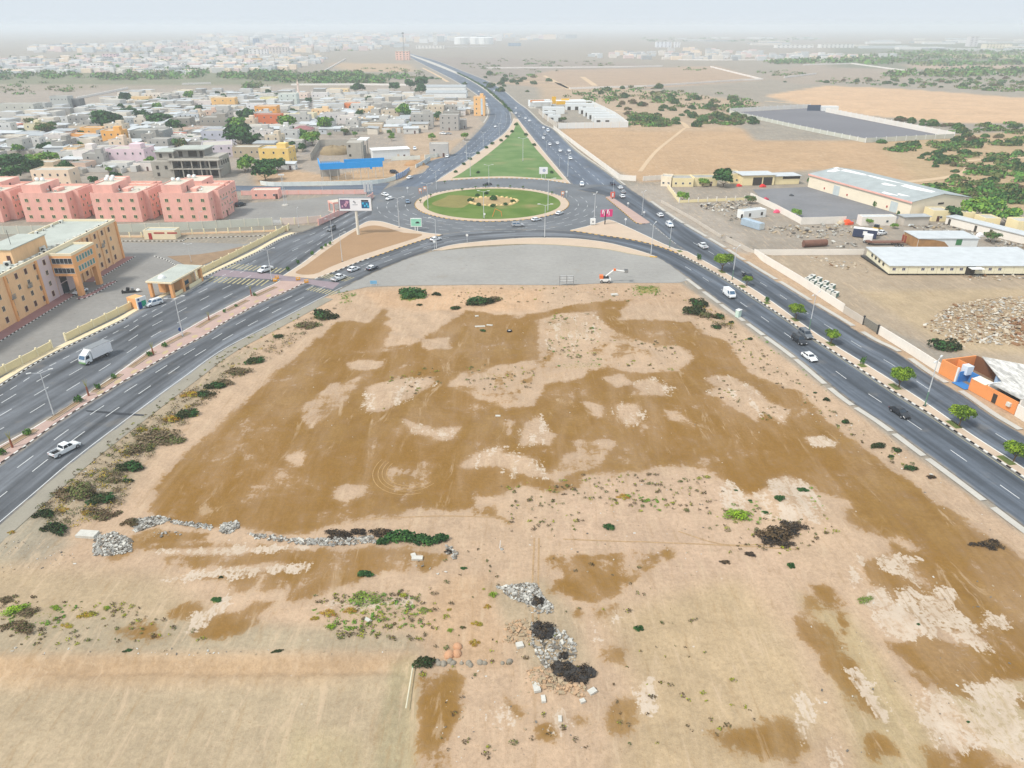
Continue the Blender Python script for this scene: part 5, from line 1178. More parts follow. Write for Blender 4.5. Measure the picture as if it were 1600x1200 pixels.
def car(kind, colname, col, label, glass=CGL, roofcol=None):
    t = thing({'pickup': 'pickup_truck', 'van': 'delivery_van', 'suv': 'parked_car', 'sedan': 'car', 'hatch': 'car'}.get(kind, 'car'), label, 'van' if kind == 'van' else 'pickup' if kind == 'pickup' else 'car'); pm = paintm(colname, col)
    if kind == 'sedan': L, W, belt, H, r, cab, rf = 4.6,.88,.92,1.44,.33,(-2.0,1.15),(-1.15,.25)
    elif kind == 'suv': L, W, belt, H, r, cab, rf = 4.8,.95,1.08,1.82,.38,(-2.32,1.3),(-2.05,.55)
    elif kind == 'pickup': L, W, belt, H, r, cab, rf = 5.3,.93,1.08,1.78,.38,(-.75,1.45),(-.55,.7)
    else: L, W, belt, H, r, cab, rf = 5.2,.95,1.15,2.2,.36,(-2.55,2.2),(-2.5,1.35)
    h2 = L / 2; b = MB(); zb = .28
    hood = belt - (.12 if kind in ('sedan', 'suv', 'pickup') else .0); nose = hood - .16
    secs = [body_ring(-h2, W * .88, zb + .1, belt - .12), body_ring(-h2 + .18, W * .98, zb, belt - .02), body_ring(cab[0] + .3, W, zb, belt), body_ring(cab[1], W, zb, belt if kind != 'van' else belt), body_ring(h2 - .45, W * .98, zb, hood), body_ring(h2 - .1, W * .92, zb + .04, nose), body_ring(h2, W * .82, zb + .12, nose - .16)]
    if kind == 'pickup':
        secs = [body_ring(-.8, W, zb, belt), body_ring(cab[1], W, zb, belt), body_ring(h2 - .45, W * .98, zb, hood), body_ring(h2 - .1, W * .92, zb + .04, nose), body_ring(h2, W * .82, zb + .12, nose - .16)]
    loft(b, secs); 
    # cabin shell
    def cring(z, x0, x1, w_): return [(x0,-w_, z),(x1,-w_, z),(x1, w_, z),(x0, w_, z)]
    wt = W * (.80 if kind != 'van' else .88); wb = W * .955
    b2 = MB(); loft(b2,[cring(belt - .06, cab[0], cab[1], wb), cring(H - .06, rf[0], rf[1], wt), cring(H, rf[0] + .12, rf[1] - .15, wt - .1)])
    o = obj('body', b, pm, t, smooth_=False)
    obj('cabin', b2, roofcol and paintm(*roofcol) or pm, t)
    if kind == 'pickup':
        bb = MB(); bb.box(-h2,-.82,-W, W, zb + .1,.72,0,1).box(-h2,-.82,-W, -W + .08,.721, belt).box(-h2,-.82, W - .08, W, .721, belt).box(-h2,-h2 + .08,-W + .081, W - .081,.721, belt).box(-.92,-.82,-W + .081, W - .081,.721, belt); obj('cargo_bed', bb, [pm, TRIM], t)
    # glass panes set just proud of the shell
    def lerp3(a, c, f): return tuple(a[i] + (c[i] - a[i]) * f for i in range(3))
    def pane(name, p, off):
        """p: four shell corners bl br tr tl; shrunk and pushed out"""
        ce = tuple(sum(q[i] for q in p) / 4 for i in range(3)); p2 = []
        for q in p: e = lerp3(ce, q, .86); p2.append(tuple(e[i] + off[i] for i in range(3)))
        mb = MB(); mb.add(p2 + [tuple(q[i] - off[i] * .9 for i in range(3)) for q in p2],[(0,1,2,3),(4,7,6,5),(0,4,5,1),(1,5,6,2),(2,6,7,3),(3,7,4,0)]); obj(name, mb, glass, t)
    zt = H - .06; zl = belt + .02
    def at(z, s_): f = (z - belt + .06) / (zt - belt + .06); return (cab[0] + (rf[0] - cab[0]) * f, cab[1] + (rf[1] - cab[1]) * f, (wb + (wt - wb) * f) * s_)
    for s_ in (-1,1):
        a, c = at(zl, s_), at(zt - .03, s_)
        if kind == 'van': fr = [(.70,1.0)]
        else: fr = [(.02,.5),(.5,.98)]
        for f0, f1 in fr:
            A0 = a[0] + (a[1] - a[0]) * f0, a[0] + (a[1] - a[0]) * f1; C0 = c[0] + (c[1] - c[0]) * f0, c[0] + (c[1] - c[0]) * f1
            q = [(A0[0], a[2], zl),(A0[1], a[2], zl),(C0[1], c[2], zt - .03),(C0[0], c[2], zt - .03)]
            pane('side_window', q if s_ < 0 else q[::-1],(0,.012 * s_, .004))
    a, c = at(zl, 1), at(zt - .03,1)
    pane('windscreen', [(a[1],-a[2], zl),(a[1], a[2], zl),(c[1], c[2], zt - .03),(c[1],-c[2], zt - .03)],(.012,0,.008)); 
    if kind != 'van': pane('rear_window', [(a[0], a[2], zl),(a[0],-a[2], zl),(c[0],-c[2], zt - .03),(c[0], c[2], zt - .03)],(-.012,0,.008))
    for s_ in (-1,1):
        obj('headlight', BX(h2 - .16, h2 + .01, *sorted((s_ * W * .5, s_ * W * .84)), nose - .26, nose - .1), HLT, t); obj('taillight', BX(-h2 - .02,-h2 + .14, *sorted((s_ * W * .6, s_ * W * .9)), belt - .34, belt - .16), TLT, t)
        obj('mirror', BX(cab[1] - .5, cab[1] - .28, *sorted((s_ * (W + .003), s_ * (W + .2))), belt - .02, belt + .16), pm, t)
    obj('bumper', BX(h2 - .02, h2 + .05,-W * .8, W * .8, zb + .08, zb + .26).box(-h2 - .05,-h2 + .02,-W * .84, W * .84, zb + .08, zb + .28), TRIM, t)
    wheels(t, (h2 - .85,-h2 + .9), W - .1, r)
    if kind == 'suv':
        for s_ in (-1,1): obj('roof_rail', BX(rf[0] + .3, rf[1] - .4, s_ * wt * .84 - .03, s_ * wt * .84 + .03, H + .003, H + .06), TRIM, t)
    return Proto(t)
cw_ = C(232,236,238); CARS = {}
def getcar(kind, cn, glass=CGL, roof=None):
    k = (kind, cn, roof)
    if k not in CARS: CARS[k] = car(kind, cn, {'white': cw_, 'silver': C(172,176,180), 'black': C(40,44,50), 'navy': C(52,66,84), 'grey': C(104,110,116), 'bluegrey': C(112,132,152), 'red': C(170,50,52)}[cn], '', glass, roof)
    return CARS[k]
vehicles = [ # x, y, towards (dx, dy), kind, colour, label
 (103,706,37,-19, 'pickup', 'white', 'white pickup with open bed alone on the near west carriageway'),
 (241,477,-20,6, 'suv', 'white', 'white minivan parked at the kerb by the cash booth'),
 (126,458,-17,7, 'sedan', 'white', 'white car parked under the portico of the peach office block'),
 (415,424,-14,5, 'pickup', 'white', 'white pickup crossing the yellow barred crossing westward'),
 (530,437,18,-7, 'pickup', 'white', 'white pickup leaving the crossing towards the roundabout'),
 (553,423,16,-6, 'sedan', 'white', 'white car right ahead of the pickup near the crossing'),
 (582,421,14,-6, 'sedan', 'navy', 'dark blue car with white roof beside the old lay-by'),
 (518,360,-10,5, 'suv', 'grey', 'dark grey car on the far west carriageway below the billboard'),
 (681,376,10,-2.5, 'sedan', 'white', 'white car at the tip of the crescent island'),
 (809,354,10,-.3, 'suv', 'silver', 'silver off-road car at the south side of the roundabout'),
 (838,345,10,-2, 'sedan', 'white', 'white car close to the south kerb of the roundabout'),
 (874,335,10,-4, 'sedan', 'white', 'white car at the lower right kerb of the roundabout'),
 (761,289.5,-10,.5, 'sedan', 'black', 'black car passing north of the roundabout'),
 (602,306,10,3, 'sedan', 'white', 'upper one of two white cars in the junction left of the roundabout'),
 (609,312,-10,3, 'sedan', 'white', 'lower one of two white cars in the junction left of the roundabout'),
 (637,317,2,6, 'sedan', 'bluegrey', 'blue grey car at the left edge of the roundabout'),
 (640,279,-10,4, 'sedan', 'white', 'white car on the curve beside the printed hoarding'),
 (699,246,-6,6, 'sedan', 'white', 'white car by the hut on the north-west road'),
 (909,290,2,8, 'suv', 'white', 'white car coming down towards the right side of the roundabout'),
 (957,288.5,-5,-5, 'sedan', 'navy', 'dark car first in the queue on the right beside the wall end'),
 (969,295,-5,-4, 'sedan', 'white', 'pale car second in the queue beside the wall end'),
 (973,301.5,-5,-4, 'sedan', 'silver', 'silver car third in the queue beside the wall end'),
 (972,308.5,-5,-4, 'sedan', 'white', 'white car last in the queue beside the splitter island'),
 (1031,338,-7,-5, 'sedan', 'white', 'white car on the east road beside the rubble yard'),
 (1046,354,8,6, 'suv', 'white', 'large white off-road car beside the lamp on the east road'),
 (1098,387,-9,-6, 'pickup', 'white', 'white pickup on the far east carriageway above the median trees'),
 (1167,433,-9,-6, 'sedan', 'black', 'black car half hidden by a median tree'),
 (1139,463,9,7, 'van', 'white', 'white delivery van on the near east carriageway'),
 (1258,526,9,7, 'suv', 'grey', 'grey off-road car, the one nearer the median kerb of the two side by side'),
 (1248,535,9,7, 'suv', 'black', 'black off-road car beside the grey one on the east road'),
 (1264,561,10,7, 'sedan', 'white', 'white car behind the two dark off-road cars'),
 (1405,648,14,9.5, 'sedan', 'black', 'black car alone at the lower end of the east road'),
 (891,249,4,5, 'sedan', 'white', 'white car right of the triangle lawn, lowest of the traffic'),
 (889,237,4,5, 'sedan', 'white', 'white car on the north-east road beside the long white wall'),
 (875,237,4,6, 'sedan', 'white', 'white car on the north-east road level with the triangle lawn middle'),
 (871,225,4,6, 'sedan', 'white', 'white car on the right lane opposite the shop compound'),
 (859,227,4,6, 'sedan', 'white', 'white car near the lawn side of the north-east road'),
 (849,217,3,6, 'sedan', 'white', 'white car, rear one of a pair on the north-east road'),
 (851,211,3,6, 'sedan', 'silver', 'silver car, front one of a pair on the north-east road'),
 (856,206,3,6, 'van', 'white', 'white minibus on the north-east road beside the shop compound'),
 (849,201,3,6, 'sedan', 'white', 'white car beside the white minibus'),
 (827,190,3,6, 'sedan', 'white', 'white car at the apex of the triangle lawn, second up the road'),
 (821,186,3,6, 'sedan', 'white', 'white car at the apex of the triangle lawn'),
 (811,183,3,6, 'sedan', 'silver', 'silver car passing the apex of the triangle lawn'),
 (806,178,2,6, 'sedan', 'white', 'white car just above the apex of the triangle lawn'),
 (806,170,2,6, 'sedan', 'white', 'white car below the filling station forecourt'),
 (774,199,-4,5, 'sedan', 'white', 'white car alone on the bend left of the triangle lawn'),
 (760,155,-4,5, 'sedan', 'white', 'white car parked beside the orange tower house'),
 (772,143,6,6, 'sedan', 'white', 'white car far up the north-east carriageway'),
 (748,144,-6,6, 'sedan', 'white', 'white car far up the north-west carriageway'),
 (729,130,-6,5, 'sedan', 'white', 'white car farthest up the north-west carriageway'),
 (761,166,-2,8, 'van', 'white', 'white minibus parked at the foot of the orange tower house'),
 (616,271,10,1, 'suv', 'black', 'black car parked in the sandy site by the blue canopy'),
 (692,210,10,1, 'pickup', 'white', 'white pickup parked by the grey three-storey house'),(701,210,10,0, 'sedan', 'silver', 'silver car parked by the grey three-storey house'),
 (648,234,2,5, 'suv', 'white', 'white car parked beside the white shed'),
 (376,322,8,-2, 'suv', 'black', 'black car parked behind the rightmost salmon apartment house'),
 (1376,367,9,-2, 'pickup', 'white', 'white pickup parked by the yellow loader in the scrapyard'),
]
for x, y, dx, dy, kind, cn, lab in vehicles:
    q = P(x, y); e = P(x + dx * .2, y + dy * .2) - q
    glass = CGB if cn in ('white', 'silver') and kind in ('suv', 'van') else CGL
    pr_ = getcar(kind, cn, glass, ('white', cw_) if 'white roof' in lab else None)
    pr_.place((q.x, q.y, .04), math.atan2(e.y, e.x), lab, 'vehicles on and beside the roads')
# white box truck
q = P(150,562); e = P(131,571) - q; t = thing('box_truck', 'white box truck driving left on the far west carriageway', 'truck', (q.x, q.y, .04), math.atan2(e.y, e.x)); pw = paintm('white', cw_)
obj('cargo_box', BX(-4.0,1.5,-1.15,1.15,.95,3.4), mat('box body', C(230,232,234),.5,.04,.4), t); obj('box_edge', BX(-4.03,1.53,-1.18,1.18,3.4,3.46).box(-4.03,1.53,-1.18,1.18,.88,.95), METG, t)
b = MB(); loft(b, [[(1.65,-1.0,.5),(3.5,-1.0,.5),(3.5,1.0,.5),(1.65,1.0,.5)],[(1.65,-1.02,1.4),(3.55,-1.02,1.4),(3.55,1.02,1.4),(1.65,1.02,1.4)],[(1.65,-.95,2.35),(3.1,-.95,2.35),(3.1,.95,2.35),(1.65,.95,2.35)]]); obj('cab', b, pw, t)
obj('wind_deflector', MB().add([(1.7,-.9,2.36),(2.9,-.9,2.36),(1.7,-.9,3.2),(1.7,.9,2.36),(2.9,.9,2.36),(1.7,.9,3.2)],[(0,1,2),(3,5,4),(1,4,5,2),(0,2,5,3)]), pw, t)
obj('windscreen', MB().add([(3.56,-.9,1.45),(3.56,.9,1.45),(3.17,.84,2.25),(3.17,-.84,2.25)],[(0,1,2,3)]), CGB, t)
for s_ in (-1,1): obj('side_window', MB().add([(2.2, s_ * 1.035,1.45),(3.3, s_ * 1.035,1.45),(3.0, s_ * .985,2.2),(2.2, s_ * .985,2.2)],[(0,1,2,3) if s_ < 0 else (3,2,1,0)]), CGL, t)
obj('chassis', BX(-3.9,3.3,-.5,.5,.5,.87), TRIM, t); obj('bumper', BX(3.55,3.66,-1,1,.45,.8), mat('green bumper', C(120,160,110),.6), t); wheels(t, (2.7,-2.4),.95,.42)
for s_ in (-1,1): obj('headlight', BX(3.55,3.6, *sorted((s_ * .6, s_ * .95)),.95,1.15), HLT, t)
# boom lift working platform at the lay-by
q = P(946,441); t = thing('boom_lift', 'orange and white boom lift with raised folded arm at the lay-by edge', 'machine', (q.x, q.y, 0),-.05); OR = mat('machine orange', C(226,120,60),.5,.1)
obj('chassis', BX(-1.7,1.5,-.9,.9,.5,1.3), WHT, t); obj('engine_cover', BX(-1.9,-.8,-.85,.85,1.301,2.2), OR, t); obj('turret', BX(-.7,.9,-.6,.6,1.301,1.9), DARKM, t)
obj('lower_arm', MB().tube((.0,0,1.9),(2.4,0,4.0),.22), WHT, t); obj('elbow', BX(2.2,2.9,-.3,.3,3.7,4.3), OR, t); obj('upper_arm', MB().tube((2.8,0,3.9),(5.6,0,3.5),.2), WHT, t); obj('basket', BX(5.5,6.6,-.7,.7,3.2,3.3).box(5.5,6.6,-.7,-.64,3.301,4.1).box(5.5,6.6,.64,.7,3.301,4.1), METG, t); wheels(t, (1.0,-1.2),.95,.45)
# VEGETATION
GR = {}
def leafm(k, c):
    if k in GR: return GR[k]
    c = tuple(min(.9, q * (1.12 if not any(w in k for w in ('yellow', 'lime', 'orange', 'pale')) else .72)) for q in c); m = mat('leaf ' + k, c, .8,.18,.8,.12,4, spec=.15); GR[k] = m; return m
def leaf_arrays(lobes, n, size, seed, up=.35, fill=.35):
    """n leaf clumps spread over and inside a set of ellipsoid lobes"""
    r = np.random.RandomState(seed); L = np.array(lobes); vol = (L[:, 3] * L[:, 4] + L[:, 3] * L[:, 5]) ; k = r.choice(len(L), n, p=vol / vol.sum())
    d = r.normal(size=(n, 3)); d /= np.linalg.norm(d, axis=1)[:, None]; d[:, 2] = np.where(d[:, 2] < -.35,-d[:, 2], d[:, 2])
    rad = np.where(r.rand(n) < fill, r.uniform(.4,.9, n), r.uniform(.85,1.08, n))
    c = L[k, :3] + d * L[k, 3:6] * rad[:, None]
    nrm = d + r.normal(size=(n, 3)) * .55 + np.array([0,0, up]); nrm /= np.linalg.norm(nrm, axis=1)[:, None]
    t_ = np.cross(nrm, r.normal(size=(n, 3))); t_ /= np.linalg.norm(t_, axis=1)[:, None]; b_ = np.cross(nrm, t_)
    s_ = size * r.uniform(.6,1.3, n)[:, None]
    v = np.stack([c - t_ * s_ - b_ * s_ * .5, c + t_ * s_ * .2 - b_ * s_ * .75, c + t_ * s_ + b_ * s_ * .4, c - t_ * s_ * .3 + b_ * s_ * .8],1)
    return v.reshape(-1,3), k, d
def leaf_mesh(name, lobes, n, size, mats, seed, up=.35, fill=.35):
    v, k, d = leaf_arrays(lobes, n, size, seed, up, fill); me = bpy.data.meshes.new(name); nq = n
    me.vertices.add(nq * 4); me.vertices.foreach_set('co', v.astype(np.float32).ravel()); me.loops.add(nq * 4); me.loops.foreach_set('vertex_index', np.arange(nq * 4, dtype=np.int32))
    me.polygons.add(nq); me.polygons.foreach_set('loop_start', np.arange(0, nq * 4,4, dtype=np.int32))
    for m in mats: me.materials.append(m)
    r = np.random.RandomState(seed + 9); lm = r.randint(0, len(mats), len(lobes)); mi = np.where(r.rand(nq) < .7, lm[k], r.randint(0, len(mats), nq)).astype(np.int32)
    me.polygons.foreach_set('material_index', mi); me.update(calc_edges=True); return me
def lobes_crown(r, seed, rx, rz, z, n=9, flat=.6):
    rr = random.Random(seed); L = [(0,0, z, rx * .62, rx * .62, rz * .7)]
    for i in range(n):
        a = 2 * PI * i / n + rr.uniform(-.4,.4); q = rr.uniform(.42,.72); s_ = rr.uniform(.30,.48)
        L.append((rx * q * math.cos(a), rx * q * math.sin(a), z + rz * rr.uniform(-.35,.45), rx * s_, rx * s_, rz * s_ * flat * 1.6))
    return L
DG = [leafm('dark', C(58,96,52,.8)), leafm('mid', C(74,116,58,.8)), leafm('deep', C(44,78,44,.8))]
MG = [leafm('fresh', C(96,140,60,.85)), leafm('mid', C(74,116,58)), leafm('bright', C(120,158,62,.85))]
BG = [leafm('bright', C(120,158,62)), leafm('lime', C(146,178,70,.85)), leafm('fresh', C(96,140,60))]
OG = [leafm('olive', C(104,112,66,.8)), leafm('dry olive', C(124,122,82,.8)), leafm('mid', C(74,116,58))]
BD = [leafm('dark bush', C(66,72,44,.8)), leafm('deep bush', C(52,62,40,.8)), leafm('dark', C(58,96,52))]
GB = [leafm('grey twig', C(118,104,80,.85)), leafm('brown twig', C(96,80,58,.85)), leafm('olive', C(104,112,66))]
YB = [leafm('yellow', C(206,178,62,.9)), leafm('yellow green', C(176,182,60,.9)), leafm('orange twig', C(206,150,78,.9))]
LB = [leafm('lime', C(146,178,70)), leafm('lime bright', C(160,200,50,.95))]
BK = [leafm('burnt twig', C(70,62,54,.8)), leafm('black twig', C(50,48,46,.8)), leafm('brown twig', C(96,80,58))]
BARK = mat('bark', C(112,92,70),.95,.15,3,.1,12)
def trunk_mesh(h_, r, seed, spread=1.2):
    b = MB(); rr = random.Random(seed); b.tube((0,0,-.1),(.05,.03, h_ * .6), r, r * .75,7)
    for i in range(5):
        a = 2 * PI * i / 5 + rr.uniform(-.3,.3); b.tube((.05,.03, h_ * .55),(spread * math.cos(a), spread * math.sin(a), h_ * rr.uniform(1.0,1.25)), r * .5, r * .18,5)
    return b.mesh('trunk', BARK)
TREES = {}
def tree_variants(kind, mats, n, size, rx, rz, h_, count, leaves_lobes=10):
    TREES[kind] = [(trunk_mesh(h_, .16 if rx < 3 else .24,10 * i + len(kind), rx * .5), leaf_mesh('crown', lobes_crown(0,31 * i + len(kind), rx, rz, h_ + rz * .55, leaves_lobes), n, size, mats, 7 * i + 3)) for i in range(count)]
tree_variants('median', [leafm('median green', C(104,138,40,.8)), leafm('median mid', C(84,112,36,.75)), leafm('median light', C(132,158,48,.85))],2600,.17,2.4,1.5,2.1,4,12)
tree_variants('town', DG, 800,.55,4.6,3.4,2.0,4); tree_variants('towngreen', MG, 800,.55,4.6,3.2,2.0,3); tree_variants('bright', BG, 900,.5,4.6,3.2,2.0,2); tree_variants('olive', OG, 600,.5,4.4,2.8,1.6,2)
BUSH = {}
def bush_variants(kind, mats, n, size, count, rz=.55, fill=.35):
    out = []
    for i in range(count):
        rr = random.Random(77 * i + len(kind)); L = [(0,0,.25,.6,.5, rz * .7)]
        for k in range(7): a = 2 * PI * k / 7 + rr.uniform(-.5,.5); q = rr.uniform(.35,.75); s_ = rr.uniform(.25,.42); L.append((q * math.cos(a), q * .8 * math.sin(a), rz * rr.uniform(.15,.5), s_, s_, rz * s_ * 1.5))
        out.append(leaf_mesh('bush', L, n, size, mats, 13 * i + 5,.2, fill))
    BUSH[kind] = out
bush_variants('dark', BD, 700,.085,4); bush_variants('green', DG, 700,.085,3); bush_variants('grey', GB, 800,.06,4,.4,.6); bush_variants('yellow', YB, 500,.06,2,.4,.6); bush_variants('lime', LB, 420,.075,2); bush_variants('scrub', DG + [leafm('olive', C(104,112,66))],420,.12,5,.42); bush_variants('burnt', BK, 900,.055,3,.35,.7)
bush_variants('median', MG[:2] + DG[:1],380,.11,3,1.0); bush_variants('pale', [leafm('pale weed', C(150,160,96,.9)), leafm('lime', C(146,178,70))],380,.06,2,.3,.6)
_rr = random.Random(21)
def tree(kind, x, y, wpx, label, group, i=0, hs=1.0, z=0.0):
    q = P(x, y); zc = q.y * _c + H0 * _s; wd = wpx * (1.0 if kind == 'median' else 1.4) / (FPX / zc); tr, cr = TREES[kind][i % len(TREES[kind])]; s_ = wd / (2.25 * (2.4 if kind == 'median' else 4.6))
    t = thing('tree', label, 'tree', (q.x, q.y, z), _rr.uniform(0,6.2), group); t.scale = (s_, s_, s_ * hs); put('trunk', tr, t); put('crown', cr, t); return t, q
def bush(kind, x, y, wpx, label, group=None, hs=1.0, asp=1.0, cat='bush', name='bush', z=0.0):
    q = P(x, y); zc = q.y * _c + H0 * _s; wd = wpx / (FPX / zc) / 2.0 * (1.25 if kind != 'median' else 1.1); hs *= 1.55
    o = put(name, BUSH[kind][_rr.randrange(len(BUSH[kind]))], None, (q.x, q.y, z), _rr.choice((0, PI)) + _rr.uniform(-.3,.3),(wd, wd * asp, wd * hs)); 
    if label: o['label'] = label
    o['category'] = cat
    if group: o['group'] = group
    return o, q
G_T = 'trees planted in the east median'
for i, (x, y, w_, lab) in enumerate([(1128,424,33, 'largest round tree in the east median, uppermost of the row'),(1166,447,20, 'small tree in front of the black car in the east median'),(1243,499,30, 'median tree just above the two dark cars'),(1298,538,27, 'median tree right of the two dark cars'),(1404,606,39, 'wide median tree between the shop and the black car'),(1498,666,43, 'lopsided median tree below the orange shop'),(1583,722,42, 'median tree at the lower end of the row')]):
    tree('median', x, y, w_, lab, G_T, i, 1.05,.13)
GP = mat('pit grass', C(96,108,56),.95,.2,2,.1,8)
for x, y, w_ in ((1128,425,3.0),(1160,448,2.6),(1242,500,2.6),(1298,538,2.6),(1398,605,2.9),(1490,664,3.1),(1572,720,3.1),(1198,474,1.8),(1347,572,1.8),(1062,393,2.0)):
    q = P(x, y); d = P(x + 4, y + 2.8) - q; b = MB(); b.obox(q, d, w_, 1.5,.10,.16); structure('tree_pit', b, GP)
for x, y, w_, lab in ((1092,407,8, 'small clipped shrub in the upper east median'),(1198,472,7, 'small clipped shrub in the middle of the east median'),(1347,569,9, 'clipped shrub between two trees in the lower east median')): bush('median', x, y, w_, lab, 'shrubs in the medians', 1.5,1, 'shrub', 'shrub', .13)
k = 0; ol = ['first', 'second', 'third', 'fourth', 'fifth', 'sixth', 'seventh', 'eighth', 'ninth', 'tenth']
for x, y, w_ in ((4,711,12),(44,681,13),(124,629,13),(154,609,10),(179,592,9),(234,557,9),(258,543,9),(351,489,6),(369,480,5),(398,463,6)):
    bush('median', x, y, w_, f'round shrub in the west median planter, {ol[k]} counted from the near end', 'shrubs in the medians', 1.1,1, 'shrub', 'shrub', .15); k += 1
k = 0
for x, y, w_ in ((450,423,6),(466,413,6),(488,399,6),(503,390,5),(509,386,5),(516,383,5)): bush('median', x, y, w_, f'small shrub on the far edge of the earth island, {ol[k]} from the crossing', 'shrubs in the medians', 1.3,1, 'shrub', 'shrub', .15); k += 1
# bare wrapped palms in the west median
for x, y, ty, lab in ((139,619,594, 'bare young palm wrapped in red cloth between two shrubs of the west median'),(20,700,676, 'bare young palm by the near end of the west median'),(240,555,536, 'bare young palm below the blue sign of the west median'),(327,501,488, 'thin bare palm further up the west median'),(393,463,445, 'yellow topped bare palm near the crossing')):
    h_ = max(1.8, hgt(x, y, ty)); t = thing('young_palm', lab, 'palm', (*P(x, y),.15),0, 'young palms in the west median')
    obj('wrapped_trunk', MB().tube((0,0,0),(0,0, h_ * .55),.2,.16,8), mat('red wrapping', C(150,92,72),.9,.15,3), t); b = MB()
    for a in range(6): b.tube((0,0, h_ * .5),(.45 * math.cos(a),.45 * math.sin(a), h_ * 1.0),.05,.015,4)
    obj('frond', b, leafm('dry frond', C(150,148,80)), t)
# roundabout planting
for x, y, w_, lab in ((735,316,10, 'left end shrub of the rock garden'),(746,307,7, 'upper left shrub of the rock garden'),(760,304,7, 'upper shrub of the rock garden'),(771,313,12, 'middle shrub of the rock garden'),(802,317,8, 'right end shrub of the rock garden'),(790,321,7, 'lower right shrub of the rock garden'),(748,322,8, 'lower left shrub of the rock garden'),(770,324,8, 'lowest shrub of the rock garden')): bush('green', x, y, w_, lab, 'shrubs in the rock garden', 1,1, 'shrub', 'shrub', .16)
rk = MB().dome((0,0,0),.8,.6,.55,7,3).mesh('rock', mat('garden rock', C(222,196,140),.95,.15,2,.1,8)); rr = random.Random(8)
for k in range(26): a = k * 2 * PI / 26; q = P(771,315) + Vector((10.4 * math.cos(a),8.8 * math.sin(a))); o = put('rock', rk, None, (q.x, q.y, .15), rr.uniform(0,6), rr.uniform(.7,1.5), category='rock', label='pale rock in the ring around the rock garden', group='rocks of the roundabout rock garden')
for i, (x, y) in enumerate(((722,299),(743,295.5),(759,293.8),(778,293.3),(797,294),(817,295.5),(862,304),(673,308),(657,317),(695,287))):
    t = thing('small_palm', f'small palm on the pavement rim of the roundabout, {ol[i]} from the upper left' if i < 6 else ['small palm at the right rim of the roundabout', 'small palm at the upper left rim of the roundabout', 'small palm at the left rim of the roundabout', 'small palm left of the lawn kerb'][i - 6], 'palm', (*P(x, y),.14), i, 'palms on the roundabout')
    obj('trunk', MB().tube((0,0,0),(0,0,.9),.16,.12,6), BARK, t); obj('frond', put and BUSH['median'][i % 3] and MB().dome((0,0,.9),.1,.1,.1,5,2), DG[0], t); put('crown', BUSH['median'][i % 3], t, (0,0,.7), i, (.75,.75,.7))
lw = [(x, y) for x, y in ((806,196),(800,207),(792,215),(783,221),(769,226),(760,232),(747,241),(735,250),(725,258),(712,270),(747,271),(862,271),(835,228),(822,212))]
items = []
for i, (x, y) in enumerate(lw): o, q = bush('green', x, y, 6, f'dark shrub on the triangle lawn, {ORD[i]} along its left edge counted from the apex' if i < 10 else ['dark shrub at the left foot of the triangle lawn', 'dark shrub beside the white sign of the triangle lawn', 'dark shrub on the right edge of the triangle lawn', 'dark shrub near the right of the triangle lawn apex'][i - 10], 'shrubs on the triangle lawn', 1,1, 'shrub', 'shrub', .14)
# hedge growth in the north median
v = []; rr = random.Random(12); nmm = resample(between(nm_l, nm_r, .5), step=2.5)[3:]
lob = [(q.x + rr.uniform(-.8,.8), q.y, .5, rr.uniform(.8,1.8), rr.uniform(.8,1.8), rr.uniform(.6,1.6)) for q in nmm[:240]]
put('median_hedge', leaf_mesh('median_hedge', lob, 5000,.5, DG + OG[:1],3), kind='stuff')
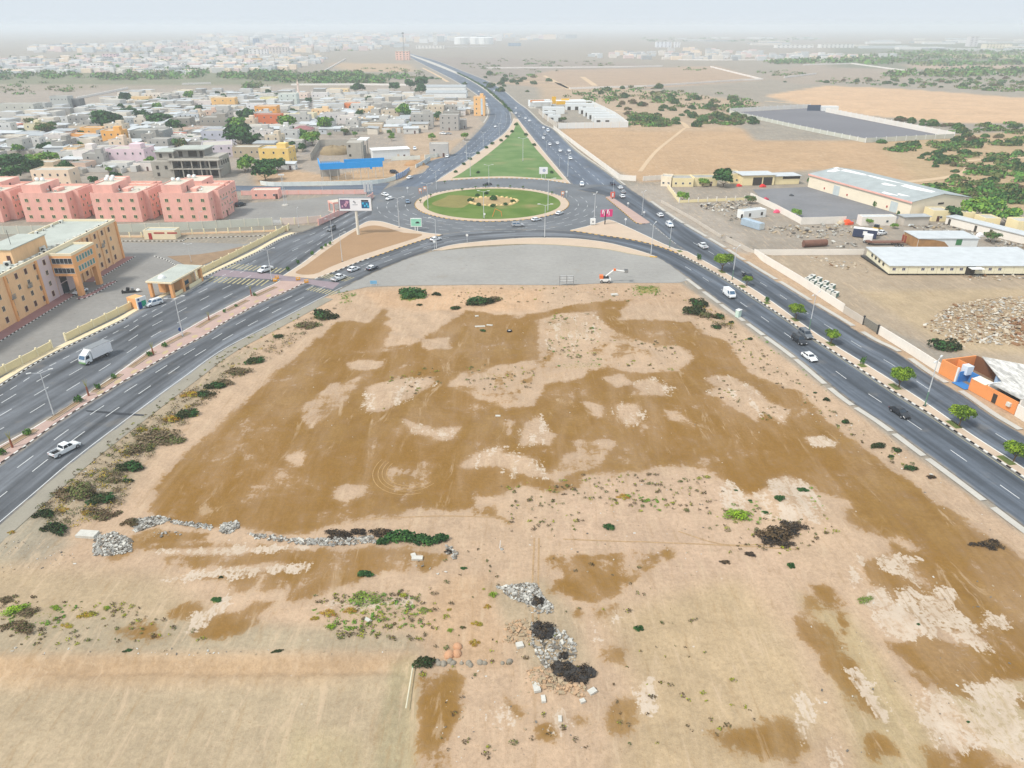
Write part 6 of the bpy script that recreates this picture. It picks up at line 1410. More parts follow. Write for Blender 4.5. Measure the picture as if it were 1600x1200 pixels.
# ---- bushes of the empty lot
lot_b = [ # kind, x, y, width px, height scale, aspect, label
 ('green', 645,462,44,.5,.75, 'bright green low bush at the top edge of the empty lot'),('dark', 682,461,15,.6,.6, 'small dark bush right of the bright green bush'),('dark', 745,476,40,.55,.5, 'long dark bush in the middle of the lot top edge'),('grey', 772,470,26,.6,.6, 'grey dry bush beside the long dark bush of the top edge'),('dark', 712,486,17,.5,.6, 'dark flat bush on the orange sand'),('dark', 655,477,9,.6,.6, 'tiny dark bush on the orange sand'),
 ('dark', 508,496,40,.55,.7, 'dark bush on the upper left slope of the lot'),('grey', 480,510,40,.35,.8, 'dry grey brush below the upper left dark bush'),('dark', 435,527,15,.6,.7, 'small dark bush lower on the left slope'),('dark', 398,566,30,.5,.6, 'dark bush halfway down the left slope'),('grey', 372,582,40,.35,.7, 'dry brush halfway down the left slope'),('dark', 340,606,30,.5,.6, 'dark bush with grey twigs on the left slope'),('grey', 352,600,30,.4,.8, 'grey twigs beside the dark bush on the left slope'),('dark', 322,618,28,.5,.6, 'dark brown bush above the yellow bushes'),
 ('dark', 292,650,36,.55,.6, 'dark green bush beside the orange yellow bush'),('yellow', 269,657,24,.8,.8, 'orange yellow bush on the left slope'),('yellow', 300,618,30,.5,.6, 'yellow flowering brush above the dark bush'),('lime', 244,672,10,.8,.8, 'small lime green bush on the left slope'),('yellow', 222,672,18,.6,.8, 'yellow green bush on the left slope'),('grey', 245,685,60,.3,.8, 'wide dry brush under the yellow bushes'),('grey', 275,690,40,.35,.7, 'dry brush at the foot of the dark green bush'),('grey', 222,703,44,.45,.7, 'grey bush above the round dark bush'),
 ('dark', 208,733,38,.6,.7, 'round dark bush on the left slope of the lot'),('grey', 180,752,24,.4,.8, 'grey twigs below the round dark bush'),('dark', 198,752,16,.5,.8, 'small grey dark bush below the round dark bush'),('grey', 128,778,60,.5,.8, 'large brown brush near the lower left road edge'),('dark', 160,784,40,.5,.7, 'dark bush inside the brown brush at the lower left'),('grey', 165,805,44,.4,.8, 'grey brush above the broken concrete heap'),('dark', 69,806,33,.55,.7, 'dark bush closest to the west road edge'),('dark', 86,829,46,.5,.6, 'dark bush left of the white slab'),('yellow', 100,800,16,.6,.8, 'yellow tuft between the two lower left dark bushes'),('yellow', 136,802,20,.4,.8, 'orange tuft beside the brown brush'),('grey', 204,818,30,.55,.8, 'dark grey brush beside the concrete rubble line'),('yellow', 18,832,12,.6,.8, 'orange tuft at the left picture edge'),
 ('green', 626,843,50,.6,.5, 'long green hedge like bush at the end of the rubble line'),('green', 598,848,20,.8,.9, 'green bush left of the hedge like bush'),('green', 660,846,40,.6,.6, 'green bush continuing the hedge to the right'),('green', 688,844,26,.8,.9, 'green bush at the right end of the hedge'),('burnt', 596,834,40,.5,.6, 'dead dark bush behind the hedge'),('burnt', 530,836,50,.4,.5, 'dead dark brush on the rubble line'),('burnt', 560,832,30,.5,.6, 'dead brush right of the first one on the rubble line'),('burnt', 702,862,14,.8,.8, 'small dark bush at the end of the rubble line'),
 ('green', 571,898,27,.5,.6, 'green bush alone on the damp earth below the rubble line'),('green', 724,888,10,.5,.7, 'small green plant right of the rubble line end'),('dark', 345,902,7,.8,.9, 'small round black bush on the damp strip'),('lime', 518,982,14,1.0,1, 'lime green bush beside the sand mound'),('yellow', 492,968,14,.7,.8, 'yellow tuft left of the lime green bush'),('yellow', 515,962,28,.4,.6, 'yellow grass patch above the lime green bush'),('yellow', 548,956,24,.4,.6, 'yellow grass patch right of the lime bush'),('pale', 572,935,60,.25,.7, 'pale green weeds in the middle of the weed patch'),('pale', 662,953,24,.3,.7, 'pale green weeds right of the weed patch'),('lime', 770,930,13,.8,.9, 'lime green bush above the rubble heap'),('lime', 703,985,9,.8,.9, 'small lime bush with dry twigs'),('yellow', 745,975,19,.4,.7, 'yellow flowering tuft above another one'),('yellow', 741,1004,17,.6,.9, 'round yellow tuft near the pale stones'),('grey', 722,980,10,.6,.8, 'grey dry tuft between yellow tufts'),('yellow', 762,948,12,.6,.9, 'orange dry tuft below the lime bush'),('yellow', 702,952,8,.7,.9, 'small orange dry tuft'),
 ('dark', 664,1037,34,.6,.7, 'dark green bush at the corner of the levelled plot'),('green', 952,824,17,.7,.9, 'green round bush alone in the centre right of the lot'),('yellow', 975,777,22,.4,.7, 'orange dry bush in the centre right of the lot'),('green', 998,982,16,.6,.8, 'green plant alone on the pale sand'),('green', 755,517,9,.6,.8, 'tiny green plant by the white scrap'),('green', 338,937,18,.3,.7, 'bright green grass tuft on the salt crust'),
 ('lime', 1153,806,44,.35,.7, 'bright green weeds left of the burnt brush'),('green', 1216,786,14,.9,.9, 'taller green plant on the white crust'),('green', 1254,766,18,.3,.8, 'green creeping plant at the top of the white crust'),('green', 1196,802,9,.6,.8, 'small green plant between crust and burnt brush'),('green', 1172,783,7,.6,.8, 'tiny green plant on the crust'),('green', 1150,766,6,.6,.8, 'tiny green plant at the upper left of the crust'),('burnt', 1212,838,72,.4,.7, 'large heap of burnt brush'),('burnt', 1238,824,40,.4,.8, 'burnt brush at the right of the large heap'),('burnt', 1225,850,30,.4,1.0, 'burnt brush trailing below the large heap'),('burnt', 1172,866,18,.5,.8, 'small burnt remains left of the green bush'),('burnt', 1133,878,18,.4,.7, 'dark remains with a white bag'),('green', 1236,884,12,.8,1.2, 'upright green bush below the burnt brush'),('pale', 1352,937,34,.35,.5, 'pale green creeping weeds at the right of the lot'),('green', 1434,978,6,.6,.9, 'tiny green plant on the right hand crust'),('green', 1512,1130,6,.6,.9, 'tiny green plant on the lower right crust'),
 ('dark', 1092,478,28,.7,.9, 'dark bush, uppermost of the group by the east gutter'),('dark', 1085,490,34,.6,.8, 'dark bush, second of the group by the east gutter'),('grey', 1102,497,26,.6,.8, 'brown bush in the group by the east gutter'),('dark', 1124,497,18,.7,.9, 'dark bush right in the group by the east gutter'),('dark', 1120,512,16,.6,.9, 'dark bush, lowest of the group by the east gutter'),('dark', 1142,505,10,.7,.9, 'small dark bush by the green utility box'),('dark', 1172,530,9,.6,.9, 'small dark bush down the east gutter'),('dark', 1291,625,10,.8,1.2, 'upright dark bush by the east gutter'),('dark', 1273,614,6,.7,.9, 'tiny dark bush by the east gutter'),('dark', 1321,660,13,.7,.9, 'round dark bush by the lower east gutter'),('dark', 1372,698,26,.5,.5, 'flat dark bush by the lower east gutter'),('dark', 1402,704,14,.7,.9, 'dark bush right of the flat one'),('dark', 1393,713,10,.5,.9, 'small dark bush under the flat one'),('dark', 1420,733,20,.6,.7, 'dark bush near the gutter below the others'),('burnt', 1455,746,14,.8,.9, 'brown dead bush near the gutter'),('burnt', 1548,852,40,.4,.8, 'dead dark brush at the lower right road edge'),('burnt', 1520,850,16,.4,.8, 'small dead brush near the lower right road edge'),
 ('lime', 25,955,40,.4,.6, 'lime green weeds at the left picture edge above the track'),('grey', 45,962,30,.6,.8, 'grey bush among lime weeds'),('lime', 88,952,16,.5,.7, 'small lime weeds right of the grey bush'),('yellow', 134,962,26,.4,.7, 'yellow weeds above the track'),('grey', 10,938,24,.5,.8, 'grey bush at the left picture edge'),('grey', 30,982,60,.3,.5, 'dry brush at the left edge beside the track'),('yellow', 104,978,22,.3,.6, 'yellow dry weeds beside the track'),('lime', 168,950,12,.5,.7, 'lime weed alone above the track'),('dark', 201,1016,14,.3,.6, 'dark heap on the track edge'),('dark', 434,1017,18,.25,.4, 'dark sprig on the track edge'),
 ('dark', 1478,545,48,.6,.6, 'dark bush behind the white wall beside the orange shop'),('dark', 1310,357,0,1,1, '')]
for kd, x, y, w_, hs, asp, lab in lot_b:
    if w_: bush(kd, x, y, w_, lab, 'bushes and weeds of the empty lot' if x < 1476 else None, hs, asp)
rr = random.Random(31); items = []
# scattered weed tufts nobody would count
def tufts(name, polys, n, mats, seed, s0=.12, s1=.4, leaves=14, sz=.10):
    rr = random.Random(seed); L = []
    for pl, k in polys:
        xs = [p[0] for p in pl]; ys_ = [p[1] for p in pl]; c = 0
        while c < k:
            x, y = rr.uniform(min(xs), max(xs)), rr.uniform(min(ys_), max(ys_)); ins = False
            for i in range(len(pl)):
                (ax, ay),(bx, by) = pl[i], pl[(i + 1) % len(pl)]
                if (ay > y) != (by > y) and x < (bx - ax) * (y - ay) / (by - ay) + ax: ins = not ins
            if not ins: continue
            q = P(x, y); s_ = rr.uniform(s0, s1); L.append((q.x, q.y, s_ * .3, s_ * rr.uniform(.7,1.6), s_, s_ * .5)); c += 1
    put(name, leaf_mesh(name, L, len(L) * leaves, sz, mats, seed, .3,.5), kind='stuff')
tufts('dry_weeds', [([(330,560),(440,500),(530,470),(520,490),(430,540),(300,640),(220,710),(190,770),(90,810),(110,740),(220,650)],260),([(880,740),(1120,740),(1160,800),(1000,800),(860,770)],150),([(780,745),(880,760),(920,830),(800,830)],60),([(1100,800),(1280,790),(1330,840),(1200,870),(1110,860)],90),([(940,530),(1060,535),(1060,580),(960,570)],70),([(720,570),(840,570),(830,610),(730,610)],50),([(990,450),(1090,460),(1180,540),(1330,660),(1450,740),(1420,740),(1280,650),(1130,540)],150),([(480,930),(680,920),(680,1000),(520,1000)],160),([(0,930),(200,940),(340,1000),(0,1010)],120),([(600,590),(680,570),(690,600),(600,640)],50),([(700,450),(980,448),(1000,475),(720,475)],90),([(1120,590),(1230,640),(1200,660),(1120,620)],60),([(850,490),(940,490),(930,560),(850,560)],110),([(600,900),(800,830),(1050,900),(1200,1150),(700,1190),(650,1020)],120)],0, GB + YB[1:2],41)
tufts('verge_brush', [([(60,790),(130,735),(215,668),(300,608),(372,568),(430,530),(500,486),(525,488),(450,545),(350,605),(285,670),(215,735),(190,790),(90,835)],420),([(1080,470),(1110,478),(1150,515),(1120,515)],40)],0, GB + GB + [GR['dark bush'], GR['yellow']],47,.35,1.0,26,.11)
tufts('green_weeds', [([(625,450),(665,450),(660,470),(625,470)],60),([(985,446),(1035,446),(1030,462),(990,462)],70),([(528,455),(556,455),(552,476),(530,474)],40),([(860,490),(940,492),(940,575),(860,575)],40),([(1130,790),(1280,760),(1290,800),(1170,825)],70),([(480,950),(640,920),(660,980),(540,990)],90),([(970,770),(1050,780),(1030,800)],25),([(20,940),(120,945),(110,975),(10,985)],60),([(1180,520),(1300,610),(1290,612),(1170,525)],14)],0, BG, 43,.1,.35)
# TOWN
LM += [('yellow cube house', *P(430,257)),('blue canopy', *P(548,285)),('grey unfinished villa', *P(292,277)),('orange two-storey house', *P(420,196)),('amber stepped house', *P(175,227)),('rightmost salmon house', *P(315,330)),('minaret', *P(468,158)),('orange tower house', *P(749,179)),('white hangars', *P(697,152)),('maroon roofed house', *P(472,211)),('grey twin houses', *P(310,204)),('peach block house', *P(350,168)),('low orange house', *P(554,172)),('grey ruin with dark hall', *P(100,168)),('pale pink house', *P(200,258)),('white low house', *P(115,253)),('large dark tree', *P(168,205)),('grey three-storey house', *P(702,203)),('white shed', *P(612,249)),('long grey block', *P(27,182)),('pale red roofed house', *P(12,206)),('grey white storey house', *P(523,195)),('main town street', *P(486,190)),('lavender house', *P(342,245)),('dense trees', *P(40,262)),('far mosque', *P(460,155)),('beige flat house', *P(710,173)),('long white house', *P(411,205))]
WS = win_meshes('window', .9,1.1, FRW, GLS, 0,.05,.06); TINR = {}
def cmat(rgb):
    k = 'house %d %d %d' % rgb
    return mat(k, C(*rgb, .86 if rgb[0] - rgb[2] < 24 else .92),.9,.07,.3,.05,2)
RF = [mat('flat roof grey', C(180,178,170,.8),.9,.12,.3,.08,2), mat('flat roof pale', C(206,202,190,.8),.9,.1,.3,.08,2), mat('tin roof white', C(214,220,222,.8),.5,.10,.4,.06,3, spec=.35), mat('tin roof grey', C(190,196,198,.75),.5,.12,.4,.08,3, spec=.3), mat('flat roof dark', C(150,148,142),.9,.12,.3)]
def house(x, y, wm_, d, h_, rgb, storeys=1, rot=0.0, label=None, group=None, roof=0, par=.5, nwin=None, stair=False, tank=False, pos=None, cat='house', detail=2, yard=None, name='house'):
    q = pos if pos is not None else P(x, y); t = thing(name, label, cat, (q.x, q.y, 0), rot, group); W = wm_ / 2; m = cmat(rgb)
    obj('wall', BX(-W, W, 0, d, 0, h_), m, t)
    if roof == 'hip':
        obj('roof', MB().add([(-W - .4,-.4, h_),(W + .4,-.4, h_),(W + .4, d + .4, h_),(-W - .4, d + .4, h_),(-W * .3, d * .5, h_ + 2.2),(W * .3, d * .5, h_ + 2.2)],[(0,1,5,4),(1,2,5),(2,3,4,5),(3,0,4),(0,3,2,1)]), mat('maroon roof', C(150,104,104),.8,.1), t)
    elif roof >= 2 and par == 0:
        obj('roof', MB().add([(-W - .3,-.4, h_),(W + .3,-.4, h_),(W + .3, d + .3, h_ + .7),(-W - .3, d + .3, h_ + .7),(-W - .3,-.4, h_ + .15),(W + .3,-.4, h_ + .15),(W + .3, d + .3, h_ + .85),(-W - .3, d + .3, h_ + .85)],[(0,3,2,1),(4,5,6,7),(0,1,5,4),(1,2,6,5),(2,3,7,6),(3,0,4,7)]), RF[roof], t)
    else:
        b = MB(); parapet(b, -W, W, 0, d, h_, h_ + par, .2); obj('parapet', b, m, t); obj('roof', BX(-W + .2, W - .2,.2, d - .2, h_, h_ + .08), RF[roof], t)
    n = nwin if nwin is not None else max(2, int(wm_ / 4))
    for s_ in range(storeys):
        z = h_ / storeys * (s_ + .55)
        for k in range(n):
            xx = -W + wm_ * (k + .5) / n
            if s_ == 0 and k == n // 2: obj('door', BX(xx - .55, xx + .55,-.05,-.003,0,2.1), BRN, t)
            elif detail > 1: window(t, WS, xx, -.003, z, 0)
            else: put('window', WS[1], t, (xx, -.02, z))
        if detail > 1:
            for k in range(max(1, int(d / 5))): window(t, WS, W + .003, d * (k + .5) / max(1, int(d / 5)), z, 1)
    if stair: obj('stair_room', BX(W * .1, W * .7, d * .3, d * .75, h_ + .08, h_ + 2.6), m, t)
    if tank:
        put('water_tank', TANKM, t, (-W * .4, d * .6, h_ + .08))
        if detail > 1: ac(t, W * .3, d * .25, h_ + .08,.2,1.1)
    if yard:
        yw, yd = yard; b = MB(); z1 = 2.0; b.box(-W - yw, -W - yw + .2,-yd, d, 0, z1).box(-W - yw + .2, W + .5,-yd, -yd + .2,0, z1).box(W + .5, W + .7,-yd, d * .6,0, z1); obj('yard_wall', b, cmat((196,190,178)), t)
    return t
# unfinished concrete villa
q = P(292,278); t = thing('unfinished_villa', 'grey unfinished concrete villa with open dark storeys and balconies', 'building', (q.x, q.y, 0),0)
obj('wall', BX(-17,-6.5,0,16,0,8.2), CONC, t); obj('side_block', BX(9.0,17,3,17,0,10.0), CONC, t); obj('core', BX(-6.4,8.9,6,17,0,13.2), CONCD, t); obj('upper_block', BX(-15.5,-6.45,4,15.5,8.4,12.2), CONC, t)
obj('floor_slab', BX(-8,18,-1.0,5.9,4.3,4.7), CONC, t); obj('floor_slab', BX(-8,18,-1.0,5.9,8.5,9.0), CONC, t); obj('roof', BX(-16.2,-5.8,3,16.2,12.2,12.6), ROOFC, t); obj('roof', BX(-5.7,10,3.5,17.5,13.2,13.7), ROOFC, t)
cmz = BX(-.25,.25,-.25,.25,0,4.3).mesh('column', CONC)
for x in (-6,-1,4,8.5,13,17.3):
    for z in (0,4.7): put('column', cmz, t, (x, -.4, z),0,(1,1,.9 if z else 1))
for x, z, w_, hh in ((-14,5.2,1.4,1.8),(-9.5,5.2,1.4,1.8),(-14,1.8,1.4,1.8)): obj('window', BX(x - w_ / 2, x + w_ / 2,-.06,-.003, z - hh / 2, z + hh / 2), INT, t)
for x0, x1, z0, z1 in ((-5.6,-1.6,.2,3.6),(-.8,3.6,.2,3.6),(-5.6,-3,5.0,8.0),(-1.6,4.2,5.0,8.2),(5.2,8.4,.2,3.8),(5.4,8.2,5,8.2)): obj('opening', BX(x0, x1,5.9,5.997, z0, z1), INT, t)
for x0, x1, z0, z1 in ((-4.5,-2.5,9.6,12.2),(.5,5.0,9.6,12.6),(6.4,8,9.6,12.4)): obj('opening', BX(x0, x1,5.9,5.997, z0, z1), INT, t)
for z0 in (.5,5.2): obj('opening', BX(10.2,15.6,2.9,2.997, z0, z0 + 2.8), INT, t)
for x in (-13,-8): obj('opening', BX(x - .7, x + .7,3.9,3.997,9.4,11.4), INT, t)
for k in range(4): obj('opening', BX(17.003,17.06,5 + 3 * k, 6.6 + 3 * k, 5.6,7.6), INT, t)
hand = [ # x, base y, width, depth, height, colour, storeys, label, options
 (430,257,17,12,8.2,(242,208,128),2, 'yellow cube house near the blue canopy', dict(roof=1, stair=True, nwin=3)),
 (386,246,16,9,5.5,(188,174,150),1, 'beige house left of the yellow cube house', dict(roof=1, nwin=5)),
 (342,246,17,20,6.5,(236,226,236),2, 'lavender white house behind the grey unfinished villa', dict(roof=1, rot=.35, nwin=4)),
 (346,227,24,14,8.5,(206,208,220),2, 'pale blue grey two-storey house', dict(roof=0, nwin=5)),
 (285,205,13,12,8.5,(164,160,150),2, 'left one of the grey concrete twin houses', dict(roof=0)),(337,206,21,13,9.5,(166,160,150),2, 'right one of the grey concrete twin houses', dict(roof=0, stair=True)),
 (232,225,22,14,8,(156,160,158),2, 'grey green block house with small windows', dict(roof=0, nwin=4)),
 (420,197,21,8,8.2,(226,128,82),2, 'orange two-storey house with pale windows', dict(roof=0, nwin=4)),(417,186,18,12,9.5,(246,178,96),2, 'amber house joined behind the orange two-storey house', dict(roof=1)),
 (178,228,13,9,9,(246,184,104),2, 'amber stepped house with dark doors', dict(roof=1, nwin=3, stair=True)),(132,220,18,7,4,(244,178,108),1, 'low amber house left of the stepped one', dict(roof=1)),(145,212,16,8,5,(246,188,112),1, 'amber house wing behind the stepped one', dict(roof=1)),
 (350,168,22,10,8,(246,200,132),2, 'peach block house with few windows', dict(roof=1, nwin=3)),(200,259,21,13,8.5,(242,218,226),2, 'pale pink house with roof parapets', dict(roof=1, stair=True)),(115,254,16,8,5,(232,232,228),1, 'white low house with three windows', dict(roof=0, nwin=4)),
 (160,245,13,9,5,(240,238,238),1, 'white house right of the white low house', dict(roof=0)),(84,294,18,9,8,(244,222,196),2, 'cream house with arcade behind the salmon houses', dict(roof=1, nwin=5)),(72,270,10,8,5,(226,204,172),1, 'beige ruin among the dense trees', dict(roof=1, nwin=2)),
 (467,158,19,12,7,(238,216,202),2, 'rose mosque hall at the foot of the minaret', dict(roof=1, cat='mosque', name='mosque', nwin=5)),(451,166,17,12,11,(226,234,226),3, 'pale green white house beside the mosque', dict(roof=1, nwin=3)),(500,155,17,9,6,(240,238,236),1, 'white house with arch right of the mosque', dict(roof=1)),(528,149,23,10,6.5,(248,220,172),2, 'peach house with arcade behind the town', dict(roof=1, nwin=6)),
 (554,173,18,10,6,(242,146,88),1, 'low orange house with flat roof', dict(roof=1, nwin=2)),(523,196,17,11,8.5,(218,214,212),2, 'grey white storey house right of the main street', dict(roof=0, nwin=4)),(472,212,14,11,4,(208,194,182),1, 'house with a maroon hip roof on the main street', dict(roof='hip')),
 (660,199,17,10,9.5,(190,188,182),3, 'grey three-storey house with white top', dict(roof=1, nwin=3, stair=True)),(702,204,14,10,10.5,(186,183,178),3, 'grey three-storey house nearest the bend', dict(roof=0, nwin=3)),(722,201,7,9,6,(188,184,180),1, 'grey annex right of the three-storey house', dict(roof=0)),(710,174,18,12,7.5,(242,218,194),2, 'beige flat house near the bend', dict(roof=1, nwin=3)),
 (749,181,9.5,9,15,(250,200,138),4, 'orange tower house with a glass stripe', dict(roof=1, nwin=2, stair=True)),(618,203,14,9,6.5,(238,238,236),1, 'white house with a high wall right of the street', dict(roof=0)),(582,206,15,9,5,(222,204,178),1, 'beige house on the sandy yard', dict(roof=1)),(411,206,30,9,4,(232,228,220),1, 'long white house with many windows', dict(roof=1, nwin=8)),
 (27,183,32,14,10,(206,206,196),2, 'long grey block house at the left edge', dict(roof=0, nwin=5)),(95,169,17,10,10,(192,196,192),2, 'grey ruin with dark hall', dict(roof=0, nwin=5)),(118,168,10,10,7,(120,124,126),1, 'dark open hall right of the grey ruin', dict(roof=4, nwin=1)),(12,207,16,9,5,(240,168,146),1, 'pale red house at the left edge', dict(roof=1)),(60,175,16,10,7,(190,194,192),1, 'grey block house left of the ruin', dict(roof=0)),
 (320,168,18,9,5.5,(236,226,222),1, 'white pink house left of the peach block house', dict(roof=1)),(400,178,15,9,8,(238,238,240),2, 'white house left of the amber one', dict(roof=1)),(240,158,16,9,7,(240,228,214),2, 'cream house with roof rail in the back of the town', dict(roof=1)),(220,160,18,8,5,(240,208,156),1, 'pale amber house in the back of the town', dict(roof=1)),(290,152,15,8,7,(242,232,208),2, 'cream house at the far edge of the town', dict(roof=1)),(445,190,18,9,5,(238,230,190),1, 'pale yellow house right of the orange two-storey house', dict(roof=1)),(420,163,16,8,6,(242,232,176),1, 'light yellow house behind the town', dict(roof=1)),
 (280,232,12,6,4,(240,228,170),1, 'small pale yellow house behind the villa', dict(roof=2, par=0)),(300,228,12,8,5,(240,238,236),1, 'white house with teal door behind the villa', dict(roof=1)),(270,220,14,8,4,(232,150,132),1, 'long low red house', dict(roof=1)),(446,265,11,4,3,(238,240,238),1, 'small white hut in front of the yellow cube house', dict(roof=2, par=0, nwin=2)),(686,245,11,7,7,(206,204,200),1, 'grey hut block at the bend behind the hoarding', dict(roof=1, nwin=2)),(500,266,0,0,0,(0,0,0),0, '', None)]
foot = []
for x, y, w_, d, h_, rgb, st, lab, op in hand:
    if not w_: continue
    op = dict(op); t = house(x, y, w_, d, h_, rgb, st, op.pop('rot', _rr.uniform(-.06,.06)), lab, 'houses of the town', **op); foot.append((t.location.x, t.location.y + d / 2, max(w_, d) / 2 + 2.0))
    if 'tower' in lab: obj('glass_stripe', BX(1.4,3.0,-.06,-.004,1,14), mat('pale glass stripe', C(200,220,232),.3), t)
t = thing('minaret', 'slender rose minaret with balcony', 'minaret', (*P(468,156),0)); rm_ = cmat((240,218,204))
obj('shaft', BX(-1.3,1.3,-1.3,1.3,0,8).tube((0,0,8),(0,0,17),1.0,.85,10), rm_, t); obj('balcony', MB().tube((0,0,15),(0,0,15.8),1.5,1.5,10), rm_, t); obj('spire', MB().tube((0,0,17),(0,0,20),.6,.05,8), rm_, t)
for x, y, w_, d, lab in ((697,153,44,16, 'front one of the two white hangars'),(696,143,48,14, 'rear one of the two white hangars')):
    q = P(x, y); t = thing('hangar', lab, 'hangar', (q.x, q.y, 0),-.03, 'white hangars by the north road'); W = w_ / 2
    obj('wall', BX(-W, W, 0, d, 0,5), WSH, t); obj('roof', MB().add([(-W - .3,-.4,5),(W + .3,-.4,5),(W + .3, d / 2,7.2),(-W - .3, d / 2,7.2),(W + .3, d + .4,5),(-W - .3, d + .4,5)],[(0,1,2,3),(3,2,4,5),(0,3,5),(1,4,2)]), RF[3], t)
    for k in range(6): obj('wall_panel', BX(-W + 1 + k * (w_ - 2) / 6,-W + .6 + (k + 1) * (w_ - 2) / 6,-.05,-.003,.2,4.6), WHT, t)
# other houses of the town, one by one
def inside(pl, x, y):
    ins = False
    for i in range(len(pl)):
        (ax, ay),(bx, by) = pl[i], pl[(i + 1) % len(pl)]
        if (ay > y) != (by > y) and x < (bx - ax) * (y - ay) / (by - ay) + ax: ins = not ins
    return ins
TOWN = [(-120,170),(60,178),(130,172),(200,152),(330,146),(480,148),(600,146),(690,162),(742,165),(740,178),(690,186),(640,212),(640,226),(570,216),(500,214),(470,240),(455,236),(390,238),(370,228),(240,240),(235,268),(130,270),(-120,262)]
STREETS = [[(480,148),(497,148),(500,200),(484,244),(470,244),(480,200)],[(60,210),(88,192),(118,172),(128,176),(98,198),(72,214)],[(480,212),(640,208),(640,240),(480,240)],[(-5,240),(80,240),(120,280),(-5,285)]]
PAL = [(226,226,222)] * 3 + [(208,206,200)] * 3 + [(186,184,178)] * 5 + [(164,162,156)] * 4 + [(232,222,206)] * 2 + [(222,206,182),(240,232,226),(214,220,224),(236,214,190),(240,206,160),(226,196,176),(236,226,190)]
def cname(c):
    r, g, b_ = c
    if min(c) > 220: return 'white'
    if r - b_ > 24: return 'beige'
    return 'pale grey' if r > 198 else 'grey' if r > 180 else 'dark grey'
tt = [(168,206,37, 'town'),(182,206,22, 'town'),(209,183,13, 'town'),(226,192,24, 'town'),(245,199,25, 'town'),(265,190,10, 'town'),(273,208,18, 'town'),(296,158,14, 'towngreen'),(258,162,8, 'town'),(196,166,18, 'town'),(247,174,12, 'towngreen'),(385,195,20, 'towngreen'),(370,205,26, 'towngreen'),(378,232,40, 'town'),(394,231,24, 'town'),(282,234,18, 'olive'),(236,261,15, 'towngreen'),(351,156,8, 'town'),(387,196,22, 'town'),(450,202,26, 'towngreen'),(470,218,16, 'towngreen'),(488,227,26, 'bright'),(478,224,14, 'town'),(473,237,12, 'town'),(510,207,22, 'towngreen'),(540,211,10, 'olive'),(555,214,8, 'towngreen'),(562,186,13, 'town'),(483,163,9, 'town'),(556,146,13, 'town'),(565,145,12, 'town'),(457,246,11, 'town'),(388,266,22, 'towngreen'),(383,269,18, 'bright'),(415,270,26, 'town'),(434,268,24, 'town'),(415,282,29, 'town'),(631,187,22, 'towngreen'),(640,189,12, 'town'),(684,189,13, 'town'),(617,144,13, 'town'),(642,141,14, 'town'),(659,141,18, 'town'),(658,149,16, 'town'),(726,219,11, 'bright'),(675,219,10, 'bright'),(54,203,19, 'olive'),(30,241,15, 'towngreen'),(100,234,9, 'olive'),(75,211,26, 'olive'),(128,233,12, 'towngreen'),(64,238,12, 'town'),(78,238,14, 'town'),(5,272,34, 'town'),(32,268,32, 'town'),(58,262,26, 'bright'),(78,258,26, 'bright'),(52,276,30, 'town'),(20,284,30, 'town'),(104,276,22, 'town'),(100,286,18, 'town'),(-20,270,34, 'town'),(171,270,9, 'towngreen'),(156,251,7, 'bright'),(148,290,13, 'town'),(183,288,17, 'town'),(236,252,10, 'olive'),(120,258,14, 'town'),(14,237,10, 'town'),(340,152,8, 'town'),(35,213,10, 'town'),(190,173,10, 'town'),(312,178,12, 'town'),(460,180,9, 'town'),(598,182,9, 'town'),(576,160,9, 'town'),(420,150,9, 'town'),(136,196,10, 'town'),(612,220,8, 'bright')]
for x, y, w_, kd in tt:
    if x < 745: q = P(x, y); foot.append((q.x, q.y, w_ / FPX * (q.y * _c + H0 * _s) * .45))
rr = random.Random(101); cand = []
for k in range(30000):
    x, y = rr.uniform(-110,745), rr.uniform(146,272)
    if inside(TOWN, x, y) and not any(inside(s_, x, y) for s_ in STREETS):
        q = P(x, y)
        if all((q.x - a) ** 2 + (q.y - b_) ** 2 > (r + 5.5) ** 2 for a, b_, r in foot): foot.append((q.x, q.y, 5.6)); cand.append((q, x, y))
cand.sort(key=lambda c: c[0].length); items = []; rest = MB(); restm = []
NH = 245
for i, (q, x, y) in enumerate(cand):
    c_ = rr.choice(PAL); w_ = rr.uniform(9,17); d = rr.uniform(6.5,10); st = 1 if rr.random() < .78 else 2; h_ = rr.uniform(3.2,4.4) * (1 if st == 1 else 1.8); tin = rr.random() < .5 and st == 1
    rot = rr.choice((0,0,0, PI / 2)) + rr.uniform(-.12,.12)
    if i < NH:
        roof = rr.choice((2,2,3)) if tin else rr.choice((0,1,1,4)); det = 2 if y > 205 else 1
        t = house(0,0, w_, d, h_, c_, st, rot, None, 'houses of the town', roof=roof, par=0 if tin else .5, pos=q, detail=det, stair=(st == 2 and rr.random() < .6), tank=(not tin and rr.random() < .6), yard=(rr.uniform(1,4), rr.uniform(3,6)) if rr.random() < .4 and y > 180 else None)
        items.append((t, f"{cname(c_)} {'low' if st == 1 else 'two-storey'} {'tin roofed house' if tin else 'flat roofed house'}", q.x, q.y))
    else:
        o = len(rest.f); rest.obox(q, (math.cos(rot), math.sin(rot)), w_, d, 0, h_, rr.randrange(5)); 
        rest.m[-1] = 5 + rr.randrange(3)
autolabel(items)
BM = [cmat((226,226,222)), cmat((208,206,200)), cmat((190,188,182)), cmat((232,222,206)), cmat((170,168,162))] + RF[1:4]
if rest.v: obj('house_cluster', rest, BM, kind='stuff')
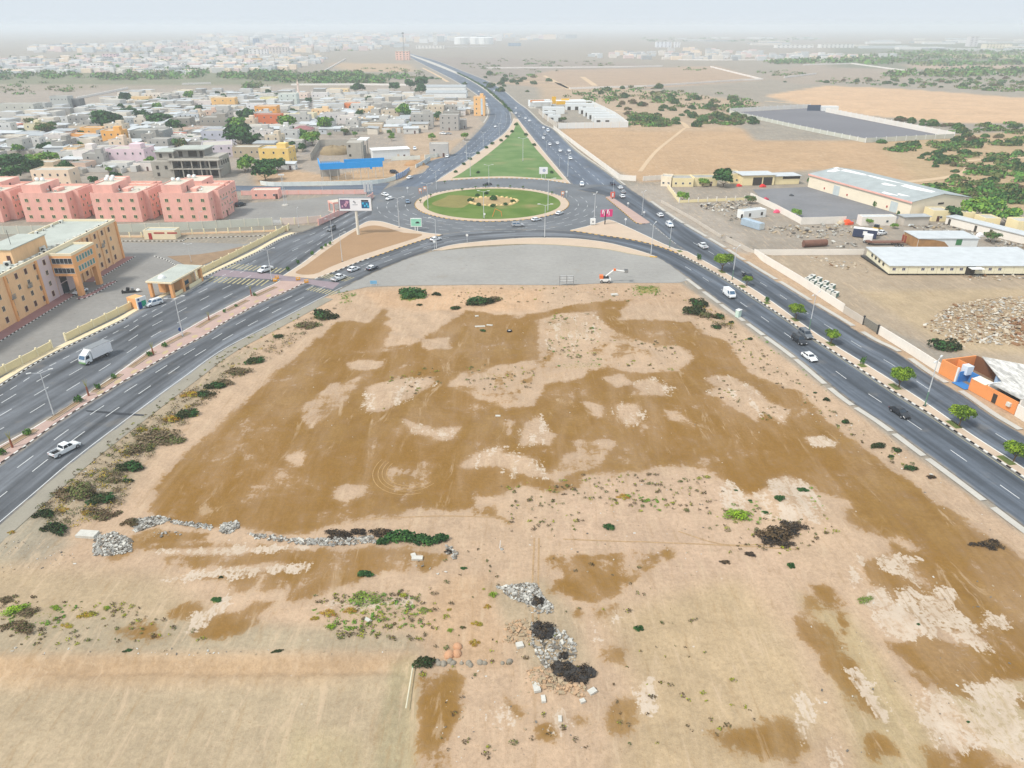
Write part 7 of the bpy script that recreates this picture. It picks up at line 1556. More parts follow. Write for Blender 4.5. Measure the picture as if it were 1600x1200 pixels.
# small outbuildings and walls filling the yards
rr = random.Random(55); b = MB()
for k in range(2600):
    x, y = rr.uniform(-110,745), rr.uniform(146,272)
    if not inside(TOWN, x, y) or any(inside(s_, x, y) for s_ in STREETS): continue
    q = P(x, y); a = rr.choice((0, PI / 2)) + rr.uniform(-.1,.1)
    if rr.random() < .55: b.obox(q, (math.cos(a), math.sin(a)), rr.uniform(6,16),.3,0, rr.uniform(1.8,2.6), rr.randrange(5))
    else: b.obox(q, (math.cos(a), math.sin(a)), rr.uniform(2.5,6), rr.uniform(2,4),0, rr.uniform(2.2,3.2), rr.randrange(5)); b.m[-1] = 5 + rr.randrange(3)
obj('yard_walls_and_sheds', b, BM, kind='stuff')
# trees of the town
rt = random.Random(87)
for k in range(400):
    x, y = rt.uniform(-60,742), rt.uniform(150,270)
    if inside(TOWN, x, y) and not inside(STREETS[0], x, y) and len(tt) < 210: tt.append((x, y, rt.uniform(5,11) * (.5 + (y - 130) / 160), rt.choice(('town', 'towngreen', 'towngreen', 'olive'))))
items = []; nm = {'town': 'dark green', 'towngreen': 'mid green', 'bright': 'bright green', 'olive': 'olive'}
for i, (x, y, w_, kd) in enumerate(tt):
    t, q = tree(kd, x, y, w_, None, 'trees between the town houses', i, .95 if w_ > 22 else 1.25); items.append((t, f"{'large' if w_ > 22 else 'small' if w_ < 12 else 'round'} {nm[kd]} tree", q.x, q.y))
autolabel(items)
# FAR COUNTRY
def boxes(name, poly, n, wr, dr, hr, mats, seed):
    rr = random.Random(seed); b = MB(); k = 0
    while k < n:
        xs = [p[0] for p in poly]; ys_ = [p[1] for p in poly]; x, y = rr.uniform(min(xs), max(xs)), rr.uniform(min(ys_), max(ys_))
        if not inside(poly, x, y): continue
        b.obox(P(x, y),(1, rr.uniform(-.1,.1)), rr.uniform(*wr), rr.uniform(*dr),0, rr.uniform(*hr), rr.randrange(len(mats))); k += 1
    return obj(name, b, mats, kind='stuff')
FM = [cmat((238,238,236)), cmat((232,226,216)), cmat((214,214,212)), cmat((240,222,200)), cmat((226,206,202)), RF[2], RF[3]]
boxes('distant_town', [(-200,96),(60,92),(200,88),(300,82),(480,88),(520,92),(450,112),(300,116),(-200,116)],760,(8,24),(7,14),(3.5,9), FM, 1)
boxes('distant_town_beyond', [(40,74),(200,70),(330,64),(600,62),(640,72),(560,80),(420,84),(250,82),(60,82)],620,(12,36),(10,20),(5,14), FM, 2)
boxes('distant_city', [(300,58),(480,54),(720,55),(900,60),(760,68),(500,66),(330,66)],300,(20,70),(15,30),(8,26), FM, 3)
boxes('distant_village', [(900,88),(960,84),(1090,78),(1200,84),(1320,88),(1420,90),(1300,94),(1100,95),(930,93)],150,(10,24),(8,14),(4,11), FM, 4)
boxes('distant_sheds', [(1000,62),(1250,58),(1700,62),(1700,84),(1420,82),(1200,72)],50,(30,160),(15,30),(4,8), FM[:3] + RF[2:4],5)
# far woods: leaf masses
def woods(name, polys, dens, size, hh, mats, seed):
    rr = random.Random(seed); L = []
    for pl, n in polys:
        xs = [p[0] for p in pl]; ys_ = [p[1] for p in pl]; k = 0
        while k < n:
            x, y = rr.uniform(min(xs), max(xs)), rr.uniform(min(ys_), max(ys_))
            if inside(pl, x, y): q = P(x, y); s_ = rr.uniform(.6,1.4) * size; L.append((q.x, q.y, hh * .3, s_ * rr.uniform(1,2), s_, hh * rr.uniform(.5,1.0))); k += 1
    put(name, leaf_mesh(name, L, len(L) * dens, size * .32, mats, seed, .4,.3), kind='stuff')
woods('far_grove', [([(-200,118),(40,112),(130,113),(132,122),(20,124),(-200,128)],120),([(140,122),(200,112),(330,110),(312,122),(220,125),(160,126)],110),([(345,116),(400,112),(470,116),(540,112),(600,124),(598,132),(480,131),(350,124)],190),([(130,92),(185,95),(190,106),(160,108)],26),([(-200,94),(60,90),(300,80),(520,90),(450,112),(-200,116)],130),([(60,76),(600,62),(560,80),(250,84)],60),([(385,140),(405,138),(400,130),(386,132)],8),([(600,116),(660,118),(655,124),(600,124)],14)],22,6.0,5,[GR['mid'], GR['fresh'], GR['olive']],61)
woods('far_woodland', [([(1310,90),(1450,78),(1640,76),(1700,84),(1640,92),(1440,96),(1360,102)],330),([(1420,100),(1640,95),(1640,101),(1450,104)],90),([(1200,96),(1330,92),(1330,99),(1210,101)],80),([(1380,115),(1480,110),(1700,108),(1700,118),(1520,120),(1400,122)],130),([(1000,60),(1300,58),(1290,66),(1000,66)],60)],12,9,6,[GR['mid'], GR['olive'], GR['fresh']],62)
woods('desert_scrub', [([(880,142),(1000,136),(1050,150),(960,164),(890,160)],70),([(1000,150),(1060,140),(1170,152),(1180,172),(1110,176),(1020,160)],70),([(1260,124),(1400,116),(1560,122),(1700,120),(1700,142),(1560,144),(1420,136),(1300,132)],150),([(640,122),(660,116),(700,124),(640,126)],10),([(-200,128),(60,128),(160,138),(60,148),(-200,150)],80),([(560,108),(650,104),(660,116),(600,116)],14),([(820,92),(1000,98),(900,108),(720,92)],40),([(720,98),(760,96),(800,112),(740,108)],20),([(880,110),(850,118),(800,124),(760,116),(820,108)],20),([(1060,104),(1110,108),(1100,112),(1060,110)],8),([(1180,112),(1250,110),(1260,118),(1190,120)],20)],20,3.4,2.2, MG[:2] + OG[:2],63)
woods('scrub_thicket', [([(1480,262),(1560,255),(1700,258),(1700,285),(1600,285),(1520,275)],60),([(1456,250),(1500,243),(1560,238),(1700,232),(1700,246),(1520,250),(1480,256)],50),([(1510,225),(1560,218),(1700,210),(1700,232),(1560,230)],48),([(1440,205),(1480,196),(1600,192),(1700,190),(1700,215),(1560,208),(1470,208)],80),([(1440,225),(1500,222),(1530,230),(1480,236)],40),([(1430,296),(1480,280),(1540,284),(1600,296),(1700,300),(1700,320),(1560,318),(1500,320)],75),([(980,196),(985,178),(1020,178),(1050,192),(1054,199)],60),([(1085,182),(1120,178),(1190,184),(1160,196),(1100,194)],40),([(1390,233),(1430,228),(1424,236),(1400,238)],14)],44,2.8,1.7,[GR['mid'], GR['olive'], GR['fresh'], GR['olive']],64)
LM += [('shop compound', *P(930,195)),('fenced asphalt lot', *P(1320,200)),('cream warehouse', *P(1400,320)),('bare dune', *P(1400,165)),('dirt track bend', *P(1510,265)),('sandy field', *P(1150,240)),('far white wall', *P(1100,138)),('village', *P(1150,96)),('north road bend', *P(790,160)),('cream depot offices', *P(1150,288))]
rr = random.Random(71); items = []; spots = []
for pl, n in [([(880,138),(1030,138),(1190,160),(1130,200),(1000,200),(960,165)],70),([(1370,222),(1600,195),(1600,325),(1450,300),(1480,270)],70),([(1200,128),(1600,122),(1600,145),(1300,130)],50),([(1120,176),(1200,182),(1190,202),(1100,200)],12),([(650,118),(760,100),(880,130),(800,150)],22),([(1300,178),(1500,195),(1520,215),(1480,200)],16)]:
    k = 0; xs = [p[0] for p in pl]; ys_ = [p[1] for p in pl]
    while k < n:
        x, y = rr.uniform(min(xs), max(xs)), rr.uniform(min(ys_), max(ys_))
        if inside(pl, x, y): spots.append((x, y)); k += 1
spots += [(1337,282),(1398,234),(1420,230),(1448,242),(1465,248),(1475,256),(1424,193),(1440,196)]
for x, y in spots:
    w_ = rr.uniform(7,20) * (.6 + (y - 120) / 250); kd = 'scrub' if rr.random() < .85 else 'grey'; o, q = bush(kd, x, y, w_, None, 'scrub bushes on the plain', rr.uniform(.6,1.1), rr.uniform(.7,1.2)); items.append((o, ('wide ' if w_ > 16 else 'small ' if w_ < 9 else 'round ') + ('green scrub bush' if kd == 'scrub' else 'grey dry bush'), q.x, q.y))
autolabel(items)
# single far landmarks
def block(name, label, cat, x, y, ty, wpx, d, rgb, parts=None, group=None):
    q = P(x, y); zc = q.y * _c + H0 * _s; w_ = wpx * zc / FPX; h_ = max(3, hgt(x, y, ty)); t = thing(name, label, cat, (q.x, q.y, 0),0, group)
    obj('wall', BX(-w_ / 2, w_ / 2,0, d, 0, h_), cmat(rgb), t); obj('roof', BX(-w_ / 2 - .3, w_ / 2 + .3,-.3, d + .3, h_, h_ + .6), RF[1], t)
    n = int(max(2, min(8, wpx / 5))); fl = int(max(1, min(6, h_ / 4)))
    b = MB()
    for i in range(n):
        for j in range(fl): xx = -w_ / 2 + w_ * (i + .5) / n; zz = h_ * (j + .5) / fl; b.box(xx - w_ / n * .2, xx + w_ / n * .2,-.1,-.01, zz - .7, zz + .7)
    obj('windows', b, GLS, t, kind='stuff'); return t
G_F = 'distant large buildings'
block('dark_tower', 'dark blue glass block far away in the hazy city', 'tower', 400,70,60,8,18,(120,140,168), None, G_F); block('apartment_block', 'left one of two white apartment blocks far behind the groves', 'building', 396,87,76,14,14,(240,238,236), None, G_F); block('apartment_block', 'right one of two white apartment blocks far behind the groves', 'building', 411,88,77,15,14,(238,236,236), None, G_F); block('apartment_block', 'long beige apartment block behind the white pair', 'building', 436,84,74,30,14,(224,216,212), None, G_F)
block('pink_building', 'pink block in the distant town', 'building', 172,93,84,22,14,(232,206,212), None, G_F); block('white_building', 'white cube building in the distant town', 'building', 150,109,98,16,14,(242,242,240), None, G_F); block('yellow_building', 'amber house far behind the green grove', 'building', 400,97,91,16,12,(246,206,150), None, G_F); block('white_building', 'white cube right of the amber far house', 'building', 424,96,90,14,12,(238,244,246), None, G_F); block('white_building', 'white building with windows above the grove', 'building', 282,106,97,16,12,(246,244,238), None, G_F)
block('mast_building', 'salmon building at the foot of the radio mast', 'building', 629,94,80,21,24,(246,202,184), None, G_F)
block('office_tower', 'pale high tower with long low wing on the right horizon', 'tower', 1520,73,57,13,26,(226,222,224), None, G_F); block('tower_wing', 'long cream wing beside the pale tower', 'building', 1560,76,69,40,30,(238,228,204), None, G_F); block('white_mill', 'white windowed hall on the village skyline', 'building', 1037,74,65,24,20,(238,242,248), None, G_F); block('white_mill', 'white cube tower on the village skyline', 'building', 1058,74,65,9,16,(242,242,244), None, G_F); block('water_tower', 'pale square water tower beside the storage tanks', 'tower', 680,70,52,6,14,(236,236,230), None, G_F)
block('long_hall', 'long white hall beyond the village', 'hall', 1242,75,70,58,30,(242,242,238), None, G_F); block('long_hall', 'long white hall right of the first one beyond the village', 'hall', 1308,75,69,52,30,(240,240,236), None, G_F); block('depot_hall', 'white walled depot in front of the storage tanks', 'hall', 672,76,71,44,30,(244,240,232), None, G_F); block('blue_racks', 'blue racks right of the storage tanks', 'building', 804,72,67,20,16,(150,172,192), None, G_F)
for x, w_, lab in ((721,22, 'left one of the three storage tanks'),(744,20, 'middle one of the three storage tanks'),(758,26, 'right one of the three storage tanks')):
    q = P(x, 69); zc = q.y * _c + H0 * _s; r = w_ * zc / FPX / 2; h_ = hgt(x, 69,59); t = thing('storage_tank', lab, 'tank', (q.x, q.y, 0),0, 'white storage tanks'); obj('shell', MB().tube((0,0,0),(0,0, h_), r, r, 24), WHT, t); obj('roof', MB().dome((0,0, h_), r, r, h_ * .12,24,3), WHT, t); obj('stair', BX(-.6,.6,-r - .8,-r + .05,0, h_), METG, t)
t = thing('radio_mast', 'tall lattice radio mast on the horizon by the salmon building', 'mast', (*P(632,96),0)); hm = hgt(632,96,50); b = MB()
for a in range(3): b.tube((2.2 * math.cos(2.1 * a),2.2 * math.sin(2.1 * a),0),(.5 * math.cos(2.1 * a),.5 * math.sin(2.1 * a), hm),.28,.2,5)
obj('leg_frame', b, METG, t); b = MB()
for k in range(14): z = hm * k / 14; r = 2.2 - 1.7 * k / 14; b.tube((r, 0, z),(-r * .5, r * .87, z + hm / 28),.14).tube((-r * .5, r * .87, z),(-r * .5,-r * .87, z + hm / 28),.14).tube((-r * .5,-r * .87, z),(r, 0, z + hm / 28),.14)
obj('bracing', b, METG, t); obj('antenna', BX(-2.5,2.5,-.3,.3, hm - 4, hm - 1).box(-1.5,1.5,-.3,.3, hm - 9, hm - 7), METG, t)
# pale walls and tracks on the plain
LW = mat('long white wall', C(236,232,226),.85,.05)
for pts, lab in (([(890,139.5),(1010,136),(1100,130),(1160,126),(1192,125)], 'long white boundary wall across the plain, nearest one'),([(1190,125),(1150,115),(1110,105)], 'white boundary wall turning back from the plain'),([(760,107),(900,106),(990,105),(1035,104)], 'long white wall behind the sandy field'),([(1060,94),(1120,94.5),(1200,94),(1260,94)], 'white wall in front of the village'),([(1255,102),(1330,100),(1420,112)], 'white wall on the right of the plain'),([(1225,122),(1275,116)], 'short white wall piece on the plain'),([(455,133.5),(560,133),(640,134)], 'pale wall behind the town'),([(120,155),(160,147),(200,139)], 'white wall behind the grey ruin'),([(508,111),(540,93)], 'straight white wall beside the grove'),([(285,132.5),(330,131)], 'low white shed wall behind the town'),([(690,74),(760,73)], 'white wall in front of the storage tanks')):
    q = PP(pts); t = thing('field_wall', lab, 'wall', (q[0].x, q[0].y, 0),0, 'white walls on the plain'); b = MB()
    for a, c in zip(q, q[1:]): b.obox((a + c) / 2 - q[0], c - a, (c - a).length, .8,0,2.2)
    obj('wall_run', b, LW, t)
TRK = mat('pale track', C(226,198,162,.72),.95,.06,.05)
for nm_, pts, w_ in (('dirt_track', [(1000,268),(1015,248),(1030,232),(1055,212),(1070,200)],2.4),('dirt_track', [(1390,286),(1440,282),(1490,275),(1512,266),(1510,258),(1500,252)],4.5),('dirt_track', [(1500,252),(1560,248),(1700,242)],4),('dirt_track', [(960,172),(1000,178),(1060,190),(1075,200)],4),('dirt_track', [(770,130),(800,128.5),(860,128),(890,138)],7),('dirt_track', [(1195,158),(1290,165),(1330,170)],5),('dirt_track', [(910,120),(930,134)],8),('dirt_track', [(850,118),(890,140)],6),('dirt_track', [(660,106),(680,116),(700,128)],5)):
    p_ = smooth(PP(pts),6); ribbon(nm_, offset(p_, w_ / 2), offset(p_, -w_ / 2),.012, TRK)
# EAST SIDE YARDS
def gz(x, y):
    i = min(max(np.searchsorted(gx, x) - 1,0), NX - 2); j = min(max(np.searchsorted(gy, y) - 1,0), NY - 2); u = (x - gx[i]) / (gx[i + 1] - gx[i]); v = (y - gy[j]) / (gy[j + 1] - gy[j])
    return float(GZ[j, i] * (1 - u) * (1 - v) + GZ[j, i + 1] * u * (1 - v) + GZ[j + 1, i] * (1 - u) * v + GZ[j + 1, i + 1] * u * v)
for o in list(COL.objects):
    if o.parent is None and o.get('category') == 'bush' and abs(o.location.x) < 110 and o.location.y < 215: o.location.z = gz(o.location.x, o.location.y) - .04
WW = mat('white wall render', C(234,228,218),.85,.06,.2,.04,2); GW = mat('grey block wall', C(196,188,176),.9,.08,.3); YW = mat('pale yellow render', C(238,222,176),.85,.05,.2)
wall('white_wall', 'long white wall along the north-east road beside the sandy field', PP([(865,202),(905,233),(967,280)]),2.6, WW, WW, 6, posth=.1); wall('white_wall', 'short white wall at the corner of the sandy field', PP([(968,281),(993,283)]),2.6, WW, WW, 4, posth=.1); wall('white_wall', 'short white wall left of the cream depot gate', PP([(1005,283),(1033,281)]),2.4, WW, WW, 4, posth=.1)
wall('grey_wall', 'low grey block wall along the east road by the rubble yard', PP([(1033,317),(1080,343),(1126,372)]),1.2, GW, GW, 6, posth=.02, post=.22); wall('grey_wall', 'grey wall between the two openings of the rubble yard', PP([(1134,377),(1178,400)]),1.8, GW, GW, 6, posth=.02, post=.22)
wall('white_wall', 'white wall between the east road and the yard with the long prefab', PP([(1178,400),(1250,444),(1317,488)]),2.4, WW, WW, 5, posth=.03, post=.22); wall('grey_wall', 'grey wall piece beside the dark yard gate', PP([(1318,489),(1347,507)]),2.0, GW, GW, 5, posth=.03, post=.22); wall('white_wall', 'white wall from the dark yard gate down to the orange shop', PP([(1372,522),(1420,552),(1466,582)]),2.3, WW, WW, 5, posth=.03, post=.22)
wall('white_wall', 'white wall between the rubble yard and the prefab yard', PP([(1181,399),(1260,398.5),(1348,398)]),2.0, WW, WW, 6, posth=.03, post=.22); wall('white_wall', 'white slanting wall between the rubble yard and the asphalt depot yard', PP([(1172,310),(1210,328),(1251,350)]),2.5, WW, WW, 6, posth=.03, post=.22); wall('white_wall', 'white wall at the lower edge of the asphalt depot yard', PP([(1251,351),(1290,350),(1320,349)]),2.8, WW, WW, 6, posth=.03, post=.22)
wall('cream_wall', 'low cream wall with posts in front of the depot offices', PP([(1061,317),(1110,315),(1163,313)]),1.2, YW, WW, 4.2, posth=.9); wall('cream_wall', 'cream wall running back from the depot gate house', PP([(1043,294),(1061,317)]),1.9, YW, WW, 4.2, posth=.3)
t = thing('yard_gate', 'dark mesh gate in the wall of the prefab yard', 'gate', (*P(1348,507),0)); e = P(1371,522) - P(1348,507)
obj('gate_leaf', MB().obox(e * .5, e, e.length - .4,.1,.2,2.2), mat('gate mesh', C(126,124,116),.7,.2,3), t); obj('post', MB().obox(e * .01, e, .4,.4,0,2.5).obox(e * .99, e, .4,.4,0,2.5), DARKM, t)
def span(name, label, cat, a, c, depth, h_, m, roofm, **k): return blockhouse(name, label, cat, P(*a), P(*c), depth, h_, m, roofm, **k)
t = span('depot_office', 'low cream office building with shrub at its wall beside the depot gate', 'building', (1050,292),(1083,292),9,3.8, YW, RF[0], nwin=3); t = span('depot_office', 'cream office building with dark doorway between shrub and large tree', 'building', (1084,291),(1120,290.5),8,3.8, YW, RF[0], nwin=2, door=2.6); span('depot_office', 'cream building just right of the large depot tree', 'building', (1141,287),(1160,286.5),10,4.5, YW, RF[0], nwin=1)
t = span('depot_gatehouse', 'cream gatehouse with porch at the depot entrance', 'building', (1032,291),(1048,292),7,4.5, mat('pale cream render', C(240,226,200),.85), RF[1], nwin=2)
t = span('garage', 'open fronted garage with white roof in the depot', 'building', (1159,290),(1209,289),10,4.8, YW, RF[2], par=0, roofover=.6); obj('opening', BX(-2.8,1.8,-.06,-.003,0,3.8), INT, t); obj('opening', BX(2.4,7.0,-.06,-.003,0,3.8), INT, t)
t = span('garage', 'cream lean-to with white sloping roof left of the warehouse', 'building', (1210,288.5),(1248,287.5),8,4.0, YW, RF[2], par=0, roofover=.7); obj('opening', BX(-2.5,6.5,-.06,-.003,2.6,3.9), INT, t)
# warehouse
A_, B_, C_ = P(1262,292), P(1420,339), P(1494,327); e = B_ - A_; L_ = e.length; n_ = Vector((-e.y, e.x)).normalized(); dpt = abs((C_ - B_).dot(n_)); t = thing('warehouse', 'large cream warehouse with torn grey roof beside the asphalt yard', 'warehouse', (A_.x, A_.y, 0), math.atan2(e.y, e.x))
D = dpt; HW = 6.0; obj('wall', BX(0, L_, 0, D, 0, HW).add([(L_, 0, HW),(L_, D, HW),(L_, D / 2, HW + 2.3),(0,0, HW),(0, D, HW),(0, D / 2, HW + 2.3)],[(0,1,2),(3,5,4)]), mat('warehouse render', C(240,228,204),.85,.05,.2), t)
GRF = mat('grey roofing felt', C(164,172,172),.8,.12,.25,.08,2); 
for y0, z0, y1, z1 in ((-.5, HW + .02, D / 2, HW + 2.42),(D + .5, HW + .02, D / 2 + .001, HW + 2.42)): obj('roof_slope', MB().add([(-.4, y0, z0),(L_ + .4, y0, z0),(L_ + .4, y1, z1),(-.4, y1, z1),(-.4, y0, z0 + .15),(L_ + .4, y0, z0 + .15),(L_ + .4, y1, z1 + .15),(-.4, y1, z1 + .15)],[(0,1,2,3),(4,7,6,5),(0,4,5,1),(1,5,6,2),(2,6,7,3),(3,7,4,0)]), GRF, t)
rr = random.Random(6); b = MB(); sl = 2.4 / (D / 2 + .5)
for x0, x1, ya, yb in ((0,22,.42,.5),(20,44,.46,.5),(44,60,.40,.5),(2,6,.25,.5),(36,43,.30,.37),(46,54,.02,.07),(52,58,.1,.14)):
    if x1 > L_: x1 = L_
    pts = [(x0, ya * D),(x0 + (x1 - x0) * .4, ya * D - .5),(x1,(ya + .03) * D),(x1, yb * D),(x0, yb * D)]; b.add([(x, y, HW + .19 + (y + .5) * sl + .02) for x, y in pts],[tuple(range(5))])
obj('torn_sheet', b, WHT, t); obj('fascia', BX(-.45, L_ + .45,-.62,-.52, HW - .5, HW + .2), PINK, t)
for f in (.31,.86): obj('roller_door', BX(L_ * f - 2, L_ * f + 2,-.08,-.003,0,4.3), mat('roller door', C(196,206,206),.6,.08), t)
for f in (.18,.42,.8): obj('red_box', BX(L_ * f, L_ * f + .6,-.2,-.003,1.2,2.0), RED, t)
obj('vent', BX(L_ + .003, L_ + .08, D * .45, D * .55,4.2,4.9), INT, t)
for k, (x, y, w_) in enumerate(((1263,285,6),(1311,302,7),(1325,307,7),(1337,311,6),(1350,316,8),(1367,323,8),(1403,337,6))): bush('median', x, y, w_, f'clipped dark shrub at the warehouse wall, {ORD[k]} from its left end' if k else 'dark shrub at the left corner of the warehouse', 'shrubs along the warehouse', 1.5,1, 'shrub', 'shrub')
for x, y, w_, kd, lab in ((1130,292,29, 'town', 'large dense tree in front of the depot offices'),(1066,314,17, 'bright', 'round light green tree inside the low cream wall'),(1098,291,15, 'bright', 'pale shrub like tree against the cream office wall'),(1490,345,24, 'town', 'dark tree at the right end of the warehouse'),(1522,343,40, 'bright', 'wide bright green tree behind the prefab yard'),(1550,336,30, 'towngreen', 'green tree right of the wide bright one'),(1572,352,32, 'towngreen', 'green tree beside the cream huts at the right edge'),(1547,378,21, 'olive', 'dull olive tree inside the scrapyard'),(1397,357,10, 'bright', 'light green shrub tree by the scrapyard wall'),(1172,318,15, 'olive', 'bare grey tree at the corner of the slanting wall'),(1243,338,14, 'bright', 'light green shrub inside the asphalt depot yard'),(880,191,10, 'olive', 'bare pale tree in the shop compound'),(1355,352,14, 'bright', 'light green low tree by the grey shed')): tree(kd, x, y, w_, lab, 'trees of the east yards', 1,1)
# shop and filling station compound
wall('compound_wall', 'white front wall of the shop compound on the sandy field', PP([(872,201),(910,200.5),(981,199)]),4.2, WSH, WW, 7, posth=.2); wall('compound_wall', 'white side wall of the shop compound', PP([(981,199),(960,183),(925,165)]),4.2, WSH, WW, 8, posth=.4); wall('compound_wall', 'grey road side wall of the shop compound', PP([(870,200),(848,183),(842,177)]),3.6, GW, WW, 8, posth=.2)
for x0, x1, y, d, h_, lab in ((884,928,172,9,5, 'uppermost white shop row'),(905,938,178,6,4.5, 'second white shop row'),(912,947,182,6,4.5, 'third white shop row'),(918,952,186,6,4.5, 'fourth white shop row'),(925,962,190,6,4.5, 'fifth white shop row'),(929,968,194,5,4.5, 'lowest white shop row'),(848,882,178,9,5, 'white shop roof near the forecourt'),(848,868,184,5,4.5, 'small white unit on the road side'),(856,876,190,6,4.5, 'lower white unit on the road side')):
    t = span('shop_unit', lab + ' of the shop compound', 'building', (x0, y),(x1, y), d, h_, WSH, RF[2], par=.4); w2_ = (P(x1, y) - P(x0, y)).length
    for k in range(int(max(2, w2_ / 7))): obj('door', BX(-w2_ / 2 + 7 * k + 1.5,-w2_ / 2 + 7 * k + 4.5,-.06,-.003,0,3), INT, t)
t = span('filling_station', 'filling station canopy with orange fascia and yellow panels beside the north-east road', 'building', (830,170),(868,169),12,0.12, PALEPAVE, RF[1], par=0); obj('canopy', BX(-9,9,.5,9,5.0,5.9), WHT, t); obj('orange_fascia', BX(-9,5,14.2,14.5,4.5,6.5), mat('fascia orange', C(238,160,96),.5), t); obj('shop', BX(-9,12,14.51,22,.2,6), WSH, t)
for x in (-7,0,7): obj('column', BX(x - .3, x + .3,4,4.6,.3,5), WHT, t)
YP = mat('yellow panel', C(246,190,40),.5,.05); obj('yellow_panel', BX(13,22,1,1.4,3,6), YP, t); obj('yellow_panel', BX(11,15,9,9.4,3,9.5), YP, t); obj('yellow_panel', BX(24,32,20,20.4,3.5,6.5), YP, t); obj('back_hall', BX(15.2,48,16,26,.2,5), WSH, t); obj('back_roof', BX(15.2,50,5,11,4.6,5.1), WHT, t)
wall('lot_wall', 'white panelled wall on the far side of the fenced asphalt lot', PP([(1140,176),(1200,172.5),(1265,169)]),3.6, WW, WHT, 8, posth=.5); wall('lot_wall', 'white panelled wall on the right side of the fenced asphalt lot', PP([(1290,175),(1380,193),(1490,215)]),3.6, WW, WHT, 8, posth=.5); wall('lot_wall', 'grey panelled wall along the near side of the fenced asphalt lot', PP([(1490,216),(1352,223)]),3.0, SCR, WHT, 8, posth=.4); wall('lot_wall', 'pale fence on the left side of the fenced asphalt lot', PP([(1352,223),(1250,202),(1140,177)]),2.6, SCR, WHT, 8, posth=.4)
t = thing('lot_gate', 'dark gate and booth at the back corner of the fenced asphalt lot', 'gate', (*P(1271,173),0)); obj('gate_leaf', BX(-6,6,-.2,.2,0,5), mat('navy gate', C(70,84,104),.6), t); obj('booth', BX(7,22,-2,4,0,4), WHT, t)
# yard with hut, container, pipe, scrap
t = span('site_hut', 'white site hut with two dark windows in the rubble yard', 'hut', (1161,343),(1196,339),4,2.9, WHT, RF[2], nwin=0); obj('window', BX(-3,-2,-.06,-.003,.9,2.2), INT, t); obj('window', BX(3,4,-.06,-.003,.9,2.2), INT, t); obj('door', BX(-7,-6,-.06,-.003,.1,2.2), INT, t)
CTM = mat('container blue grey', C(168,186,200),.6,.12,.6,.1,3)
q = P(1175,355); e = P(1188,359) - P(1162,351); t = thing('shipping_container', 'blue grey shipping container in front of the white site hut', 'container', (q.x, q.y, 0), math.atan2(e.y, e.x)); obj('shell', BX(-5,5,-1.2,1.2,.1,2.6), CTM, t)
for k in range(16): obj('rib', BX(-4.8 + .62 * k, -4.5 + .62 * k, -1.26,-1.203,.3,2.5), CTM, t)
obj('door', BX(5.003,5.06,-1.1,-.03,.2,2.5).box(5.003,5.06,.03,1.1,.2,2.5), mat('container door', C(206,212,210),.6), t)
a = P(1255,386); c = P(1290,384); t = thing('steel_pipe', 'large rusty brown steel cylinder lying in the rubble yard', 'tank', (a.x, a.y, 0)); RU = mat('rusty steel', C(122,88,74),.85,.18,.8,.12,3); e = c - a; obj('shell', MB().tube((0,0,1.2),(e.x, e.y, 1.2),1.2,1.2,20), RU, t); obj('rim', MB().tube((-.15,0,1.2),(.1,0,1.2),1.26,1.26,20), RU, t)
# prefab
a, c = P(1387,430), P(1640,430); L_ = c.x - a.x; t = thing('prefab_barrack', 'long cream prefab barrack with white roof and small dark windows', 'building', (a.x, a.y, 0)); dB = P(1352,401).y - a.y
obj('floor_frame', BX(.2, L_, .3, dB, .15,.5), DARKM, t); PB = mat('prefab panel', C(238,232,204),.7,.04,.3); LB_ = -(a.x - P(1352,401).x); sh_ = P(1352,401).x - a.x
npan = int(L_ / 3.0); dr = int(npan * .33)
obj('core_wall', MB().add([(.15,.15,.5),(L_, .15,.5),(L_ + sh_, dB, .5),(sh_ + .15, dB, .5),(.15,.15,3.0),(L_, .15,3.0),(L_ + sh_, dB, 3.0),(sh_ + .15, dB, 3.0)],[(0,1,5,4),(1,2,6,5),(2,3,7,6),(3,0,4,7),(4,5,6,7)]), PB, t)
pmz = BX(.03,2.94,-.06,.145,.5,3.0).mesh('wall_panel', PB); wp = win_meshes('window', .95,.8, FRW, glassm('prefab glass', C(66,66,92)),1,.05,.06)
for k in range(npan):
    if k == int(24.6 / 3): obj('porch_opening', BX(3 * k + .1,3 * k + 2.9,-.02,.145,.3,3.0), INT, t); continue
    put('wall_panel', pmz, t, (3 * k, 0,0))
    if k not in (2,12,13,17): window(t, wp, 3 * k + 1.5,-.063,2.0,0)
for f in (.25,.42,.58,.74): x = sh_ * f; y = dB * f; obj('window', BX(x - .06, x + .1, y - .5, y + .5,1.6,2.5), GLS, t)
obj('roof', MB().add([(-.35,-.4,3.0),(L_, -.4,3.0),(L_ + sh_, dB + .4,3.05),(sh_ - .35, dB + .4,3.05),(-.35,-.4,3.16),(L_, -.4,3.16),(L_ + sh_, dB + .4,3.3),(sh_ - .35, dB + .4,3.3)],[(0,3,2,1),(4,5,6,7),(0,1,5,4),(1,2,6,5),(2,3,7,6),(3,0,4,7)]), RF[2], t); obj('porch_roof', BX(24.3,28.3,-2.6,-.42,2.6,2.75), WHT, t)
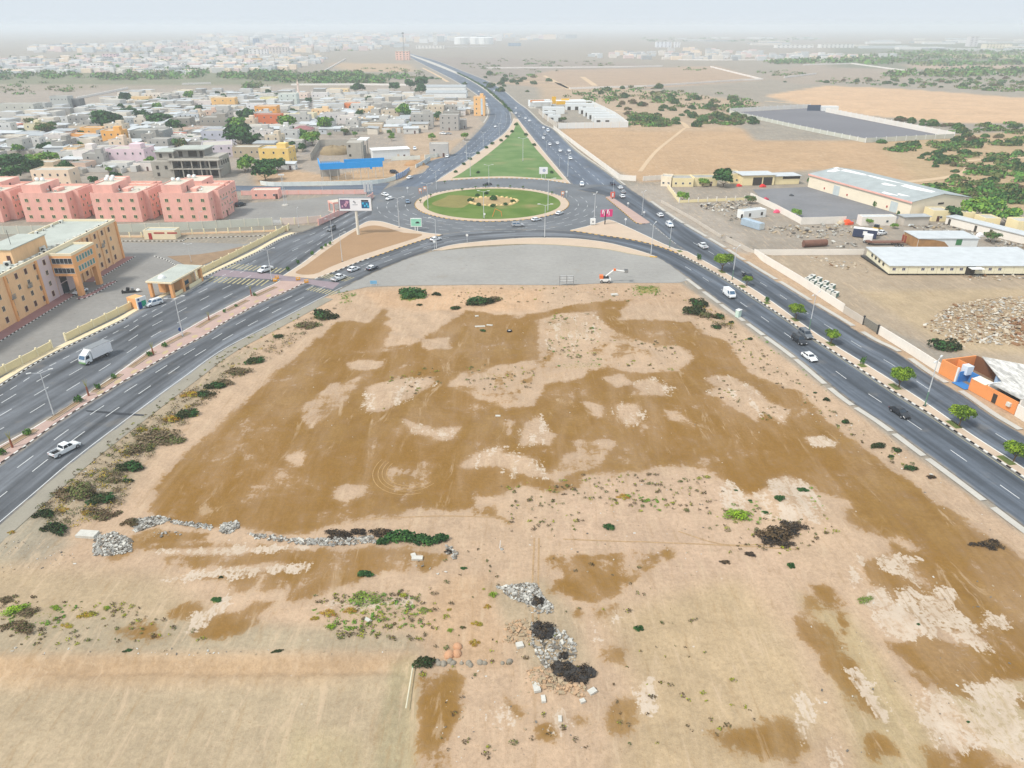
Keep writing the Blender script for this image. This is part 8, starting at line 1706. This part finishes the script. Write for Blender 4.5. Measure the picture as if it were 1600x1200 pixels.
# white block building with brown front, sheds
a, c = P(1432,389), P(1525,389); t = thing('white_block_building', 'white flat roofed building with a brown stained front in the scrapyard', 'building', (a.x, a.y, 0)); w_ = c.x - a.x; obj('wall', BX(0, w_, 0,10,0,3.6), WSH, t); obj('roof', BX(-.3, w_ + .3,-.3,10.3,3.6,3.85), RF[2], t); obj('brown_board', MB().add([(-.02,-.06,0),(12,-.06,0),(9,-.06,2.6),(5,-.06,3.3),(-.02,-.06,3.55)],[(0,1,2,3,4)]), mat('brown board', C(168,128,84),.9,.2,.6), t); obj('green_board', BX(13.2,15.2,-.08,-.003,1.4,3.4), mat('green board', C(70,130,84),.7), t)
obj('end_board', BX(-.09,-.003,.2,9.8,0,3.5), MATS['brown board'], t)
span('open_shed', 'grey open shed under the cream wall of the scrapyard', 'building', (1411,353),(1450,352),4,3.4, GW, RF[3], par=0, roofover=.5); t = span('white_rooms', 'white rooms with a dark doorway left of the grey open shed', 'building', (1345,353),(1398,352.5),4,3.2, WW, RF[2], nwin=2)
a, c = P(1476,350), P(1640,392); e = c - a; t = thing('long_roof', 'long low white row of rooms slanting along the right edge of the scrapyard', 'building', (a.x, a.y, 0), math.atan2(e.y, e.x)); obj('wall', BX(0, e.length, 0,5,0,3.0), WW, t); obj('roof', BX(-.2, e.length, -.4,5.4,3.0,3.2), RF[2], t)
for f in (.03,.3,.45): obj('door', BX(e.length * f, e.length * f + 1,-.06,-.003,0,2.3), INT, t)
for x0, x1, y, h_, lab in ((1455,1482,346,4, 'small cream hut at the right gable of the warehouse'),(1502,1520,349,4, 'cream hut behind the long low white row'),(1536,1560,357,3.6, 'cream hut between the trees at the right edge'),(1586,1625,366,4.5, 'cream house with a red mark at the right picture edge')): span('cream_hut', lab, 'hut', (x0, y),(x1, y),7, h_, YW, RF[1], nwin=1, door=-1)
t = thing('lowbed_trailer', 'rusty lowbed trailer with raised ramps beside a white lorry cab', 'trailer', (*P(1362,384),0),.02); obj('deck', BX(0,11.5,0,2.6,.9,1.2), RU, t); obj('ramp', BX(11.6,11.9,.1,.8,.9,3.4).box(11.6,11.9,1.7,2.4,.9,3.4), mat('ramp red', C(150,72,56),.8), t); wheels(t, (8,9.2,10.3),1.2,.45); obj('neck', BX(-1.5,-.003,.3,2.3,1.0,1.5), RU, t)
t = thing('lorry_cab', 'white lorry cab at the head of the rusty trailer', 'truck', (*P(1355,379),0),2.6); obj('cab', BX(-1.4,1.4,-1.2,1.2,.7,3.0), WHT, t); obj('windscreen', BX(1.403,1.45,-1,1,1.8,2.7), CGL, t); wheels(t, (-.8,.9),1.1,.48)
t = thing('lorry_container', 'dark blue lorry box body standing in the scrapyard', 'container', (*P(1350,371),0),-.5); obj('shell', BX(-4,4,-1.3,1.3,.3,3.2), mat('dark blue body', C(56,66,92),.6,.15), t); obj('roof', BX(-4.1,4.1,-1.4,1.4,3.2,3.35), WHT, t); obj('white_patch', BX(-.6,.8,-1.36,-1.303,1.2,2.6), WHT, t)
t = thing('wheel_loader', 'yellow wheel loader in the scrapyard', 'machine', (*P(1368,363),0),.8); YL = mat('machine yellow', C(206,166,62),.6,.12); obj('body', BX(-2,1.2,-.9,.9,.8,1.9), YL, t); obj('cab', BX(-.6,.6,-.8,.8,1.901,3.0), CGL, t); obj('bucket', BX(2.6,3.4,-1.2,1.2,.2,1.2), YL, t); obj('arm', MB().tube((1,0,1.4),(2.7,0,.8),.2), YL, t); wheels(t, (.8,-1.3),1.0,.65)
for x, y, c_, s_, lab in ((1323,350,(232,92,48),2.0, 'bright orange tarpaulin bundle at the depot wall'),(1328,349,(40,110,190),1.2, 'blue bundle beside the orange tarpaulin'),(1314,350,(190,176,150),1.7, 'beige sack heap beside the orange tarpaulin'),(1213,332,(226,90,120),1.4, 'pink tank lying in the asphalt yard'),(1154,291,(216,52,52),1.3, 'red box beside the depot tree'),(1191,292,(216,52,52),1.5, 'red machine in front of the open garage'),(1530,369,(232,232,232),1.5, 'white spherical tank beside the olive tree'),(1236,306,(80,84,88),1.0, 'dark scrap in the asphalt yard'),(1170,287,(170,90,110),1.1, 'reddish machine parts by the garage'),(1196,312,(190,70,90),1.2, 'red car wreck behind the slanting wall'),(1420,352,(230,236,236),1.3, 'white car wreck in front of the grey open shed')):
    t = thing('scrap_item', lab, 'scrap', (*P(x, y),0),.3); m_ = mat('scrap %d %d %d' % c_, C(*c_),.7,.12,1); obj('body', MB().dome((0,0,0), s_, s_ * .7, s_ * .95,10,4), m_, t, smooth_=True); obj('lump', BX(-s_ * .5, s_ * .9,-s_ * .8,-s_ * .2,0, s_ * .5), m_, t)
# cooling units lined up behind the wall
k = 0
for x, y in ((1262,441),(1270,445),(1279,450),(1288,455),(1296,460),(1304,464),(1268,437),(1278,441),(1289,447),(1299,452)):
    t = thing('cooling_unit', f'white cooling unit in the double row behind the white wall, {ORD[k]} of the ten', 'machine', (*P(x, y),0),.75, 'cooling units behind the wall'); obj('casing', BX(-1.1,1.1,-.7,.7,.1,1.5), mat('ac casing', C(214,214,206)), t); obj('grille', BX(-.9,.9,-.75,-.703,.3,1.3), mat('green grille', C(96,130,120),.7), t); obj('fan_ring', MB().tube((-.5,0,1.5),(-.5,0,1.6),.4,.4,10), DARKM, t); k += 1
# orange shop
a, c = P(1466,583), P(1584,648); e = c - a; L_ = e.length; t = thing('orange_shop', 'orange shop with blue open front and collapsed white roof beside the east road', 'building', (a.x, a.y, 0), math.atan2(e.y, e.x)); ORG = mat('orange shop render', C(232,152,92),.85,.06,.3); BLD = mat('blue interior', C(66,128,190),.7,.1); BLP = mat('pale blue interior', C(170,196,224),.7)
f1, f2, f3 = L_ * .22, L_ * .42, L_ * .62; hs_ = 3.4
obj('front_wall', BX(0, f1,0,.3,0, hs_), ORG, t); obj('front_wall', BX(f2, L_, 0,.3,0, hs_ * .82), ORG, t); obj('side_wall', BX(0,.3,.301,9,0, hs_), ORG, t); obj('back_wall', BX(.301, L_, 9,9.3,0, hs_), mat('brown inner wall', C(120,84,60),.9), t); obj('floor', BX(.3, L_ - .2,.3,9,.02,.08), mat('shop floor', C(140,120,100),.9), t)
obj('pillar', BX(f1, f1 + .4,0.02,.35,0, hs_), WHT, t); obj('blue_room', BX(f1 + .5, f2 - .1,2.8,3.0,0,2.6).box(f1 + .5, f1 + .7,.3,2.799,0,2.6), BLD, t); obj('blue_forecourt', BX(f1 + .4, f2,-.9,1.6,.09,.13), BLD, t); obj('pale_blue_wall', BX(f2 + 1, f3,5.2,5.4,0, hs_), BLP, t); obj('partition', BX(f3, f3 + .25,.301,8.9,0, hs_), WHT, t); obj('cross_wall', BX(.301, f1,4.2,4.4,0, hs_ * .9), ORG, t)
DRT = mat('peeling white roof', C(196,194,188),.9,.45,.9,.35,2.5, stretch=(1,.3,1)); obj('tilted_board', MB().add([(f2 + .3,-.1,2.7),(f3 - .4,.0,2.7),(f3 - .4,1.9,3.1),(f2 + .3,1.7,3.1),(f2 + .3,-.1,2.8),(f3 - .4,0,2.8),(f3 - .4,1.9,3.2),(f2 + .3,1.7,3.2)],[(0,3,2,1),(4,5,6,7),(0,1,5,4),(1,2,6,5),(2,3,7,6),(3,0,4,7)]), mat('cream board', C(232,224,204),.8), t)
obj('water_tank', BX(f1 - .3, f1 + 1.3,1.4,3.0,1.9,3.9), mat('pale tank', C(214,226,238),.6), t); obj('roof', MB().prism([(1.2,9.5),(f3 + .4,3.2),(f3 + 1.0,.31),(L_ + .2,.31),(L_ + .2,16),(8,16)], hs_ + .02, hs_ + .2), DRT, t); obj('doorway', BX(L_ * .72, L_ * .72 + 1.0,-.06,-.003,.1,2.1), INT, t); obj('wall_cooler', BX(L_ * .9, L_ * .9 + .9,-.5,-.003,1.2,2.0), MATS['ac casing'], t); obj('roof_end', BX(L_ + .003, L_ + .3,.4,15,0, hs_), WW, t)
t = thing('clay_jar', 'large orange clay jar in front of the orange shop', 'jar', (*P(1506,592),0)); obj('jar_body', MB().dome((0,0,.7),.75,.75,.75,12,6,0, True), mat('clay', C(236,170,110),.8,.08), t, smooth_=True); obj('rim', MB().tube((0,0,1.35),(0,0,1.5),.35,.38,12), MATS['clay'], t)
wall('white_wall', 'white wall below the orange shop at the right picture edge', PP([(1586,650),(1640,684)]),2.6, WW, WW, 4, posth=.03, post=.22)
# RUBBLE
def rubble(name, polys, mats, seed, s0, s1, flat=.5, pile=0.0, lie=True):
    rr = random.Random(seed); b = MB()
    for pl, n in polys:
        g = [P(*p) for p in pl]; cx = sum(p.x for p in g) / len(g); cy = sum(p.y for p in g) / len(g); rad = max((p - Vector((cx, cy))).length for p in g)
        xs = [p.x for p in g]; ys_ = [p.y for p in g]; k = 0; tries = 0; gp = [(p.x, p.y) for p in g]
        while k < n and tries < n * 40:
            tries += 1; x, y = rr.uniform(min(xs), max(xs)), rr.uniform(min(ys_), max(ys_))
            if not inside(gp, x, y): continue
            s_ = s0 * (s1 / s0) ** (rr.random() ** 1.6); ln = s_ * rr.uniform(1.0,2.2); th_ = s_ * rr.uniform(.2, flat); f = max(0,1 - ((x - cx) ** 2 + (y - cy) ** 2) ** .5 / (rad * .9))
            z = gz(x, y) + pile * f * rr.random(); R = Matrix.Rotation(rr.uniform(0, PI),3, 'Z') @ Matrix.Rotation(rr.gauss(0,.3),3, 'X') @ Matrix.Rotation(rr.gauss(0,.3),3, 'Y')
            vs = [R @ Vector((sx * ln / 2 * rr.uniform(.75,1), sy * s_ / 2 * rr.uniform(.75,1), sz * th_ / 2)) + Vector((x, y, z + th_ * .4)) for sz in (-1,1) for sx, sy in ((-1,-1),(1,-1),(1,1),(-1,1))]
            b.add(vs, [(0,3,2,1),(4,5,6,7),(0,1,5,4),(1,2,6,5),(2,3,7,6),(3,0,4,7)], rr.randrange(len(mats))); k += 1
    return obj(name, b, mats, kind='stuff')
CR = [mat('rubble pale', C(222,220,210,.75),.95,.12,1.5), mat('rubble grey', C(190,188,180,.7),.95,.15,1.5), mat('rubble dark', C(138,132,122,.66),.95,.2,1.5), mat('rubble sand', C(204,184,152,.64),.95,.12,1.5)]
rubble('concrete_rubble', [([(145,838),(175,832),(205,842),(208,862),(180,868),(146,868)],900),([(205,812),(250,806),(268,812),(240,822),(210,832)],600),([(258,812),(330,820),(330,828),(270,818)],200),([(345,818),(370,813),(376,822),(358,835),(344,830)],320),([(385,832),(470,842),(470,850),(400,842)],170),([(460,842),(580,838),(595,848),(520,853),(462,850)],520),([(776,916),(838,910),(846,930),(866,950),(850,955),(800,936)],800),([(820,940),(866,942),(866,962),(830,960)],90),([(830,975),(880,985),(902,1010),(895,1050),(850,1046),(825,1000)],420),([(695,850),(716,862),(712,876),(700,868)],50),([(240,828),(290,830),(280,842),(240,838)],18),([(640,865),(662,880),(700,890),(690,900),(650,885)],12)], CR[:3] + [CR[1]],3,.09,.42,.6,.22)
rubble('scattered_stones', [([(880,450),(1000,448),(1000,470),(890,470)],120),([(700,455),(790,452),(780,480),(710,478)],70),([(100,740),(200,720),(190,760),(110,790)],160),([(900,740),(1100,740),(1100,900),(700,900),(700,840)],130),([(1090,480),(1330,640),(1600,840),(1560,850),(1300,680),(1120,540)],160),([(0,840),(110,850),(120,880),(0,900)],90),([(640,1020),(900,1000),(1000,1190),(700,1190)],110),([(1250,900),(1600,900),(1600,1190),(1300,1190)],90),([(0,1010),(640,1015),(640,1024),(0,1024)],70),([(500,500),(1200,500),(1200,700),(400,740)],130)],[CR[3], CR[3], CR[0], CR[2]],5,.07,.24,.7)
rubble('sand_clods', [([(822,1050),(850,1046),(880,1070),(915,1075),(912,1092),(870,1090),(830,1072)],200),([(790,975),(830,970),(830,1005),(785,1005)],120)],[mat('clod', C(224,188,150,.64),.95,.08,1), CR[3]],6,.12,.45,.8,.25)
PL = [mat('debris white', C(224,218,204,.74),.9,.1,1), mat('debris cream', C(216,200,174,.72),.9,.12,1), mat('debris wood', C(168,128,92,.64),.9,.15,1), mat('debris rust', C(164,116,90,.64),.9,.15,1), mat('debris dark', C(96,88,82,.64),.9,.2,1), mat('debris blue', C(140,164,186,.64),.8,.2,1)]
rubble('board_debris', [([(1440,512),(1480,478),(1560,464),(1640,462),(1640,530),(1560,540),(1490,530)],2200),([(1450,500),(1500,510),(1540,535),(1500,545),(1455,515)],160),([(1560,480),(1640,460),(1640,480),(1580,486)],90),([(1500,428),(1640,430),(1640,440),(1510,438)],90),([(1260,402),(1300,402),(1350,415),(1370,430),(1320,420),(1270,412)],80)], PL[:2] + PL[:2] + [PL[1], PL[2]] + [CR[1], CR[3]],7,.14,.8,.3,.4)
rubble('wood_debris', [([(1560,500),(1640,490),(1640,540),(1585,540)],260)],[PL[2], PL[2], PL[3], PL[1]],8,.22,1.5,.3,.5)
rubble('scrapyard_debris', [([(1090,320),(1160,312),(1180,325),(1150,332),(1100,330)],260),([(1130,335),(1165,335),(1165,345),(1140,348)],40),([(1205,355),(1330,350),(1350,365),(1300,372),(1230,372),(1200,364)],260),([(1420,352),(1500,348),(1540,362),(1530,375),(1450,366)],260),([(1540,372),(1600,378),(1600,392),(1550,388)],70),([(1100,360),(1160,370),(1140,380),(1100,372)],14),([(1300,375),(1340,378),(1340,392),(1300,390)],40)], CR + CR + [PL[4], PL[1]],9,.2,1.1,.6,.4)
# single slabs, stones and litter in the lot
SL = BX(-.5,.5,-.5,.5,-.1,.5).mesh('slab', CR[0]); rr = random.Random(17)
def lone(name, cat, me_, x, y, sc_v, rz, label, group=None):
    q = P(x, y); return put(name, me_, None, (q.x, q.y, gz(q.x, q.y)), rz, sc_v, label=label, category=cat, **({'group': group} if group else {}))
for x, y, sv, rz, lab in ((137,836,(3.0,1.5,.9),-.1, 'large white slab at the left end of the rubble line'),(652,873,(1.6,.8,.6),0, 'white slab alone on the damp earth below the hedge'),(646,868,(.7,.7,.5),.4, 'small white block left above the lone slab'),(838,1077,(.8,1.4,.6),.2, 'upright pale block in front of the sand clods'),(849,1094,(.5,.9,.6),.1, 'brown block below the sand clods'),(910,1098,(.6,.5,.5),.4, 'small white block right below the burnt heap'),(925,1083,(1.0,.7,.5),.6, 'pinkish block right of the burnt heap'),(575,969,(1.1,.5,.3),-.6, 'flat white piece in the weed patch'),(812,1010,(.9,.8,.7),.3, 'pale block left of the dark plastic heap'),(875,1124,(.4,.8,.4),0, 'small white block on the lower sand'),(750,510,(2.6,.7,.3),.1, 'white sheet lying near the upper middle of the lot'),(765,508,(1.6,.6,.3),-.2, 'second white sheet near the upper middle of the lot'),(745,494,(.9,.6,.4),.3, 'small white scrap above the white sheets'),(778,650,(1.0,.5,.3),0, 'white scrap on the brown earth in the middle of the lot'),(1455,742,(.5,.5,.4),0, 'white scrap by the lower east gutter'),(960,461,(2.0,1.2,.8),.2, 'pinkish white boulder at the upper right of the lot'),(560,925,(.01,.01,.01),0, '')):
    if lab: lone('concrete_slab', 'slab', SL, x, y, sv, rz, lab, 'loose slabs in the lot')
RK = MB().dome((0,0,0),.42,.36,.36,8,3).mesh('stone', mat('field stone', C(176,168,152,.62),.95,.15,2)); k = 0
for x, y in ((683,1033),(693,1037),(703,1033),(708,1036),(721,1036),(732,1036),(735,1039),(750,1035),(757,1036),(785,1036),(796,1034),(686,1037)): lone('stone', 'stone', RK, x, y, rr.uniform(.7,1.2), rr.uniform(0,6), f'grey stone in the row right of the plot corner bush, {ORD[k]} from the bush', 'stones in a row at the plot corner'); k += 1
OS = MB().dome((0,0,0),.62,.55,.5,9,4).mesh('boulder', mat('orange stone', C(232,180,140,.64),.95,.08,1))
for x, y, lab in ((702,1023, 'left one of three orange boulders'),(715,1010, 'upper one of three orange boulders'),(714,1021, 'right one of three orange boulders')): lone('boulder', 'boulder', OS, x, y, rr.uniform(.9,1.2), rr.uniform(0,6), lab + ' beside the yellow tuft', 'orange boulders')
lone('tyre', 'tyre', MB().tube((0,0,0),(0,0,.3),.55,.55,14).tube((0,0,.301),(0,0,.31),.3,.3,12,1).mesh('tyre', [TYRE, PALEPAVE]),796,518,1.2,0, 'old black tyre lying in the upper middle of the lot')
BKM = mat('black plastic', C(58,56,54),.7,.25,1.2,.2,4)
def darkheap(x, y, rx, ry, h_, lab, seed):
    rr = random.Random(seed); b = MB()
    for i in range(7): b.dome((rr.uniform(-.6,.6) * rx, rr.uniform(-.5,.5) * ry, -.05), rx * rr.uniform(.35,.6), ry * rr.uniform(.35,.6), h_ * rr.uniform(.5,1),9,4)
    b.v = [(p[0] + rr.uniform(-.12,.12), p[1] + rr.uniform(-.12,.12), p[2] + rr.uniform(-.1,.12)) for p in b.v]; q = P(x, y); o = obj('plastic_heap', b, BKM, None, (q.x, q.y, gz(q.x, q.y))); o['label'] = lab; o['category'] = 'debris heap'; put('loose_scraps', BUSH['burnt'][seed % 3], o, (0,0, h_ * .15), seed, (rx * 1.25, ry * 1.35, h_ * 1.5))
darkheap(848,988,1.7,1.5,1.0, 'black debris heap in the middle of the rubble trail', 1); darkheap(840,942,1.0,.8,.7, 'small black debris heap at the top of the rubble trail', 2); darkheap(882,1048,1.5,1.2,1.1, 'black burnt heap above the sand clods, its left part', 3); darkheap(905,1058,2.0,1.3,1.1, 'black burnt heap above the sand clods, its right part', 4); darkheap(880,1025,.6,.5,.6, 'small black heap with white bag in the rubble trail', 5)
q0, q1 = P(645,1046), P(634,1104); t = thing('pipe', 'thin pale pipe lying along the edge of the levelled plot', 'pipe', (q0.x, q0.y, 0)); obj('tube', MB().tube((0,0,.25),(q1.x - q0.x, q1.y - q0.y, -.3),.09,.09,7), mat('pale pipe', C(206,200,176),.7), t); obj('green_end', MB().tube((0,0,.2),(-.05,.4,.25),.12,.12,7), mat('green end', C(90,130,90),.7), t)
q = P(781,856); t = thing('white_post', 'thin white post standing in the middle of the lot', 'post', (q.x, q.y, gz(q.x, q.y))); obj('post', MB().tube((0,0,0),(.1,0,1.4),.07,.05,6), WHT, t); obj('base_stone', MB().dome((.3,-.3,0),.3,.25,.25,7,3), CR[1], t)
# tyre tracks pressed into the soil
def track(pts, w_, m, n=8, name='tyre_track'):
    p_ = resample(smooth(pts, n), step=.6); a = offset(p_, w_ / 2); c = offset(p_, -w_ / 2); b = MB()
    for i in range(len(p_) - 1): b.add([(v.x, v.y, gz(v.x, v.y) + .025) for v in (a[i], c[i], c[i + 1], a[i + 1])],[(0,1,2,3)])
    return structure(name, b, m)
TL = mat('track light', C(196,160,108,.7),.95,.2,1.5,.15,6); TD = mat('track dark', C(196,164,124,.7),.95,.2,1.5,.15,6)
cc = P(642,735)
for r in (4.2,5.0,5.7,6.6): track([cc + Vector((r * 1.0 * math.cos(a), r * 1.1 * math.sin(a))) for a in [2.6 + .25 * i for i in range(11 + int(r) % 3)]],.14, TL)
for pts in ([(880,842),(980,846),(1100,850),(1250,858)],[(560,812),(680,806),(780,808)],[(1060,830),(1130,850),(1220,850)]): track(PP(pts),.25, TD)
for s_ in (0,9): track(PP([(833 + s_, 1000),(832 + s_, 920),(835 + s_ * .8,840)]),.25, TD)
# HAZE
HAZE_DENSITY = 0.00023
hz = bpy.data.materials.new('haze air'); hz.use_nodes = True; t = hz.node_tree; t.nodes.clear()
pv = nd(t, 'ShaderNodeVolumePrincipled'); pv.inputs['Color'].default_value = (0.85,0.92,0.98,1); pv.inputs['Density'].default_value = HAZE_DENSITY; pv.inputs['Anisotropy'].default_value = 0.0
om = nd(t, 'ShaderNodeOutputMaterial'); t.links.new(pv.outputs[0], om.inputs['Volume'])
b = MB(); b.box(-25000,25000,-280,31000,-3.0,82.0); o = obj('haze', b, hz, kind='stuff')
